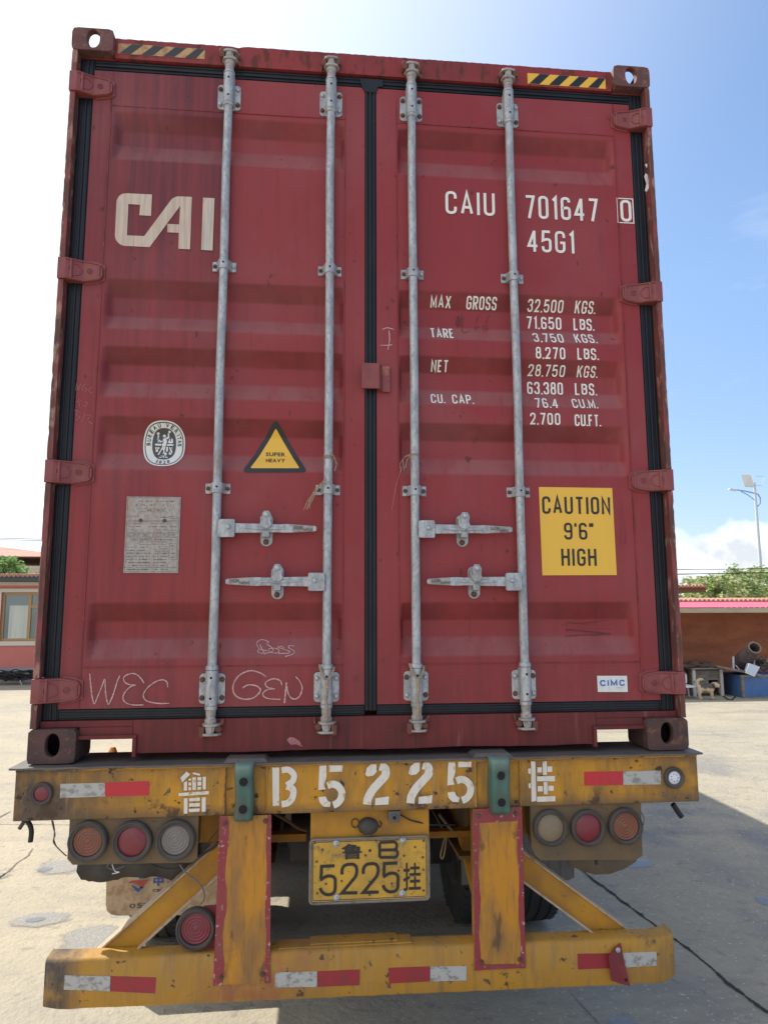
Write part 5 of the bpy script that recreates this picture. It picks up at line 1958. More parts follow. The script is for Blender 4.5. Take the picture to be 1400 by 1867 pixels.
# weld bead and vertical seams
b = newbm()
pts = [(-1.24+2.47*i/120, YB-0.003+random.uniform(-.002, .001), B-0.0135+random.uniform(-.0015, .0015)) for i in range(121)]
tube(b, pts, 0.0045, 6)
for x in (-0.5268, -0.3805, 0.3783, 0.5448):
    tube(b, [(x+random.uniform(-.0015, .0015), YB-0.001, B-0.178+0.164*i/30) for i in range(31)], lambda t: 0.0035+random.uniform(0, .0015), 6)
obj('weld_bead', b, 'ty_bumper', BEAM, smooth=60)
for xa, xb in ((-0.535, -0.375), (0.368, 0.520)):
    b = newbm()
    extrude_pts(b, [(xa, YB-0.012, B-0.0030), (xb, YB-0.012, B-0.0030), (xb-0.016, YB+0.004, B+0.0105), (xa+0.016, YB+0.004, B+0.0105)], (0, 0.10, 0))
    obj('rest_pad', b, 'steelgrey', BEAM, bev=0.002)


def plane(Y):
    return lambda x, z: Y


def marks(name, fn, mat, parent, Y, eps=0.002):
    b = newbm()
    fn(b)
    for v in b.verts:
        v.co.y = Y-eps+v.co.y
    return obj(name, b, mat, parent, recalc=False)


def pq(b, pts, Y=YB, y=0.0):
    q = [P(x, z, Y) for x, z in pts]
    b.faces.new([b.verts.new((p.x, y, p.z)) for p in q])


# stencilled registration on the beam: left character
s7 = 200/1400


def ST(x, y):
    return (310+x*s7, 1385+y*s7)


def left_char(b):
    for pts in ([(135, 230), (215, 150), (262, 185), (160, 290)], [(290, 180), (305, 160), (390, 180), (385, 205)],
                [(180, 290), (222, 270), (222, 392), (180, 392)], [(240, 245), (275, 235), (275, 262), (245, 268)], [(240, 290), (275, 290), (275, 328), (240, 328)], [(240, 350), (275, 350), (272, 388), (240, 388)],
                [(290, 225), (335, 222), (335, 385), (290, 385)], [(355, 222), (405, 220), (405, 265), (355, 265)], [(355, 280), (405, 278), (405, 328), (355, 330)], [(355, 348), (405, 345), (400, 380), (355, 382)],
                [(422, 220), (462, 215), (460, 378), (422, 380)], [(115, 425), (500, 398), (500, 440), (115, 465)],
                [(182, 492), (228, 490), (228, 685), (180, 690)], [(248, 492), (385, 480), (385, 525), (248, 530)], [(248, 555), (385, 550), (385, 595), (248, 600)], [(245, 625), (385, 620), (380, 660), (245, 668)],
                [(410, 480), (460, 475), (458, 660), (408, 665)]):
        pq(b, [ST(*p) for p in pts][::-1])


marks('registration_mark', left_char, 'spray', BEAM, YB)
s35 = 400/1400


def SN(x, y):
    return (480+x*s35, 1380+y*s35)


def rib_px(b, pts, w, conv, Y=YB, y=0.0, smooth=True):
    q = curve2(pts) if smooth else pts
    ww = w*s35/FPX*2.71
    quads(b, ribbon([(P(*conv(*p), Y).x, P(*conv(*p), Y).z) for p in q], ww), y)


def stB(b):
    pq(b, [SN(*p) for p in [(58, 66), (103, 66), (103, 308), (62, 312)]][::-1])
    rib_px(b, [(118, 85), (160, 80), (195, 110), (190, 150), (150, 180)], 36, SN)
    rib_px(b, [(150, 185), (190, 205), (188, 255), (160, 290), (118, 300)], 38, SN, y=-0.0003)


def st5(ox, oy=0):
    def f(b):
        c = lambda x, y: SN(x+ox, y+oy)
        pq(b, [c(*p) for p in [(358, 55), (403, 52), (403, 128), (388, 175), (398, 205), (352, 210)]][::-1])
        pq(b, [c(*p) for p in [(420, 52), (508, 52), (504, 92), (422, 95)]][::-1])
        rib_px(b, [(410, 182), (440, 172), (476, 184), (500, 220), (496, 262), (474, 292), (446, 306)], 42, c)
        pq(b, [c(*p) for p in [(352, 255), (398, 250), (410, 275), (430, 290), (425, 318), (385, 315), (360, 290)]][::-1])
    return f


def st2(ox, oy=0):
    def f(b):
        c = lambda x, y: SN(x+ox, y+oy)
        pq(b, [c(*p) for p in [(650, 112), (660, 70), (690, 42), (722, 35), (722, 95), (700, 118), (665, 124)]][::-1])
        rib_px(b, [(742, 58), (775, 72), (778, 115), (740, 160), (700, 205), (668, 260), (662, 302)], 50, c)
        pq(b, [c(*p) for p in [(715, 262), (802, 250), (798, 302), (712, 306)]][::-1])
    return f


marks('registration_mark', stB, 'spray', BEAM, YB-0.002)
marks('registration_mark', st5(0), 'spray', BEAM, YB-0.002)
marks('registration_mark', st2(0), 'spray', BEAM, YB-0.002)
marks('registration_mark', st2(275, -8), 'spray', BEAM, YB-0.002)
marks('registration_mark', st5(820, -30), 'spray', BEAM, YB-0.002)
s31 = 440/1400


def SR(x, y):
    return (840+x*s31, 1350+y*s31)


def right_char(b):
    for pts in ([(405, 120), (430, 122), (436, 350), (408, 355)], [(388, 165), (403, 160), (403, 195), (390, 190)], [(390, 250), (403, 246), (404, 278), (392, 275)],
                [(472, 120), (496, 120), (498, 200), (474, 200)], [(442, 155), (468, 155), (468, 185), (442, 185)], [(500, 150), (528, 150), (528, 182), (500, 182)],
                [(440, 208), (545, 205), (543, 236), (440, 236)], [(478, 240), (500, 240), (502, 312), (480, 312)], [(444, 264), (474, 264), (474, 295), (444, 295)], [(504, 262), (538, 262), (536, 292), (504, 292)],
                [(440, 325), (546, 322), (546, 352), (440, 356)]):
        pq(b, [SR(*p) for p in pts][::-1])


marks('registration_mark', right_char, 'spray', BEAM, YB)


def refl(name, pts, mat, parent, Y, lab=None):
    """pts TL TR BR BL in photo pixels"""
    q = [P(x, z, Y) for x, z in pts]
    b = newbm()
    a = [b.verts.new((p.x, Y-0.0015, p.z)) for p in q]
    c = [b.verts.new((p.x, Y+0.001, p.z)) for p in q]
    b.faces.new(a[::-1])
    for i in range(4):
        b.faces.new((a[i], a[(i+1) % 4], c[(i+1) % 4], c[i]))
    o = obj(name, b, mat, parent)
    if lab:
        o['label'] = lab
    return o


refl('reflector', [(111, 1429), (192, 1427), (192, 1452), (110, 1455)], 'refl_w', BEAM, YB, 'grimy white reflector strip')
refl('reflector', [(192.3, 1427), (273, 1424), (272, 1450), (192.3, 1452)], 'refl_r', BEAM, YB, 'red reflector strip')
refl('reflector', [(1064.5, 1407), (1135, 1406), (1135, 1431), (1064.5, 1432)], 'refl_r', BEAM, YB, 'red reflector strip')
refl('reflector', [(1135.3, 1406), (1204, 1405), (1204, 1430), (1135.3, 1431)], 'refl_w', BEAM, YB, 'grimy white reflector strip')


def lamp(name, px, py, rpo, rpi, mat, parent, Y, d=0.022, style='rings', lab=None):
    c = P(px, py, Y)
    k = (c-CAM).dot(_f)/FPX
    ro, ri = rpo*k, rpi*k
    b, l_, e = newbm(), newbm(), newbm()
    lathe(b, (c.x, Y, c.z), (0, -1, 0), [(0, ro*0.99), (d*0.5, ro), (d*0.95, ro*0.965), (d*1.05, ro*0.90), (d*0.85, (ro*0.45+ri*0.55)), (d*0.80, ri*1.03), (d*0.35, ri*1.0)], 40, caps=False)
    if style == 'rings':
        pr = [(d*0.5, ri*1.02)]
        m = 5
        for i in range(m):
            r0 = ri*(1-i/m)
            pr += [(d*0.55+0.0020, r0-ri*0.05), (d*0.55+0.0022, r0-ri*0.11), (d*0.55, r0-ri*0.17)]
        pr = [p for p in pr if p[1] > 0.002]
        pr += [(d*0.55+0.003, 0.0)]
        lathe(l_, (c.x, Y, c.z), (0, -1, 0), pr, 40, caps=False)
    else:
        lathe(l_, (c.x, Y, c.z), (0, -1, 0), [(d*0.5, ri*1.02), (d*0.62, ri*0.9), (d*0.78, ri*0.5), (d*0.82, 0)], 40, caps=False)
    parts = [(b, 'lamp_rim')]
    if style == 'dots':
        for i in range(7):
            a = i*0.9
            cyl(e, (c.x+ri*0.55*math.cos(a), Y-d*0.74, c.z+ri*0.55*math.sin(a)), (c.x+ri*0.55*math.cos(a), Y-d*0.80, c.z+ri*0.55*math.sin(a)), 0.0022, n=8)
        parts.append((e, 'stk_dark'))
    o = obj(name, parts, None, parent, smooth=50, label=lab)
    obj('lens', l_, mat, o, smooth=50)
    return o


def lamp_part(*a, **k):
    """lamp that sits on a part: rim and lens together, one mesh each"""
    name, px, py, rpo, rpi, mat, parent, Y = a[:8]
    c0 = len(COL.objects)
    o = lamp(*a, **k)
    lens = [ch for ch in o.children][0]
    # keep to three levels: the lens joins the lamp mesh as a second material
    big = bmesh.new()
    big.from_mesh(o.data)
    me2 = lens.data.copy()
    off = lens.location
    tmp = bmesh.new()
    tmp.from_mesh(me2)
    bmesh.ops.translate(tmp, vec=off, verts=tmp.verts[:])
    o.data.materials.append(MAT[mat])
    idx = len(o.data.materials)-1
    for f in tmp.faces:
        f.material_index = idx
    tmp.to_mesh(me2)
    tmp.free()
    big.from_mesh(me2)
    big.to_mesh(o.data)
    big.free()
    for p in o.data.polygons:
        p.use_smooth = True
    bpy.data.objects.remove(lens)
    return o


lamp_part('marker_lamp', 78, 1446, 20, 13.5, 'lens_r', BEAM, YB, d=0.016, style='dome', lab='small red marker lamp')
lamp_part('marker_lamp', 1226.5, 1417, 19, 11.5, 'lens_ww', BEAM, YB, d=0.016, style='dots', lab='small white marker lamp')

# ---- lamp panels below the beam
YP = -0.018


def panel(pts, parent_name, th=0.004):
    q = [P(x, z, YP) for x, z in pts]
    b = newbm()
    prism(b, [(p.x, p.z) for p in q], YP, YP+th)
    # folded flanges
    zt = max(p.z for p in q)
    x0, x1 = min(p.x for p in q), max(p.x for p in q)
    box(b, x0, x0+0.004, YP+th, YP+0.06, zt-0.13, zt)
    box(b, x1-0.004, x1, YP+th, YP+0.06, zt-0.13, zt)
    return obj(parent_name, b, 'panel', TR, bev=0.001)


PLL = panel([(129, 1478), (363, 1475), (360, 1565), (349, 1573), (133, 1577), (123, 1566)], 'lamp_panel')
for px, m in ((163, 'lens_o'), (243.5, 'lens_r'), (322, 'lens_w')):
    lamp_part('tail_lamp', px, 1532 if px < 300 else 1529.5, 35.5, 25.5, m, PLL, YP, d=0.026, style='dome' if m == 'lens_r' else 'rings', lab={'lens_o': 'dusty orange indicator lamp', 'lens_r': 'red tail lamp', 'lens_w': 'dusty clear reversing lamp'}[m])
PLR = panel([(967, 1460), (1168, 1460), (1171, 1560), (1158, 1568)] + [(985, 1547+22), (975, 1560), (968, 1545)], 'lamp_panel')
for px, m in ((1001, 'lens_t'), (1069, 'lens_r'), (1137, 'lens_o')):
    lamp_part('tail_lamp', px, 1507.5 if px < 1100 else 1504.5, 32, 24, m, PLR, YP, d=0.026, style='rings' if m == 'lens_o' else 'dome', lab={'lens_o': 'dusty orange indicator lamp with rings', 'lens_r': 'red tail lamp', 'lens_t': 'dust-coated tan lamp'}[m])
# low fog lamp beside the left post
b = newbm()
q = [P(372, 1652, 0.0), P(396, 1650, 0.0), P(396, 1728, 0.0), P(350, 1728, 0.0)]
prism(b, [(q[0].x, q[0].z), (q[1].x, q[1].z), (q[2].x, q[2].z), (q[3].x, q[3].z)], 0.0, 0.005)
FG = obj('lamp_bracket', b, 'hook_red', TR)
lamp_part('fog_lamp', 359, 1689.5, 36, 27, 'lens_r', FG, -0.001, d=0.03, style='rings', lab='dusty red fog lamp with rings')

# ---- green rubber buffers
for (pl_, pr_, pt, pb) in ((426, 466, 1393, 1502), (888, 932, 1382.5, 1489)):
    YG = YB-0.060
    a, c = P(pl_, pb, YG), P(pr_, pt, YG)
    x0, x1 = a.x, c.x
    if pl_ < 500:
        x0, x1 = P(427, 1450, YG).x, P(461, 1450, YG).x
    else:
        x0, x1 = P(896, 1450, YG).x, P(932, 1450, YG).x
    z0, z1 = a.z, c.z
    b = newbm()
    cx = (x0+x1)/2
    n = 26
    # D-shaped profile with drilled bolt wells
    holes = [z0+(z1-z0)*0.235, z0+(z1-z0)*0.70]
    hr = 0.0155
    nx, nzn = 14, 46
    V = {}
    for i in range(nx+1):
        for j in range(nzn+1):
            u, v = i/nx, j/nzn
            x = x0+(x1-x0)*u
            z = z0+(z1-z0)*v
            ex = min(u, 1-u)*(x1-x0)
            ez = min(v, 1-v)*(z1-z0)
            rr = 0.016
            d = 0
            if ex < rr:
                d += rr-math.sqrt(max(0, rr*rr-(rr-ex)**2))
            if ez < 0.02:
                d += 0.020-math.sqrt(max(0, 0.020**2-(0.020-ez)**2))
            x += 0.002*math.sin(v*7+pl_)
            V[i, j] = b.verts.new((x, YG+d*1.1+0.0015*math.sin(v*11), z))
    for i in range(nx):
        for j in range(nzn):
            b.faces.new((V[i, j], V[i+1, j], V[i+1, j+1], V[i, j+1]))
    bl = [V[i, 0] for i in range(nx+1)] + [V[nx, j] for j in range(1, nzn+1)] + [V[i, nzn] for i in range(nx-1, -1, -1)] + [V[0, j] for j in range(nzn-1, 0, -1)]
    back = [b.verts.new((v.co.x, YB-0.001, v.co.z)) for v in bl]
    m = len(bl)
    for i in range(m):
        b.faces.new((bl[i], back[i], back[(i+1) % m], bl[(i+1) % m]))
    b.faces.new(back)
    h_, rm = newbm(), newbm()
    for hz_ in holes:
        cyl(h_, (cx, YG-0.0012, hz_), (cx, YG+0.002, hz_), hr, n=24)
        lathe(rm, (cx, YG+0.001, hz_), (0, -1, 0), [(0, hr+0.004), (0.0028, hr+0.0025), (0.0030, hr+0.0005), (0.0018, hr-0.0008)], 24, caps=False)
    obj('rubber_buffer', [(b, 'green'), (h_, 'hole'), (rm, 'green')], None, TR, smooth=50)

# ---- posts down to the bumper
YS = -0.046
for i, (tl, tr, br_, bl_) in enumerate((((401, 1488), (495, 1486), (492, 1793), (389, 1797)), ((862, 1476), (951, 1471), (958, 1765), (865, 1770)))):
    q = [P(x, z, YS) for x, z in (tl, tr, br_, bl_)]
    b, r_, bo = newbm(), newbm(), newbm()
    x0, x1 = (q[0].x+q[3].x)/2, (q[1].x+q[2].x)/2
    zt, zb_ = (q[0].z+q[1].z)/2, (q[2].z+q[3].z)/2
    prism(b, [(p.x, p.z) for p in q], YS, YS+0.005)
    box(b, x0+0.012, x1-0.012, YS+0.0055, 0.055, zb_+0.03, B-0.186)
    # red painted border with an uneven inner edge
    rn = random.Random(i)
    N_ = 40
    bw = (0.030, 0.016) if i == 0 else (0.021, 0.019)
    for sd_ in (0, 1):
        x_ = x0 if sd_ == 0 else x1
        sg = 1 if sd_ == 0 else -1
        w_ = bw[sd_]
        ww = [w_*(1+0.15*math.sin(k*0.4+sd_+i)+rn.uniform(-.06, .06)) for k in range(N_+1)]
        for k in range(N_):
            za, zc = zb_+(zt-zb_)*k/N_, zb_+(zt-zb_)*(k+1)/N_
            xa0 = q[3].x+(q[0].x-q[3].x)*k/N_ if sd_ == 0 else q[2].x+(q[1].x-q[2].x)*k/N_
            xa1 = q[3].x+(q[0].x-q[3].x)*(k+1)/N_ if sd_ == 0 else q[2].x+(q[1].x-q[2].x)*(k+1)/N_
            pts = [(xa0, za), (xa0+sg*ww[k], za), (xa1+sg*ww[k+1], zc), (xa1, zc)]
            if sg < 0:
                pts = pts[::-1]
            poly2(r_, pts, YS-0.0006)
    if i == 1:
        poly2(r_, [(x0+0.018, zt-0.001), (x0+0.018, zt-0.050), (x1-0.018, zt-0.046), (x1-0.018, zt-0.001)][::1], YS-0.0009)
        poly2(r_, [(x0+0.018, zb_+0.001), (x1-0.018, zb_+0.001), (x1-0.018, zb_+0.016), (x0+0.018, zb_+0.020)][::1], YS-0.0009)
    for (bx_, bz_) in ((x0+0.022, zb_+0.028), (x1-0.022, zb_+0.030), (x0+0.022, zt-0.022), (x1-0.022, zt-0.020)):
        lathe(bo, (bx_, YS, bz_), (0, -1, 0), [(0, 0.009), (0.002, 0.009), (0.003, 0.006), (0.007, 0.0055), (0.0075, 0)], 12)
        if bz_ < zt-0.3:
            cyl(bo, (bx_-0.002, YS, bz_), (bx_+0.001, YS-0.012, bz_+0.002), 0.0035, n=8)
    PO = obj('bumper_post', [(b, 'ty_post')], None, TR, bev=0.0015)
    obj('painted_border', r_, 'redborder', PO, recalc=False)
    obj('bolts', bo, 'bolt_rust', PO, smooth=40)

# ---- underride bumper: channel with rounded, battered ends
YU = -0.040
b = newbm()


def bz(x):
    k = (x+1.11)/2.19
    return (B-0.628-0.021*k, B-0.786-0.019*k)


xs = [-1.112, -1.108, -1.09, -1.06, -1.02] + [-1.0+2.0*i/60 for i in range(61)] + [1.02, 1.05, 1.08, 1.10, 1.112, 1.116]
rings = []
rn = random.Random(4)
for x in xs:
    zt, zb_ = bz(x)
    yb = YU
    if x < -1.02:
        t = (-1.02-x)/0.09
        yb += 0.022*t*t
        zb_ += 0.0
        zt -= 0.006*t*t
    if x > 1.01:
        t = (x-1.01)/0.106
        yb += 0.040*t**3
        zb_ += 0.006*t*t
        zt += 0.004*math.sin(x*90)
    d_ = rn.uniform(-0.0012, 0.0012)
    rr = 0.014
    prof = [(yb+0.075, zt-0.004), (yb+0.075, zt+0.001), (yb+rr, zt+d_), (yb+rr*0.35, zt-rr*0.35+d_), (yb+d_*0.5, zt-rr), (yb+d_, zb_+rr*0.6), (yb+rr*0.3, zb_+0.002+d_), (yb+rr, zb_+d_), (yb+0.075, zb_), (yb+0.075, zb_+0.005), (yb+0.010, zb_+0.006), (yb+0.006, zt-0.008)]
    rings.append([b.verts.new((x, y, z)) for y, z in prof])
for A, C in zip(rings, rings[1:]):
    m = len(A)
    for k in range(m):
        b.faces.new((A[k], A[(k+1) % m], C[(k+1) % m], C[k]))
b.faces.new(rings[0])
b.faces.new(rings[-1][::-1])
BU = obj('underride_bumper', b, 'ty_bumper', TR, smooth=40)
# lapped plates welded on the top edge, centre
b = newbm()
zt, _ = bz(0)
box(b, -0.33, 0.14, YU+0.020, YU+0.085, zt+0.001, zt+0.006)
box(b, -0.22, 0.09, YU+0.030, YU+0.092, zt+0.0062, zt+0.011)
obj('lap_plate', b, 'ty_bumper', BU, bev=0.001)
for nm, pts, m, lb in (('reflector', [(119, 1778), (202, 1780), (201, 1807), (117, 1804)], 'refl_w', 'grimy white reflector strip'), ('reflector', [(202.3, 1780), (285, 1782), (283, 1811), (201.3, 1807)], 'refl_rd', 'dull red reflector strip'),
                       ('reflector', [(502, 1773), (578, 1771), (578, 1799), (501, 1800)], 'refl_w', 'grimy white reflector strip'), ('reflector', [(578.3, 1771), (656, 1768), (655, 1796), (578.3, 1799)], 'refl_rd', 'dull red reflector strip'),
                       ('reflector', [(708, 1765), (784, 1762), (784, 1789), (709, 1793)], 'refl_rd', 'dull red reflector strip'), ('reflector', [(784.3, 1762), (850, 1761), (850, 1787), (784.3, 1789)], 'refl_w', 'grimy white reflector strip'),
                       ('reflector', [(1052, 1739), (1118, 1738), (1118, 1765), (1053, 1767)], 'refl_rd', 'dull red reflector strip'), ('reflector', [(1118.3, 1738), (1196, 1735), (1196, 1760), (1118.3, 1765)], 'refl_w', 'grimy white reflector strip')):
    refl(nm, pts, m, BU, YU-0.0005, lb)
# bent red plate hanging on the right end
b = newbm()
YQ = YU-0.010
pts = [(1130, 1718), (1138, 1757), (1147, 1796), (1133, 1794), (1112, 1785), (1106, 1741), (1118, 1729)]
q = [P(x, z, YQ) for x, z in pts]
q[0].y = YQ-0.004
q[2].y = YQ-0.006
q[5].y = YQ-0.014
q[4].y = YQ-0.010
cen = sum(q, Vector((0, 0, 0)))/7
cen.y = YQ-0.002
vq = [b.verts.new(p) for p in q]
vc = b.verts.new(cen)
for i in range(7):
    b.faces.new((vq[i], vc, vq[(i+1) % 7]))
b2, b3 = newbm(), newbm()
c = P(1126, 1732, YQ-0.004)
lathe(b2, (c.x, YQ-0.004, c.z), (0, -1, 0), [(0, 0.008), (0.002, 0.0075), (0.003, 0.004), (0.006, 0.004), (0.006, 0)], 12)
c = P(1140, 1786, YQ-0.004)
cyl(b3, (c.x, YQ-0.0075, c.z), (c.x, YQ-0.004, c.z), 0.004, n=10)
obj('red_plate', [(b, 'hook_red'), (b2, 'bolt_zinc'), (b3, 'hole')], None, BU, thick=0.003, recalc=False)
# ---- diagonal braces (channel section)
for s, lo_, hi_ in ((-1, ((168, 1748), (238, 1752)), ((397, 1541), (397, 1623))), (1, ((1152, 1703), (1076, 1708)), ((953, 1556), (953, 1642)))):
    # web traced at y = 0.05, top flange leaning back, bottom flange
    w0, w1, f0, f1 = newbm(), newbm(), newbm(), newbm()
    Yw = 0.045
    a, c = P(*lo_[0], Yw), P(*lo_[1], Yw)
    d_, e_ = P(*hi_[0], Yw), P(*hi_[1], Yw)
    ax = (d_-a).normalized()
    perp = Vector((-ax.z, 0, ax.x)) if s > 0 else Vector((ax.z, 0, -ax.x))
    if perp.z > 0:
        perp = -perp
    h = 0.082
    A0, D0 = a+Vector((0, 0, 0)), d_+ax*0.06
    A0 = A0-ax*0.03
    B0, E0 = A0+perp*h, D0+perp*h
    extrude_pts(w0, [(A0.x, Yw, A0.z), (D0.x, Yw, D0.z), (E0.x, Yw, E0.z), (B0.x, Yw, B0.z)], (0, 0.006, 0))
    for (p0, p1, yo) in ((A0, D0, -0.006), (B0, E0, -0.028)):
        up_ = -perp
        extrude_pts(f0, [(p0.x, Yw+yo, p0.z), (p1.x, Yw+yo, p1.z), (p1.x+up_.x*0.007, Yw+yo, p1.z+up_.z*0.007), (p0.x+up_.x*0.007, Yw+yo, p0.z+up_.z*0.007)], (0, 0.075, 0))
    obj('diagonal_brace', [(w0, 'ty_web'), (f0, 'ty_dust')], None, TR, bev=0.0015)
# ---- number-plate carrier, plate, camera
b = newbm()
a, c = P(565, 1530, 0.0), P(783, 1476, 0.0)
box(b, a.x+0.002, c.x-0.002, 0.0, 0.19, a.z-0.22, B-0.185)
obj('plate_carrier', b, 'ty_web', TR, bev=0.003)
YN = -0.012
q = [P(564.5, 1529, YN), P(783, 1522.5, YN), P(784, 1640, YN), P(563, 1651.5, YN)]
x0, x1 = (q[0].x+q[3].x)/2, (q[1].x+q[2].x)/2
zt, zb_ = (q[0].z+q[1].z)/2, (q[2].z+q[3].z)/2
b, fr, tx, bo, hz_ = newbm(), newbm(), newbm(), newbm(), newbm()
prism(b, rrect(x0+0.004, x1-0.004, zb_+0.004, zt-0.004, 0.008)[::-1], YN, YN+0.004)
o_ = rrect(x0+0.004, x1-0.004, zb_+0.004, zt-0.004, 0.012, 5)
tube(fr, [(x, YN-0.001, z) for x, z in o_], 0.0052, 8, closed=True)
o_ = rrect(x0+0.013, x1-0.013, zb_+0.014, zt-0.013, 0.008, 5)
rimp = newbm()
tube(rimp, [(x, YN-0.0005, z) for x, z in o_], 0.0012, 6, closed=True)
YT = YN-0.0016


def NPL(x, y):
    return P(480+x*s35, 1380+y*s35, YN)


for ch, xa, xb, ya, yb, bo_ in (('鲁', 498, 630, 552, 655, 0.02), ('挂', 893, 1003, 672, 855, 0.012)):
    pa, pc = NPL(xa, yb), NPL(xb, ya)
    ftext(tx, ch, pa.x, pc.x, pa.z, pc.z, YT, bo_)
c = NPL(680, 597)
cyl(tx, (c.x, YT, c.z), (c.x, YT-0.0006, c.z), 0.005, n=14)


def nstroke(pts, w, r=0.4, k=0):
    q = [(NPL(*p[:2]).x, NPL(*p[:2]).z)+tuple(p[2:]) for p in pts]
    quads(tx, ribbon(fillet(q, r, 8), w), YT-0.0004*k)


PW = 0.0108
nstroke([(742, 552), (742, 640)], PW*0.95)
nstroke([(742, 546), (850, 540, 1), (852, 592, 1), (742, 594)], PW*0.9, 0.02, 1)
nstroke([(742, 594), (856, 592, 1), (856, 640, 1), (742, 640)], PW*0.9, 0.02, 2)


def n5(ox, oy):
    nstroke([(455+ox, 694+oy), (372+ox, 698+oy), (368+ox, 775+oy)], PW, 0.01)
    nstroke([(364+ox, 784+oy), (410+ox, 755+oy, 1), (460+ox, 765+oy, 1), (458+ox, 876+oy, 1), (380+ox, 880+oy, 1), (363+ox, 835+oy)], PW, 0.028, 1)


def n2(ox, oy):
    nstroke([(502+ox, 750+oy), (500+ox, 688+oy, 1), (592+ox, 682+oy, 1), (600+ox, 750+oy, 1), (502+ox, 868+oy), (600+ox, 866+oy)], PW, 0.030)


n5(0, 0)
n2(0, 0)
n2(136, -4)
n5(400, -18)
for px, py in ((465, 552), (890, 532), (468, 897), (887, 871)):
    c = NPL(px, py)
    lathe(bo, (c.x, YN-0.001, c.z), (0, -1, 0), [(0, 0.0125), (0.003, 0.011), (0.0045, 0.006), (0.009, 0.0055), (0.011, 0.003), (0.0115, 0)], 16)
for px, py in ((328, 548), (342, 668), (378, 592), (345, 870), (400, 810), (500, 792), (678, 880), (897, 630), (968, 575), (1022, 535), (1020, 720), (1022, 852), (862, 725), (652, 628), (1018, 640), (820, 808)):
    c = NPL(px, py)
    lathe(hz_, (c.x, YN-0.0005, c.z), (0, -1, 0), [(0, 0.0042), (0.0022, 0.0036), (0.003, 0)], 10)
PLT = obj('number_plate', [(b, 'plyel'), (rimp, 'stk_dark')], None, TR, smooth=40)
obj('plate_frame', fr, 'plframe', PLT, smooth=60)
obj('plate_characters', tx, 'blk_ink', PLT, recalc=False)
obj('plate_bolts', [(bo, 'bolt_zinc'), (hz_, 'bolt_rust')], None, PLT, smooth=40)
b, b2 = newbm(), newbm()
c = P(718, 1487.5, -0.02)
box(b, c.x-0.0215, c.x+0.0215, -0.035, 0.0, c.z-0.018, c.z+0.019)
cyl(b, (c.x, -0.035, c.z-0.001), (c.x, -0.041, c.z-0.001), 0.012, n=16)
cyl(b2, (c.x, -0.0405, c.z-0.001), (c.x, -0.042, c.z-0.001), 0.007, n=16)
obj('rear_camera', [(b, 'steelgrey'), (b2, 'hole')], None, TR, bev=0.003)
b, b2, b3 = newbm(), newbm(), newbm()
c = P(671, 1506, -0.004)
lathe(b, (c.x, 0.0, c.z), (0, -1, 0), [(0, 0.030), (0.010, 0.030), (0.024, 0.026), (0.034, 0.015), (0.036, 0)], 24)
for v in b.verts:
    v.co.x = c.x+(v.co.x-c.x)*1.25
lathe(b2, (c.x, -0.012, c.z-0.016), (0, -1, -0.6), [(0, 0.014), (0.010, 0.012), (0.014, 0)], 14)
rg = [(c.x-0.047+0.013*math.cos(2*math.pi*i/20), -0.006, c.z+0.012+0.015*math.sin(2*math.pi*i/20)) for i in range(20)]
tube(b3, rg, 0.0018, 6, closed=True)
p4 = [P(692, 1497, -0.006), P(696, 1501, -0.006), P(693, 1508, -0.006), P(687, 1504, -0.006)]
tube(b3, p4, 0.0022, 6)
obj('number_plate_lamp', [(b, 'guard'), (b2, 'lens_w'), (b3, 'wire')], None, TR, smooth=50)
b = newbm()
p4 = [P(729, 1485, -0.010), P(750, 1496, -0.010), P(785, 1504, 0.01), P(830, 1504, 0.06)]
tube(b, p4, 0.0028, 6)
obj('camera_cable', b, 'wire', TR, smooth=60)
# ---- small yellow cross bar and verticals under the beam
b = newbm()
a, c = P(495, 1527, 0.30), P(560, 1527, 0.30)
box(b, -0.62, -0.24, 0.29, 0.34, P(520, 1534, .30).z, P(520, 1520, .30).z)
box(b, 0.22, 0.66, 0.29, 0.34, P(820, 1526, .30).z, P(820, 1514, .30).z)
obj('cross_bar', b, 'ty_web', TR, bev=0.002)
b = newbm()
for s in (-1, 1):
    box(b, min(s*0.55, s*0.76), max(s*0.55, s*0.76), 0.10, 0.13, B-0.31, B-0.186)
obj('gusset_plate', b, 'ty_web', TR, bev=0.002)
b = newbm()
beam(b, P(846, 1524, 0.33), P(905, 1760, 0.05), 0.05, 0.05, (0, 1, 0))
beam(b, P(475, 1530, 0.33), P(436, 1760, 0.05), 0.05, 0.05, (0, 1, 0))
obj('inner_strut', b, 'ty_web', TR, bev=0.002)

# ---- chassis, axles, wheels
for s in (-1, 1):
    b = newbm()
    x = s*0.43
    box(b, x-0.07, x+0.07, 0.21, 12.0, B-0.10, B-0.086)
    box(b, x-0.07, x+0.07, 0.21, 12.0, B-0.44, B-0.426)
    box(b, x-0.006, x+0.006, 0.21, 12.0, B-0.4255, B-0.1005)
    obj('chassis_rail', b, 'chassis', TR)
for y in (0.9, 1.5, 2.6, 3.9, 5.2, 6.6, 8.2, 9.8, 11.6):
    b = newbm()
    box(b, -0.42, 0.42, y, y+0.10, B-0.36, B-0.14)
    if y in (5.2, 11.6):
        box(b, -1.2, 1.2, y+0.101, y+0.30, B-0.14, B-0.01)
    obj('cross_member', b, 'chassis', TR)
WR = 0.515
axles = (1.93, 3.24, 4.55)


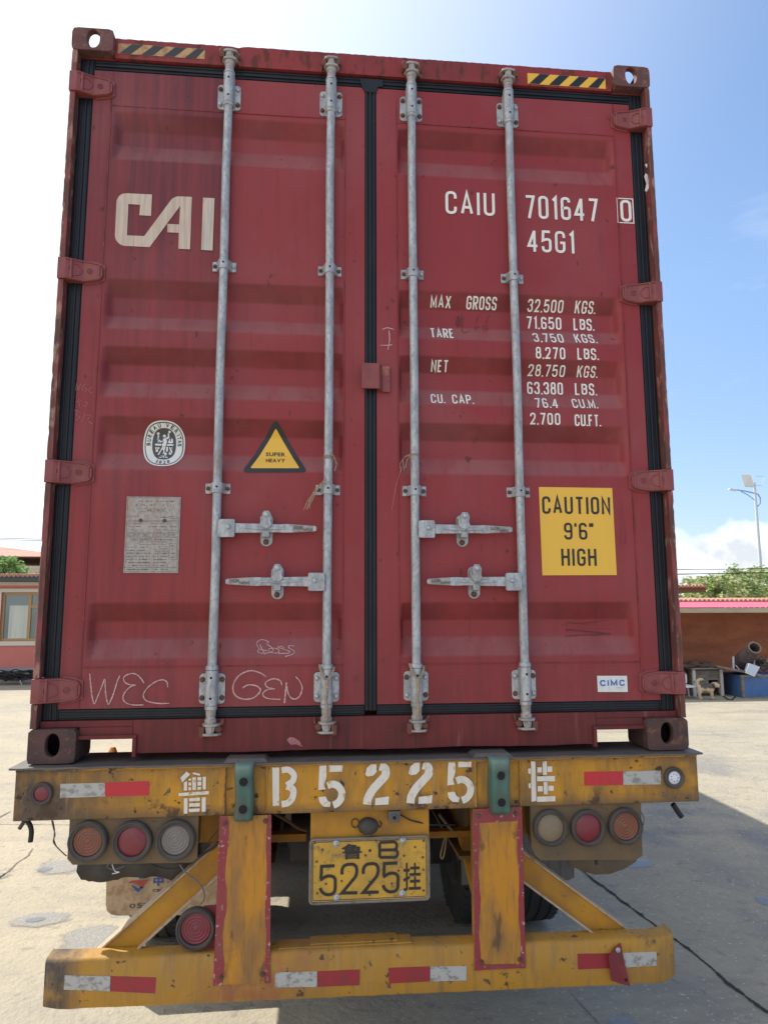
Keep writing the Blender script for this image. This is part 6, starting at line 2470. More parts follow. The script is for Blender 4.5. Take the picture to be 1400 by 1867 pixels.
def tyre_bm(xc, yc, zc):
    b = newbm()
    w = 0.275
    prof = [(-w/2+0.02, 0.30), (-w/2, 0.36), (-w/2+0.004, 0.44), (-w/2+0.022, 0.492), (-w/2+0.045, 0.508), (-0.075, WR-0.001), (-0.070, WR-0.010), (-0.060, WR-0.010), (-0.055, WR), (-0.008, WR), (-0.004, WR-0.010), (0.004, WR-0.010), (0.008, WR), (0.055, WR), (0.060, WR-0.010), (0.070, WR-0.010), (0.075, WR-0.001), (w/2-0.045, 0.508), (w/2-0.022, 0.492), (w/2-0.004, 0.44), (w/2, 0.36), (w/2-0.02, 0.30)]
    lathe(b, (xc, yc, zc), (1, 0, 0), prof, 56, caps=False)
    for v in b.verts:
        if v.co.z < 0.006:
            v.co.z = 0.006
    # shoulder blocks
    for i in range(56):
        a = 2*math.pi*(i+0.5)/56
        for sg in (-1, 1):
            c = Vector((xc+sg*(w/2-0.030), yc+0.506*math.cos(a), zc+0.506*math.sin(a)))
            r_ = Vector((0, math.cos(a), math.sin(a)))
            if c.z < 0.02:
                continue
            beam(b, c-r_*0.004+Vector((sg*-0.018, 0, 0)), c-r_*0.004+Vector((sg*0.014, 0, 0)), 0.034, 0.016, r_)
    return b


first = None
for yc in axles:
    for xc in (-1.075, -0.755, 0.755, 1.075):
        if first is None:
            w_ = obj('wheel', tyre_bm(xc, yc, WR-0.002), 'tyre', TR, smooth=35, origin=(xc, yc, 0))
            rb = newbm()
            lathe(rb, (xc, yc, WR-0.002), (1, 0, 0), [(-0.12, 0.31), (-0.11, 0.295), (-0.05, 0.27), (-0.04, 0.10), (-0.06, 0.08), (-0.06, 0)], 36, caps=False)
            lathe(rb, (xc, yc, WR-0.002), (1, 0, 0), [(0.12, 0.31), (0.11, 0.295), (-0.03, 0.27), (-0.02, 0.10), (0.02, 0.08), (0.02, 0)], 36, caps=False)
            rm_ = obj('rim', rb, 'rim', w_, smooth=40)
            first = (w_, rm_, Vector((xc, yc, 0)))
        else:
            w_ = copy_part(first[0], (xc, yc, 0), TR)
            w_.location = Vector((xc, yc, 0))
            rm_ = copy_part(first[1], first[1].location, w_)
for yc in axles:
    b = newbm()
    cyl(b, (-0.95, yc, WR), (0.95, yc, WR), 0.075, n=16)
    for s in (-1, 1):
        cyl(b, (s*0.50, yc, WR), (s*0.62, yc, WR), 0.19, n=24)
        beam(b, (s*0.43, yc-0.6, WR+0.16), (s*0.43, yc+0.6, WR+0.16), 0.09, 0.05)
        box(b, s*0.43-0.05, s*0.43+0.05, yc+0.60, yc+0.72, WR+0.05, B-0.4265)
    obj('axle', b, 'dark_steel', TR)
for yc in axles:
    for s in (-1, 1):
        b = newbm()
        for k in range(6):
            hl_ = 0.52-0.07*k
            tube(b, [(s*0.43, yc-hl_+2*hl_*i/8, WR+0.20-0.012*k+0.10*((i-4)/4)**2*(hl_/0.52)) for i in range(9)], 0.009, 4)
        obj('leaf_spring', b, 'dark_steel', TR)
        b = newbm()
        lathe(b, (s*0.28, yc-0.16, WR+0.02), (0, -1, 0.25), [(0, 0.03), (0.02, 0.075), (0.07, 0.082), (0.09, 0.070), (0.10, 0.085), (0.17, 0.080), (0.19, 0.03), (0.20, 0)], 24)
        obj('brake_chamber', b, 'dark_steel', TR, smooth=40)
b = newbm()
for k in range(5):
    x0 = -0.25+0.12*k
    tube(b, [(x0, 0.5, B-0.30), (x0+0.06, 0.8, B-0.42-0.03*k), (x0-0.05, 1.3, B-0.52), (x0*0.8, 1.75, B-0.62)], 0.011, 6)
obj('air_hoses', b, 'wire', TR, smooth=60)
# landing legs
for s in (-1, 1):
    b = newbm()
    box(b, s*0.62-0.06, s*0.62+0.06, 9.0, 9.12, 0.28, B-0.2)
    box(b, s*0.62-0.045, s*0.62+0.045, 9.015, 9.105, 0.02, 0.28)
    box(b, s*0.62-0.12, s*0.62+0.12, 8.95, 9.17, 0.0, 0.02)
    obj('landing_leg', b, 'chassis', TR)
# air tank and drum under the frame
b = newbm()
cyl(b, (-0.32, 0.95, B-0.55), (0.32, 0.95, B-0.55), 0.11, n=20)
obj('air_tank', b, 'dark_steel', TR, smooth=40)

# ---- mudguards and flaps
b = newbm()
pts = [(-1.0+0.0, 0)]
g_ = []
for i in range(31):
    u = i/30
    x = 140+u*222
    yb = 1604+4*math.sin(u*9)-10*u*0.4+(2 if i % 7 == 3 else 0) - (14 if i == 0 else 0)
    g_.append((x, yb))
q = [P(x, y, 0.12) for x, y in g_]
top_ = [P(x, 1548, 0.12) for x, y in g_]
V = []
for i, (lo, hi) in enumerate(zip(q, top_)):
    w = 0.010*math.sin(i*0.7)
    V.append([b.verts.new((lo.x, 0.12+w, lo.z)), b.verts.new((lo.x, 0.13+w*0.5, lo.z+(hi.z-lo.z)*0.5)), b.verts.new((hi.x, 0.16, hi.z+0.06)), b.verts.new((hi.x, 0.50, hi.z+0.11))])
for A, C in zip(V, V[1:]):
    for k in range(3):
        b.faces.new((A[k], C[k], C[k+1], A[k+1]))
obj('mudguard', b, 'guard', TR, thick=0.006, smooth=60, recalc=False)
b = newbm()
g_ = [(1036, 1576), (1048, 1583), (1062, 1590), (1085, 1595), (1110, 1592), (1135, 1583), (1158, 1571), (1166, 1556)]
V = []
for i, (x, y) in enumerate(g_):
    lo, hi = P(x, y, 0.12), P(x, 1545, 0.12)
    V.append([b.verts.new((lo.x, 0.12+0.01*math.sin(i), lo.z)), b.verts.new((hi.x, 0.15, max(hi.z, lo.z+0.02)))])
for A, C in zip(V, V[1:]):
    b.faces.new((A[0], C[0], C[1], A[1]))
obj('mudguard', b, 'guard_tan', TR, thick=0.006, smooth=60, recalc=False)
# left flap with its printed sign
YF = 1.36
b = newbm()
q = [P(x, y, YF) for x, y in ((196, 1600), (400, 1596), (400, 1668), (206, 1669), (197, 1664), (193, 1652))]
prism(b, [(p.x, p.z) for p in (P(195, 1560, YF), P(440, 1560, YF), P(440, 1668, YF), P(214, 1670, YF), P(203, 1668, YF), P(195, 1661, YF), P(193, 1650, YF))], YF, YF+0.010)
FL = obj('mud_flap', b, 'flap', TR, bev=0.003)
s5 = 300/1400


def FP(x, y):
    return P(100+x*s5, 1470+y*s5, YF)


b = newbm()
for pts in ([(715, 600), (785, 590), (780, 612), (720, 615)], [(650, 665), (700, 690), (712, 700), (735, 680), (755, 690), (712, 732), (690, 718)]):
    b.faces.new([b.verts.new((FP(*p).x, YF-0.002, FP(*p).z)) for p in pts][::-1])
a, c = FP(838, 678), FP(930, 590)
ftext(b, '中', a.x, c.x, a.z, c.z, YF-0.002, 0.05)
a, c = FP(950, 672), FP(1045, 585)
ftext(b, '集', a.x, c.x, a.z, c.z, YF-0.002, 0.05)
obj('flap_print', b, 'flap_blue', FL, recalc=False)
b = newbm()
for pts in ([(618, 655), (660, 632), (800, 625), (790, 640), (680, 645)], [(650, 655), (700, 648), (790, 645), (775, 660), (720, 660)], [(680, 668), (730, 664), (770, 664), (758, 680)], [(715, 682), (758, 684), (748, 695)]):
    b.faces.new([b.verts.new((FP(*p).x, YF-0.002, FP(*p).z)) for p in pts][::-1])
obj('flap_print', b, 'flap_red', FL, recalc=False)
b = newbm()
a, c = FP(833, 728), FP(950, 700)
ftext(b, 'CIMC', a.x, c.x, a.z, c.z, YF-0.002, 0.03)
a, c = FP(636, 868), FP(800, 822)
ftext(b, '053', a.x, c.x, a.z, c.z, YF-0.002, 0.02)
obj('flap_print', b, 'stk_dark', FL, recalc=False)
# right flap
YF = 1.0
b = newbm()
q = [(905, 1500), (1046, 1500), (1047, 1600), (1035, 1606), (1020, 1603), (1005, 1607), (905, 1607)]
prism(b, [(P(x, y, YF).x, P(x, y, YF).z) for x, y in q], YF, YF+0.012)
obj('mud_flap', b, 'flap_grey', TR, bev=0.003)
b = newbm()
q = [(956, 1510), (968, 1542), (978, 1575), (1000, 1565), (1022, 1545), (1030, 1530)]
prism(b, [(P(x, y, 0.35).x, P(x, y, 0.35).z) for x, y in q], 0.35, 0.358)
obj('mud_flap', b, 'guard_tan', TR, bev=0.002)
b = newbm()
q = [(840, 1500), (858, 1500), (858, 1612), (842, 1614)]
prism(b, [(P(x, y, 0.8).x, P(x, y, 0.8).z) for x, y in q], 0.8, 0.81)
obj('mud_flap', b, 'flap_grey', TR)

# ---- dangling wires, hose ends and straps
def wire(name, px, Y, r, mat, lab=None, parent=TR):
    b = newbm()
    ys = Y if isinstance(Y, (list, tuple)) else [Y]*len(px)
    pts = [P(a, c, y) for (a, c), y in zip(px, ys)]
    dense = []
    p = [pts[0]]+pts+[pts[-1]]
    for i in range(1, len(p)-2):
        a, q_, c, d = p[i-1:i+3]
        for k in range(6):
            t = k/6
            dense.append(0.5*((2*q_)+(c-a)*t+(2*a-5*q_+4*c-d)*t*t+(3*q_-a-3*c+d)*t**3))
    dense.append(pts[-1])
    tube(b, dense, r, 8)
    o = obj(name, b, mat, parent, smooth=60)
    if lab:
        o['label'] = lab
    return o


wire('hose_end', [(42, 1492), (50, 1497), (56, 1506), (58, 1518), (56, 1535)], 0.03, 0.009, 'wire')
wire('hose_end', [(44, 1498), (40, 1505), (36, 1511)], 0.03, 0.007, 'guard')
wire('cable', [(95, 1496), (98, 1510), (101, 1522), (98, 1535), (108, 1548), (122, 1561)], 0.02, 0.0022, 'greywire')
wire('cable', [(97, 1496), (100, 1512), (99, 1530), (103, 1542)], 0.025, 0.0018, 'greywire')
wire('hose_end', [(1226, 1466), (1234, 1478), (1242, 1489)], 0.02, 0.0105, 'wire')
wire('cable', [(1242, 1488), (1243, 1491)], 0.02, 0.003, 'twine')
wire('cable', [(398, 1512), (384, 1530), (372, 1548), (364, 1562)], -0.01, 0.0018, 'wire')
wire('cable', [(398, 1534), (390, 1545), (372, 1556), (352, 1564)], -0.005, 0.0045, 'wire')
wire('cable', [(272, 1574), (300, 1583), (330, 1582), (352, 1572)], 0.01, 0.0020, 'wire')
wire('cable', [(328, 1576), (340, 1592), (360, 1608), (372, 1625), (372, 1640), (366, 1648)], -0.01, 0.0028, 'greywire')
wire('cable', [(200, 1574), (196, 1580), (205, 1585), (220, 1582), (228, 1578)], 0.02, 0.0020, 'greywire')
wire('cable', [(205, 1576), (210, 1588), (218, 1590), (205, 1593)], 0.02, 0.0018, 'rag')
wire('cable', [(1062, 1546), (1066, 1558), (1075, 1565), (1086, 1568), (1093, 1560), (1092, 1546)], 0.0, 0.0016, 'wire')
wire('cable', [(1086, 1567), (1087, 1576)], 0.0, 0.0055, 'wire')
wire('cable', [(1166, 1478), (1173, 1490), (1172, 1505)], 0.01, 0.0014, 'wire')
wire('strap_loop', [(812, 1523), (806, 1545), (803, 1560), (807, 1565), (811, 1548), (814, 1524)], 0.45, 0.0035, 'flap')
wire('cable', [(500, 1484), (520, 1494), (545, 1510), (560, 1514)], 0.25, 0.006, 'chassis')
wire('cable', [(800, 1484), (812, 1500), (825, 1515)], 0.25, 0.006, 'greywire')
# twist lock stack seen through the left pocket
b, b2 = newbm(), newbm()
c = P(206, 1370, 1.2)
lathe(b, (c.x, 1.2, c.z-0.10), (0, 0, 1), [(0, 0.020), (0.02, 0.022), (0.10, 0.022), (0.122, 0.012), (0.124, 0)], 16)
obj('side_marker_post', b, 'orange_plastic', TR, smooth=40)

# ================================================================== BACKGROUND LEFT
g0 = G(30, 1243)
YW = g0.y


def PZ(px, py, Y):
    p = P(px, py, Y)
    return p


LB = thing('house', 'low salmon pink house with tan framed window and clay tile roof', 'house', (-11, YW, 0))
xr_ = -4.2
zs_ = P(30, 1064, YW).z
zp = P(30, 1217, YW).z
b = newbm()
wx0, wx1 = P(2, 1120, YW).x, P(92, 1120, YW).x
wz0, wz1 = P(40, 1169, YW).z, P(40, 1080, YW).z
box(b, -16, wx0, YW, YW+0.24, zp, zs_)
box(b, wx1, xr_, YW, YW+0.24, zp, zs_)
box(b, wx0, wx1, YW, YW+0.24, zp, wz0)
box(b, wx0, wx1, YW, YW+0.24, wz1, zs_)
box(b, -16, xr_, YW+5.8, YW+6, zp, zs_)
box(b, xr_-0.24, xr_, YW+0.241, YW+5.79, zp, zs_)
box(b, -16, -15.76, YW+0.241, YW+5.79, zp, zs_)
obj('wall', b, 'pinkwall', LB)
b = newbm()
box(b, -16.03, xr_+0.03, YW-0.03, YW+6.03, 0, zp-0.002)
obj('plinth', b, 'plinth', LB)
b = newbm()
tw = P(30, 1169, YW).z-P(30, 1177, YW).z
for x0, x1, z0, z1 in ((wx0-0.13, wx1+0.13, wz0-tw, wz0-0.002), (wx0-0.13, wx1+0.13, wz1+0.002, wz1+0.10), (wx0-0.13, wx0-0.002, wz0, wz1), (wx1+0.002, wx1+0.13, wz0, wz1)):
    box(b, x0, x1, YW-0.03, YW+0.05, z0, z1)
box(b, -16, xr_, YW-0.015, YW+0.04, P(30, 1064, YW).z-0.05, P(30, 1061, YW).z)
obj('window_trim', b, 'trim', LB)
fb = newbm()
yf = YW+0.05
ft = 0.07
for x0, x1, z0, z1 in ((wx0, wx1, wz0, wz0+ft), (wx0, wx1, wz1-ft, wz1), (wx0, wx0+ft, wz0+ft, wz1-ft), (wx1-ft, wx1, wz0+ft, wz1-ft),
                       (P(52, 1120, YW).x-0.03, P(52, 1120, YW).x+0.05, wz0+ft, wz1-ft), (P(52, 1120, YW).x+0.051, wx1-ft, P(60, 1106, YW).z-0.04, P(60, 1106, YW).z+0.04)):
    box(fb, x0, x1, yf, yf+0.06, z0, z1)
WN = obj('window', fb, 'wfr', LB, bev=0.004)
b = newbm()
box(b, wx0+ft, wx1-ft, yf+0.03, yf+0.036, wz0+ft, wz1-ft)
obj('pane', b, 'glass', WN)
b = newbm()
xa, xb = P(15, 1130, YW).x, P(51, 1130, YW).x
za, zb_ = wz0+ft, P(30, 1104, YW).z
yy = yf+0.022
box(b, xa, xa+0.05, yy, yy+0.007, za, zb_-0.0505)
box(b, xa, xb, yy, yy+0.007, zb_-0.05, zb_+0.002)
box(b, xa+0.051, xb, yy+0.001, yy+0.006, za, zb_-0.051)
obj('curtain', b, 'inner', WN)
b = newbm()
gz0, gz1 = P(30, 1061, YW).z, P(30, 1054, YW).z
box(b, -16.3, xr_+0.3, YW-0.42, YW-0.30, gz0, gz1+0.02)
box(b, -16.2, xr_+0.2, YW-0.299, YW+0.2, gz0+0.02, gz0+0.06)
obj('gutter', b, 'gutter', LB)
b = newbm()
for i in range(105):
    x = -16.25+i*0.115
    if x > xr_+0.2:
        break
    tube(b, [(x, YW-0.46, gz1+0.055), (x, YW+0.7, gz1+0.10)], 0.046, 8)
extrude_pts(b, [(-16.3, YW-0.44, gz1+0.025), (xr_+0.3, YW-0.44, gz1+0.025), (xr_+0.3, YW+0.7, gz1+0.07), (-16.3, YW+0.7, gz1+0.07)], (0, 0, 0.03))
extrude_pts(b, [(-16.3, YW+0.705, gz1+0.02), (xr_+0.3, YW+0.705, gz1+0.02), (xr_+0.3, YW+6.4, gz1+0.02), (-16.3, YW+6.4, gz1+0.02)], (0, 0, 0.05))
obj('roof', b, 'tile', LB)

# cream house behind
YC = YW+14
CB = thing('house', 'cream house with a clay tiled hip roof behind the salmon pink house', 'house', (-14, YC, 0))
b = newbm()
x1 = P(75, 1030, YC).x+1.5
zt = P(60, 1018, YC).z
box(b, x1-9, x1, YC, YC+7, 0, zt-0.35)
box(b, x1-9.1, x1+0.1, YC-0.1, YC+7.1, zt-0.62, zt-0.56)
obj('wall', b, 'cream', CB)
b = newbm()
a0, a1 = P(60, 1010, YC).z+0.15, P(0, 997, YC+3.5).z
c = [(x1-9.4, YC-0.5, a0-0.3), (x1+0.4, YC-0.5, a0-0.3), (x1+0.4, YC+7.5, a0-0.3), (x1-9.4, YC+7.5, a0-0.3)]
r0, r1 = (x1-6.2, YC+3.5, a1), (P(4, 1000, YC+3.5).x, YC+3.5, a1)
V = [b.verts.new(p) for p in c]
T0, T1 = b.verts.new(r0), b.verts.new(r1)
b.faces.new((V[0], V[1], T1, T0))
b.faces.new((V[1], V[2], T1))
b.faces.new((V[2], V[3], T0, T1))
b.faces.new((V[3], V[0], T0))
b.faces.new(V[::-1])
obj('roof', b, 'tile', CB)
b = newbm()
wxc = P(58, 1035, YC).x
prism(b, [(wxc-0.5, zt-2.2)] + [(wxc+0.5, zt-2.2)] + arc(wxc, zt-1.1, 0.5, 0.5, 0, 180, 10), YC-0.03, YC+0.0)
obj('window', b, 'trim', CB)


def tree(name, base, H, cr, rad, nclump, nleaf, leaf, mat, label, trunk=0.16, seed=1, group=None):
    rn = random.Random(seed)
    root = thing(name, label, 'tree', base, group)
    b = newbm()
    base = Vector(base)
    cc = Vector(cr)
    tip = Vector((cc.x, cc.y, cc.z-rad[2]*0.2))
    tube(b, [base, base*0.5+tip*0.5+Vector((rn.uniform(-.2, .2), 0, 0)), tip], lambda t: trunk*(1-0.6*t), 9)
    clumps = []
    for i in range(nclump):
        while True:
            v = Vector((rn.uniform(-1, 1), rn.uniform(-1, 1), rn.uniform(-0.9, 1)))
            if 0.25 < v.length < 1:
                break
        p = cc+Vector((v.x*rad[0], v.y*rad[1], v.z*rad[2]))
        clumps.append((p, rn.uniform(0.35, 1.0)))
        if i % 3 == 0:
            st = base.lerp(tip, rn.uniform(0.55, 1))
            tube(b, [st, st.lerp(p, 0.5)+Vector((0, 0, 0.1)), p], lambda t: trunk*0.35*(1-0.8*t), 5)
    obj('trunk', b, 'bark', root)
    vs, fs = [], []
    for p, k in clumps:
        m = int(nleaf*k)
        cr_ = min(rad)*0.28*(0.6+k*0.6)
        for _ in range(m):
            d = Vector((rn.gauss(0, 1), rn.gauss(0, 1), rn.gauss(0, 0.8)))
            q = p+d*cr_*0.55
            n1 = Vector((rn.uniform(-1, 1), rn.uniform(-1, 1), rn.uniform(-1, 1))).normalized()
            _, u, v = frame_of(n1)
            l_ = leaf*rn.uniform(0.6, 1.3)
            i0 = len(vs)
            vs += [q-u*l_, q-v*l_*0.5, q+u*l_, q+v*l_*0.5]
            fs.append((i0, i0+1, i0+2, i0+3))
    me = bpy.data.meshes.new('crown')
    me.from_pydata([tuple(v-base) for v in vs], [], fs)
    me.materials.append(MAT[mat])
    o = bpy.data.objects.new('crown', me)
    COL.objects.link(o)
    o.parent = root
    return root


YT_ = YW+8
c = P(8, 1033, YT_)
tree('tree', (c.x, YT_, 0), 5, (c.x, YT_, c.z-0.3), (0.85, 0.85, 0.62), 60, 130, 0.05, 'leaf2', 'round green tree between the salmon house and the cream house', 0.12, 3)

# pile of black cable on the ground by the wall
b = newbm()
rn = random.Random(11)
for k in range(16):
    cx, cy = P(30, 1250, YW-0.7).x+rn.uniform(-0.55, 0.6), YW-0.6+rn.uniform(-0.2, 0.2)
    rx = rn.uniform(0.2, 0.62)
    tl = rn.uniform(-0.35, 0.35)
    zc = 0.03+k*0.012
    pts = [(cx+rx*math.cos(2*math.pi*i/28), cy+rx*0.45*math.sin(2*math.pi*i/28), max(0.02, zc+tl*rx*0.5*math.sin(2*math.pi*i/28+k)+0.10+0.02*math.sin(5*i+k))) for i in range(28)]
    tube(b, pts, rn.uniform(0.012, 0.022), 6, closed=True)
obj('cable_pile', b, 'wire', None, label='tangled heap of black cable on the ground against the grey plinth', cat='cable', smooth=60)
b = newbm()
a, c = P(38, 1240, YW-0.9), P(44, 1258, YW-0.9)
beam(b, a, c, 0.07, 0.03)
obj('steel_offcut', b, 'plinth', None, label='short grey steel offcut lying on the heap of black cable', cat='steel offcut')
b = newbm()
c = P(57, 1259, YW-1.0)
rg = [(c.x+0.07*math.cos(2*math.pi*i/20), YW-1.0, c.z+0.07*math.sin(2*math.pi*i/20)) for i in range(20)]
tube(b, rg, 0.022, 8, closed=True)
obj('metal_ring', b, 'bluearm', None, label='small pale blue ring standing at the right end of the cable heap', cat='ring', smooth=60)

# ================================================================== BACKGROUND RIGHT
YE = 12.55                     # eave line
YR_ = 15.2                     # back wall
SH = thing('shed', 'open shed with orange brown back wall and pink sheet roof, right of the container', 'shed', (10, YE, 0))
xl_, xrr = 4.0, 22.0
ze = P(1320, 1117, YE).z
b = newbm()
box(b, xl_, xrr, YR_, YR_+0.24, 0, 1.93)
box(b, xl_, xl_+0.2, YE+0.1, YR_-0.01, 0, ze)
obj('wall', b, 'orange', SH)
b = newbm()
box(b, xl_-0.2, xrr, YE-0.05, YE, ze, ze+0.10)
obj('fascia', b, 'fascia', SH)
b = newbm()
zq = P(1320, 1100, YE+1.0).z
extrude_pts(b, [(xl_-0.2, YE-0.02, ze+0.103), (xrr, YE-0.02, ze+0.103), (xrr, YE+1.0, zq+0.02), (xl_-0.2, YE+1.0, zq+0.02)], (0, 0, 0.02))
extrude_pts(b, [(xl_-0.2, YE+1.01, zq+0.02), (xrr, YE+1.01, zq+0.02), (xrr, YR_+0.3, zq+0.12), (xl_-0.2, YR_+0.3, zq+0.12)], (0, 0, 0.02))
RF = obj('roof', b, 'pinkroof', SH)
b = newbm()
i = 0
x = xl_
while x < xrr:
    tube(b, [(x, YE+0.96, zq+0.055), (x, YE+1.4, zq+0.10)], 0.045, 8)
    x += 0.115
box(b, xl_-0.2, xrr, YE+0.98, YE+1.4, zq+0.035, zq+0.045)
obj('ridge_tiles', b, 'tile', RF)
x = P(1320, 1110, YE).x
for k in range(9):
    b = newbm()
    xx = x+k*0.135
    box(b, xx, xx+0.016, YE-0.055, YE+0.01, ze+0.085, ze+0.125)
    obj('roof_clip', b, 'fascia', SH)

# second building with a tiled eave just right of the container
Y2 = 17.5
EB = thing('outbuilding', 'outbuilding mostly hidden by the container, its tiled eave showing above the pink roofed shed', 'outbuilding', (5, Y2, 0))
xE = P(1286, 1075, Y2).x
z0_, z1_ = P(1260, 1081, Y2).z, P(1260, 1069, Y2).z
b = newbm()
box(b, 1.0, xE-0.9, Y2+0.6, Y2+4, 0, z0_)
obj('wall', b, 'cream', EB)
b = newbm()
box(b, 0.6, xE, Y2, Y2+4.3, z0_+0.02, z1_-0.035)
obj('eave', b, 'soffit', EB)
b = newbm()
x = 0.62
while x < xE-0.03:
    tube(b, [(x, Y2-0.08, z1_-0.0), (x, Y2+1.6, z1_+0.03)], 0.045, 8)
    x += 0.11
extrude_pts(b, [(0.6, Y2-0.06, z1_-0.03), (xE, Y2-0.06, z1_-0.03), (xE, Y2+4.2, z1_+0.0), (0.6, Y2+4.2, z1_+0.0)], (0, 0, 0.02))
obj('roof', b, 'tile', EB)

# trees behind
for k, (px, py, Y, rx, rz, sd_, lb) in enumerate(((1296, 1082, 34, 1.75, 1.0, 21, 'pale green tree behind the shed, nearest the container'), (1352, 1074, 36, 2.0, 1.25, 22, 'tall pale green tree behind the shed, left of the lamp pole'), (1402, 1076, 38, 2.0, 1.35, 23, 'pale green tree behind the shed at the lamp pole'))):
    c = P(px, py, Y)
    tree('tree', (c.x, Y, 0), 5, (c.x, Y, c.z), (rx, 1.6, rz), 80, 60, 0.125, 'leaf', lb, 0.13, sd_, 'trees behind the shed')
# street lamp with solar panel
YL = 40.0
SLP = thing('solar_street_lamp', 'tall white solar street lamp with a square panel and curved blue arm, behind the trees', 'street lamp', (P(1385, 1000, YL).x, YL, 0))
b = newbm()
pb_ = P(1387, 1040, YL)
pt_ = P(1374, 885, YL)
xm = (pb_.x+pt_.x)/2
cyl(b, (xm, YL, 0), (xm, YL, pt_.z+0.2), 0.12, 0.075, n=14)
obj('pole', b, 'lampgrey', SLP, smooth=50)
b = newbm()
q = [P(1359, 864, YL), P(1376, 864, YL), P(1370, 890, YL), P(1352, 889, YL)]
extrude_pts(b, [(q[0].x, YL+0.5, q[0].z), (q[1].x, YL+0.5, q[1].z), (q[2].x, YL-0.3, q[2].z), (q[3].x, YL-0.3, q[3].z)], (0, 0.03, 0.05))
obj('solar_panel', b, 'solarback', SLP)
b = newbm()
fr_ = [P(1376, 868, YL), P(1393, 869, YL), P(1388, 885, YL), P(1370, 885, YL)]
tube(b, [(p.x, YL, p.z) for p in fr_], 0.022, 6)
obj('panel_frame', b, 'lampgrey', SLP)
b = newbm()
aa = [P(1341, 893, YL), P(1355, 895, YL), P(1374, 899, YL), P(1381, 901, YL), P(1385, 908, YL), P(1385, 917, YL), P(1378, 926, YL)]
tube(b, [(p.x, YL, p.z) for p in aa], 0.045, 8)
aa = [P(1350, 896, YL), P(1362, 902, YL), P(1374, 911, YL)]
tube(b, [(p.x, YL, p.z) for p in aa], 0.03, 6)
obj('arm', b, 'bluearm', SLP, smooth=60)
b = newbm()
beam(b, P(1328, 892, YL), P(1341, 894, YL), 0.25, 0.10)
obj('lamp_head', b, 'lampgrey', SLP, bev=0.02)
# overhead lines
for nm, pa, pc, Y, sag, lb in (('power_line', (1236, 1038.5), (1400, 1037), 27, 0.0, 'upper overhead line crossing in front of the pale green trees'), ('power_line', (1236, 1047), (1400, 1044), 27, 0.0, 'lower, thicker overhead line crossing in front of the pale green trees'),
                               ('power_line', (0, 981), (75, 983), 34, 0.0, 'overhead line in the white sky above the cream house, left of the container'), ('power_line', (0, 984), (75, 985.5), 34, 0.0, 'second overhead line just under the first, above the cream house')):
    A, C = P(*pa, Y), P(*pc, Y)
    d = (C-A)/(C.x-A.x)
    x0, x1 = (3, 45) if pa[0] > 500 else (-60, -3)
    b = newbm()
    xm = (A.x+C.x)/2
    pts = []
    for i in range(41):
        x = x0+(x1-x0)*i/40
        pts.append(A+d*(x-A.x)+Vector((0, 0, 0.0009*((x-xm)**2))))
    tube(b, pts, 0.022 if 'lower' in lb else 0.016, 6)
    obj(nm, b, 'wire', None, label=lb, cat='power line', group='overhead lines')

# ---- yard clutter in front of the shed
gb = G(1360, 1273)
YX = gb.y                      # front face of the blue tank
zt_ = P(1360, 1232, YX).z
BX = thing('metal_tank', 'long dented blue sheet steel tank standing in front of the shed', 'tank', (P(1360, 1250, YX).x, YX, 0))
b = newbm()
xa = P(1353, 1250, YX).x
xs0 = P(1318, 1250, YX+0.9).x
pts = [(xa, YX), (xa+3.2, YX), (xa+3.2, YX+1.1), (xs0, YX+0.95)]
V0 = [b.verts.new((x, y, 0.0)) for x, y in pts]
V1 = [b.verts.new((x, y, zt_)) for x, y in pts]
b.faces.new(V1)
b.faces.new(V0[::-1])
for i in range(4):
    b.faces.new((V0[i], V0[(i+1) % 4], V1[(i+1) % 4], V1[i]))
obj('body', b, 'bluebox', BX)
b = newbm()
box(b, xa-0.02, xa+3.22, YX-0.02, YX+0.03, zt_-0.03, zt_+0.015)
box(b, xa-0.025, xa+0.03, YX-0.025, YX+0.02, 0.0, zt_-0.035)
box(b, xa-0.02, xa+3.22, YX-0.022, YX+0.02, 0.0, 0.03)
obj('frame', b, 'board', BX)
# panel bridging the kennel and the tank
b = newbm()
a, c = P(1296, 1217, YX+0.55), P(1376, 1234, YX+0.1)
extrude_pts(b, [(a.x, YX+0.30, a.z+0.02), (c.x, YX-0.12, c.z+0.03), (c.x+0.1, YX+0.75, c.z+0.06), (a.x, YX+1.05, a.z+0.05)], (0, 0, 0.04))
obj('sloping_board', b, 'slab', None, label='sloping reddish grey board from the kennel roof down to the blue tank', cat='board')
# kennel
kf = G(1300, 1269)
YK = kf.y
kx0, kx1 = P(1265, 1245, YK).x, P(1315, 1245, YK).x
kz = P(1290, 1221, YK).z
KN = thing('kennel', 'rough wooden dog kennel with white corner posts behind the dog', 'kennel', ((kx0+kx1)/2, YK, 0))
b = newbm()
box(b, kx0-0.01, kx0+0.03, YK+0.05, YK+0.749, 0.02, kz)
box(b, kx1-0.03, kx1+0.01, YK+0.05, YK+0.749, 0.02, kz)
xm0, xm1 = P(1293, 1245, YK).x, P(1311, 1245, YK).x
zo = P(1300, 1240, YK).z
box(b, kx0+0.04, xm0, YK+0.04, YK+0.07, 0.05, kz-0.02)
box(b, xm0+0.001, xm1, YK+0.041, YK+0.07, zo, kz-0.02)
box(b, xm1+0.001, kx1-0.03, YK+0.04, YK+0.07, 0.05, kz-0.02)
obj('wall', b, 'board', KN)
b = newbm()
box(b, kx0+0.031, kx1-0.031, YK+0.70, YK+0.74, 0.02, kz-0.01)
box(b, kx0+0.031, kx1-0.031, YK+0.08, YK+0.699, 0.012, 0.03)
box(b, kx1-0.046, kx1-0.032, YK+0.08, YK+0.699, 0.031, kz-0.01)
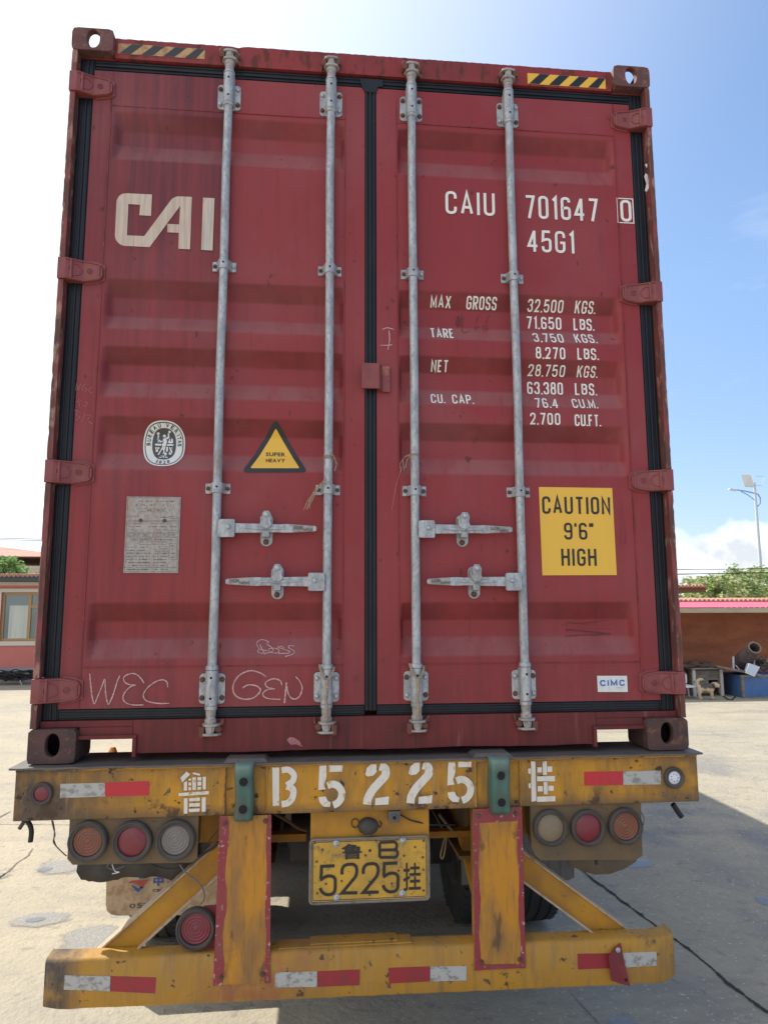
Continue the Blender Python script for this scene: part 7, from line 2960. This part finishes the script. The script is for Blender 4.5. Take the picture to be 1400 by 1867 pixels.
box(b, kx0+0.031, kx0+0.045, YK+0.08, YK+0.699, 0.031, kz-0.01)
obj('shade_liner', b, 'scrap', KN)  # dark lining: the shade within the kennel is put into its colour
b = newbm()
for x in (kx0, kx1):
    box(b, x-0.03, x+0.03, YK-0.02, YK+0.03, 0.0, kz+0.01)
obj('corner_frame', b, 'pole_white', KN)
b = newbm()
box(b, kx0-0.08, kx1+0.08, YK-0.08, YK+0.85, kz+0.012, kz+0.045)
obj('roof', b, 'slab', KN)
# scrap wood on the kennel
b = newbm()
rn = random.Random(8)
for k in range(26):
    x = rn.uniform(kx0-0.25, kx1-0.1)
    y = YK+rn.uniform(0.0, 0.6)
    z = kz+0.06+rn.uniform(0, 0.11)*(1-abs((x-(kx0+kx1)/2-0.0)/(kx1-kx0+.1)))
    L_ = rn.uniform(0.12, 0.34)
    a = rn.uniform(-0.5, 0.5)
    beam(b, (x-L_*math.cos(a), y-L_*0.3, z-0.3*L_*math.sin(a)), (x+L_*math.cos(a), y+L_*0.3, z+0.3*L_*math.sin(a)), rn.uniform(0.02, 0.07), rn.uniform(0.01, 0.03))
for v in b.verts:
    v.co.z = max(v.co.z, kz+0.047)
obj('scrap_wood_pile', b, 'scrapwood', None, label='dark pile of scrap timber lying on the kennel roof', cat='scrap pile')
# stacked planks left of the kennel
b = newbm()
x0 = kx0-0.75
for k in range(9):
    z = 0.02+k*0.072
    dx = rn.uniform(-0.04, 0.04)
    box(b, x0+dx, kx0-0.07+dx*0.3, YK+0.15+rn.uniform(-.05, .05), YK+0.7, z, z+0.05)
obj('plank_stack', b, 'scrapwood', None, label='stack of dark planks between the container edge and the kennel', cat='plank stack')
# white chair, only its edge shows
CH = thing('plastic_chair', 'white plastic chair partly hidden by the container edge, left of the dog', 'chair', (P(1246, 1262, YK-0.2).x, YK-0.2, 0))
cx = P(1245, 1262, YK-0.3).x
b = newbm()
for dx in (-0.22, 0.22):
    for dy in (-0.2, 0.2):
        tube(b, [(cx+dx*1.1, YK-0.3+dy*1.1, 0), (cx+dx*0.9, YK-0.3+dy*0.9, 0.24)], 0.018, 6)
obj('legs', b, 'wht', CH)
b = newbm()
box(b, cx-0.23, cx+0.23, YK-0.52, YK-0.08, 0.24, 0.265)
obj('seat', b, 'wht', CH, bev=0.01)
b = newbm()
prism(b, rrect(cx-0.21, cx+0.21, 0.27, 0.50, 0.06), YK-0.09, YK-0.07)
obj('backrest', b, 'wht', CH)

# concrete mixer drum on its stand, on the tank
MXR = thing('mixer_drum', 'rusty tilted mixer drum on a pipe stand above the blue tank, mouth facing right', 'mixer drum', (P(1350, 1225, YX+0.6).x, YX+0.6, zt_))
Ym = YX+0.55
ca = P(1342, 1212, Ym)
cm = P(1374, 1180.5, Ym)
cm.y = Ym-0.30
ca = P(1346, 1214, Ym+0.55)
cm = P(1375, 1180.5, cm.y)
d = (cm-ca)
Ln = d.length
r_m = 11.5/FPX*(cm.y+2.7)*1.0
b, b2 = newbm(), newbm()
prof = [(-0.05, 0.0), (-0.05, r_m*0.95), (0.04, r_m*1.25), (Ln*0.30, r_m*1.42), (Ln*0.55, r_m*1.36), (Ln*0.72, r_m*1.15), (Ln*0.93, r_m*0.97), (Ln, r_m), (Ln, r_m*0.80), (Ln*0.8, r_m*0.85), (Ln*0.4, r_m*1.2)]
lathe(b, ca, d, prof, 36, caps=False)
obj('drum', b, 'rustpipe', MXR, smooth=35)
lathe(b2, ca, d, [(Ln-0.015, r_m*1.03), (Ln+0.006, r_m*1.04), (Ln+0.008, r_m*0.82), (Ln-0.01, r_m*0.80)], 36, caps=False)
obj('mouth_ring', b2, 'board', MXR, smooth=40)
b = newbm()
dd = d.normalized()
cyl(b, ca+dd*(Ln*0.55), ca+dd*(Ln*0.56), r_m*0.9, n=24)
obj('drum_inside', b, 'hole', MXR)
b = newbm()
for px0, py0, px1, py1, y_ in ((1336, 1197, 1336.5, 1224, -0.15), (1340, 1213, 1350, 1224, -0.15), (1374, 1190, 1374, 1212, -0.05), (1362, 1209, 1356, 1226, -0.05), (1336, 1222, 1356, 1226, -0.15)):
    tube(b, [P(px0, py0, Ym+y_), P(px1, py1, Ym+y_)], 0.022 if px0 == 1336 else 0.014, 8)
obj('stand', b, 'lampgrey', MXR)
# grey square panel leaning
b = newbm()
Yp = YX-0.03
Yp = YX-0.20
q = [P(1365, 1209, Yp+0.1), P(1385, 1216, Yp+0.1), P(1375, 1234, Yp), P(1358, 1227, Yp)]
extrude_pts(b, q, (0, 0.03, 0.0))
obj('grey_panel', b, 'lampgrey', None, label='pale grey square panel tilted on a corner below the drum mouth', cat='panel', bev=0.006)
# engine scrap at the right edge
b = newbm()
rn = random.Random(31)
e0 = P(1395, 1212, YX+0.4)
for k in range(22):
    c = Vector((e0.x+rn.uniform(-0.16, 0.55), YX+0.35+rn.uniform(-0.15, 0.25), zt_+rn.uniform(0.04, 0.32)))
    s_ = rn.uniform(0.03, 0.09)
    if k % 3 == 0:
        lathe(b, c, (rn.uniform(-1, 1), rn.uniform(-1, 1), rn.uniform(-.4, .4)), [(0, s_), (s_*0.5, s_*1.05), (s_*0.6, s_*0.5), (s_*1.2, s_*0.5), (s_*1.25, 0)], 14)
    elif k % 3 == 1:
        tube(b, [c, c+Vector((rn.uniform(-.2, .2), 0, rn.uniform(-.1, .15))), c+Vector((rn.uniform(-.3, .3), 0.05, rn.uniform(-.1, .1)))], 0.015, 6)
    else:
        beam(b, c, c+Vector((rn.uniform(-.12, .12), 0.05, rn.uniform(-.08, .12))), s_, s_*0.8)
for v in b.verts:
    v.co.z = max(v.co.z, zt_+0.017)
obj('engine_scrap', b, 'scrap', None, label='dark heap of engine scrap on the blue tank at the right edge', cat='engine scrap')
b = newbm()
pts = [P(1386, 1200, YX+0.4), P(1388, 1196, YX+0.4), P(1390, 1204, YX+0.4), P(1392, 1212, YX+0.4)]
tube(b, pts, 0.015, 6)
lathe(b, P(1386.5, 1201, YX+0.4), (0, -1, 0), [(0, 0.035), (0.02, 0.035), (0.02, 0)], 14)
lathe(b, P(1400, 1207, YX+0.3), (0.3, -1, 0.2), [(0, 0.09), (0.06, 0.085), (0.09, 0.04), (0.09, 0)], 16)
obj('engine_part', b, 'board', None, label='pale round engine part on top of the dark engine scrap', cat='engine part', smooth=50)
# chain / hose in front of the kennel
b = newbm()
pts = [G(1318, 1270), G(1326, 1276), G(1334, 1277), G(1340, 1270)]
tube(b, [p+Vector((0, 0, 0.012)) for p in pts], 0.012, 6)
obj('hose', b, 'wire', None, label='thin dark hose curling on the ground beside the dog', cat='hose', smooth=60)

# ---- the dog
gd = G(1300, 1275.5)
YD = gd.y
kd = (gd-CAM).dot(_f)/FPX           # metres per photo pixel here


def DG(px, py, dy=0.0):
    p = P(px, py, YD+dy)
    return p


me = bpy.data.meshes.new('dog')
# joints: pelvis first
J = [
 ('pel', 1275.5, 1253.8, 0.0, 0.070), ('mid', 1283.5, 1254.5, 0, 0.074), ('che', 1292, 1255, 0, 0.084), ('nek', 1296.5, 1250.5, -0.03, 0.070), ('hd0', 1300.3, 1246.8, -0.07, 0.068),
 ('hd1', 1302.0, 1249.2, -0.13, 0.044), ('hd2', 1302.8, 1250.6, -0.17, 0.028),
 ('t1', 1271.0, 1249.5, 0.0, 0.034), ('t2', 1269.8, 1243.5, 0, 0.038), ('t3', 1272.8, 1238.6, 0, 0.038), ('t4', 1278.5, 1238.2, 0, 0.034), ('t5', 1281.8, 1242.5, 0, 0.024),
 ('fl1', 1293.5, 1261, -0.05, 0.042), ('fl2', 1294.5, 1267.5, -0.05, 0.029), ('fl3', 1295.3, 1273.5, -0.05, 0.025), ('fl4', 1297.0, 1275.3, -0.09, 0.024),
 ('fr1', 1299, 1260.5, 0.05, 0.038), ('fr2', 1300.5, 1266.5, 0.05, 0.027), ('fr3', 1301, 1272.5, 0.05, 0.024), ('fr4', 1302.6, 1274.0, 0.02, 0.022),
 ('bl1', 1273.5, 1259.5, -0.05, 0.048), ('bl2', 1272.2, 1265.8, -0.05, 0.030), ('bl3', 1274, 1272.5, -0.05, 0.024), ('bl4', 1276, 1274.8, -0.09, 0.022),
 ('br1', 1278, 1259.5, 0.05, 0.044), ('br2', 1276.6, 1265.3, 0.05, 0.029), ('br3', 1278, 1271.5, 0.05, 0.024), ('br4', 1280, 1273.5, 0.02, 0.022),
]
idx = {j[0]: i for i, j in enumerate(J)}
E_ = [('pel', 'mid'), ('mid', 'che'), ('che', 'nek'), ('nek', 'hd0'), ('hd0', 'hd1'), ('hd1', 'hd2'), ('pel', 't1'), ('t1', 't2'), ('t2', 't3'), ('t3', 't4'), ('t4', 't5'),
      ('che', 'fl1'), ('fl1', 'fl2'), ('fl2', 'fl3'), ('fl3', 'fl4'), ('che', 'fr1'), ('fr1', 'fr2'), ('fr2', 'fr3'), ('fr3', 'fr4'),
      ('pel', 'bl1'), ('bl1', 'bl2'), ('bl2', 'bl3'), ('bl3', 'bl4'), ('pel', 'br1'), ('br1', 'br2'), ('br2', 'br3'), ('br3', 'br4')]
vco = []
for n_, px, py, dy, r_ in J:
    p = DG(px, py, 0)
    q = Vector((p.x, YD+dy, p.z))
    if n_[-1] in '34' and n_[:2] in ('fl', 'fr', 'bl', 'br') and q.z < r_+0.06:
        q.z = max(r_*0.9 if n_[-1] == '4' else q.z, r_*0.9)
    vco.append(q)
me.from_pydata([tuple(v-Vector((gd.x, YD, 0))) for v in vco], [(idx[a], idx[c]) for a, c in E_], [])
dog0 = bpy.data.objects.new('dogskin', me)
COL.objects.link(dog0)
sk = dog0.modifiers.new('skin', 'SKIN')
for i, j in enumerate(J):
    me.skin_vertices[0].data[i].radius = (j[4], j[4])
me.skin_vertices[0].data[0].use_root = True
ss = dog0.modifiers.new('sub', 'SUBSURF')
ss.levels = ss.render_levels = 2
dg = bpy.context.evaluated_depsgraph_get()
dm = bpy.data.meshes.new_from_object(dog0.evaluated_get(dg))
bpy.data.objects.remove(dog0)
dm.materials.clear()
dm.materials.append(MAT['fur'])
dm.materials.append(MAT['fur_dark'])
mz = DG(1285, 1254).z
for p in dm.polygons:
    c = p.center
    wz = c.z
    wx = c.x+gd.x
    p.use_smooth = True
    back = wz > mz-0.005+0.012*math.sin(wx*60) and DG(1274, 1250).x < wx < DG(1297, 1250).x and wz < DG(1285, 1247).z+0.02
    inner_tail = wx > DG(1278.5, 1240).x and wz > DG(1278, 1248).z and wx < DG(1285, 1240).x and wz < DG(1278, 1240).z
    p.material_index = 1 if (back or inner_tail) else 0
DOG = bpy.data.objects.new('dog', dm)
COL.objects.link(DOG)
DOG.location = (gd.x, YD, 0)
DOG['label'] = 'small cream dog with a grey back, curled tail and black collar, standing before the kennel'
DOG['category'] = 'dog'
b = newbm()
for sg, px, dy in ((-1, 1297.5, 0.01), (1, 1305.5, -0.01)):
    p = DG(px-1.2, 1244.0)
    dy -= 0.03
    v = [b.verts.new(c) for c in ((p.x-0.022, YD+dy-0.04, p.z+0.010), (p.x+0.022, YD+dy-0.04, p.z+0.012), (p.x+sg*0.012, YD+dy-0.05, p.z-0.045), (p.x, YD+dy-0.01, p.z+0.018))]
    b.faces.new((v[0], v[1], v[2]))
    b.faces.new((v[0], v[3], v[1]))
    b.faces.new((v[0], v[2], v[3]))
    b.faces.new((v[1], v[3], v[2]))
o = obj('ears', b, 'fur_dark', DOG)
b = newbm()
hp = DG(1303, 1250.2)
lathe(b, (hp.x, YD-0.190, hp.z), (0, -1, 0), [(0, 0.012), (0.006, 0.008), (0.008, 0)], 10)
for dx in (-0.022, 0.018):
    p = DG(1301.0, 1246.0)
    lathe(b, (p.x+dx, YD-0.136, p.z), (0, -1, 0), [(0, 0.007), (0.004, 0)], 8)
obj('face_marks', b, 'blk', DOG)
b = newbm()
na = (vco[idx['nek']]*0.5+vco[idx['hd0']]*0.5)
_, u_, v_ = frame_of(vco[idx['hd0']]-vco[idx['che']])
tube(b, [na-Vector((0.01, 0, 0.015))+(u_*math.cos(2*math.pi*i/20)+v_*math.sin(2*math.pi*i/20))*0.060 for i in range(20)], 0.009, 6, closed=True)
obj('collar', b, 'wire', DOG)
b = newbm()
A = na+Vector((-0.05, -0.02, 0))
K_ = Vector((kx0, YK, DG(1266, 1247).z))
tube(b, [K_, K_.lerp(DG(1268, 1247.5), 0.5), DG(1271, 1247)], 0.006, 5)
obj('lead', b, 'wire', None, label='dark lead tied from the kennel post toward the dog', cat='lead')
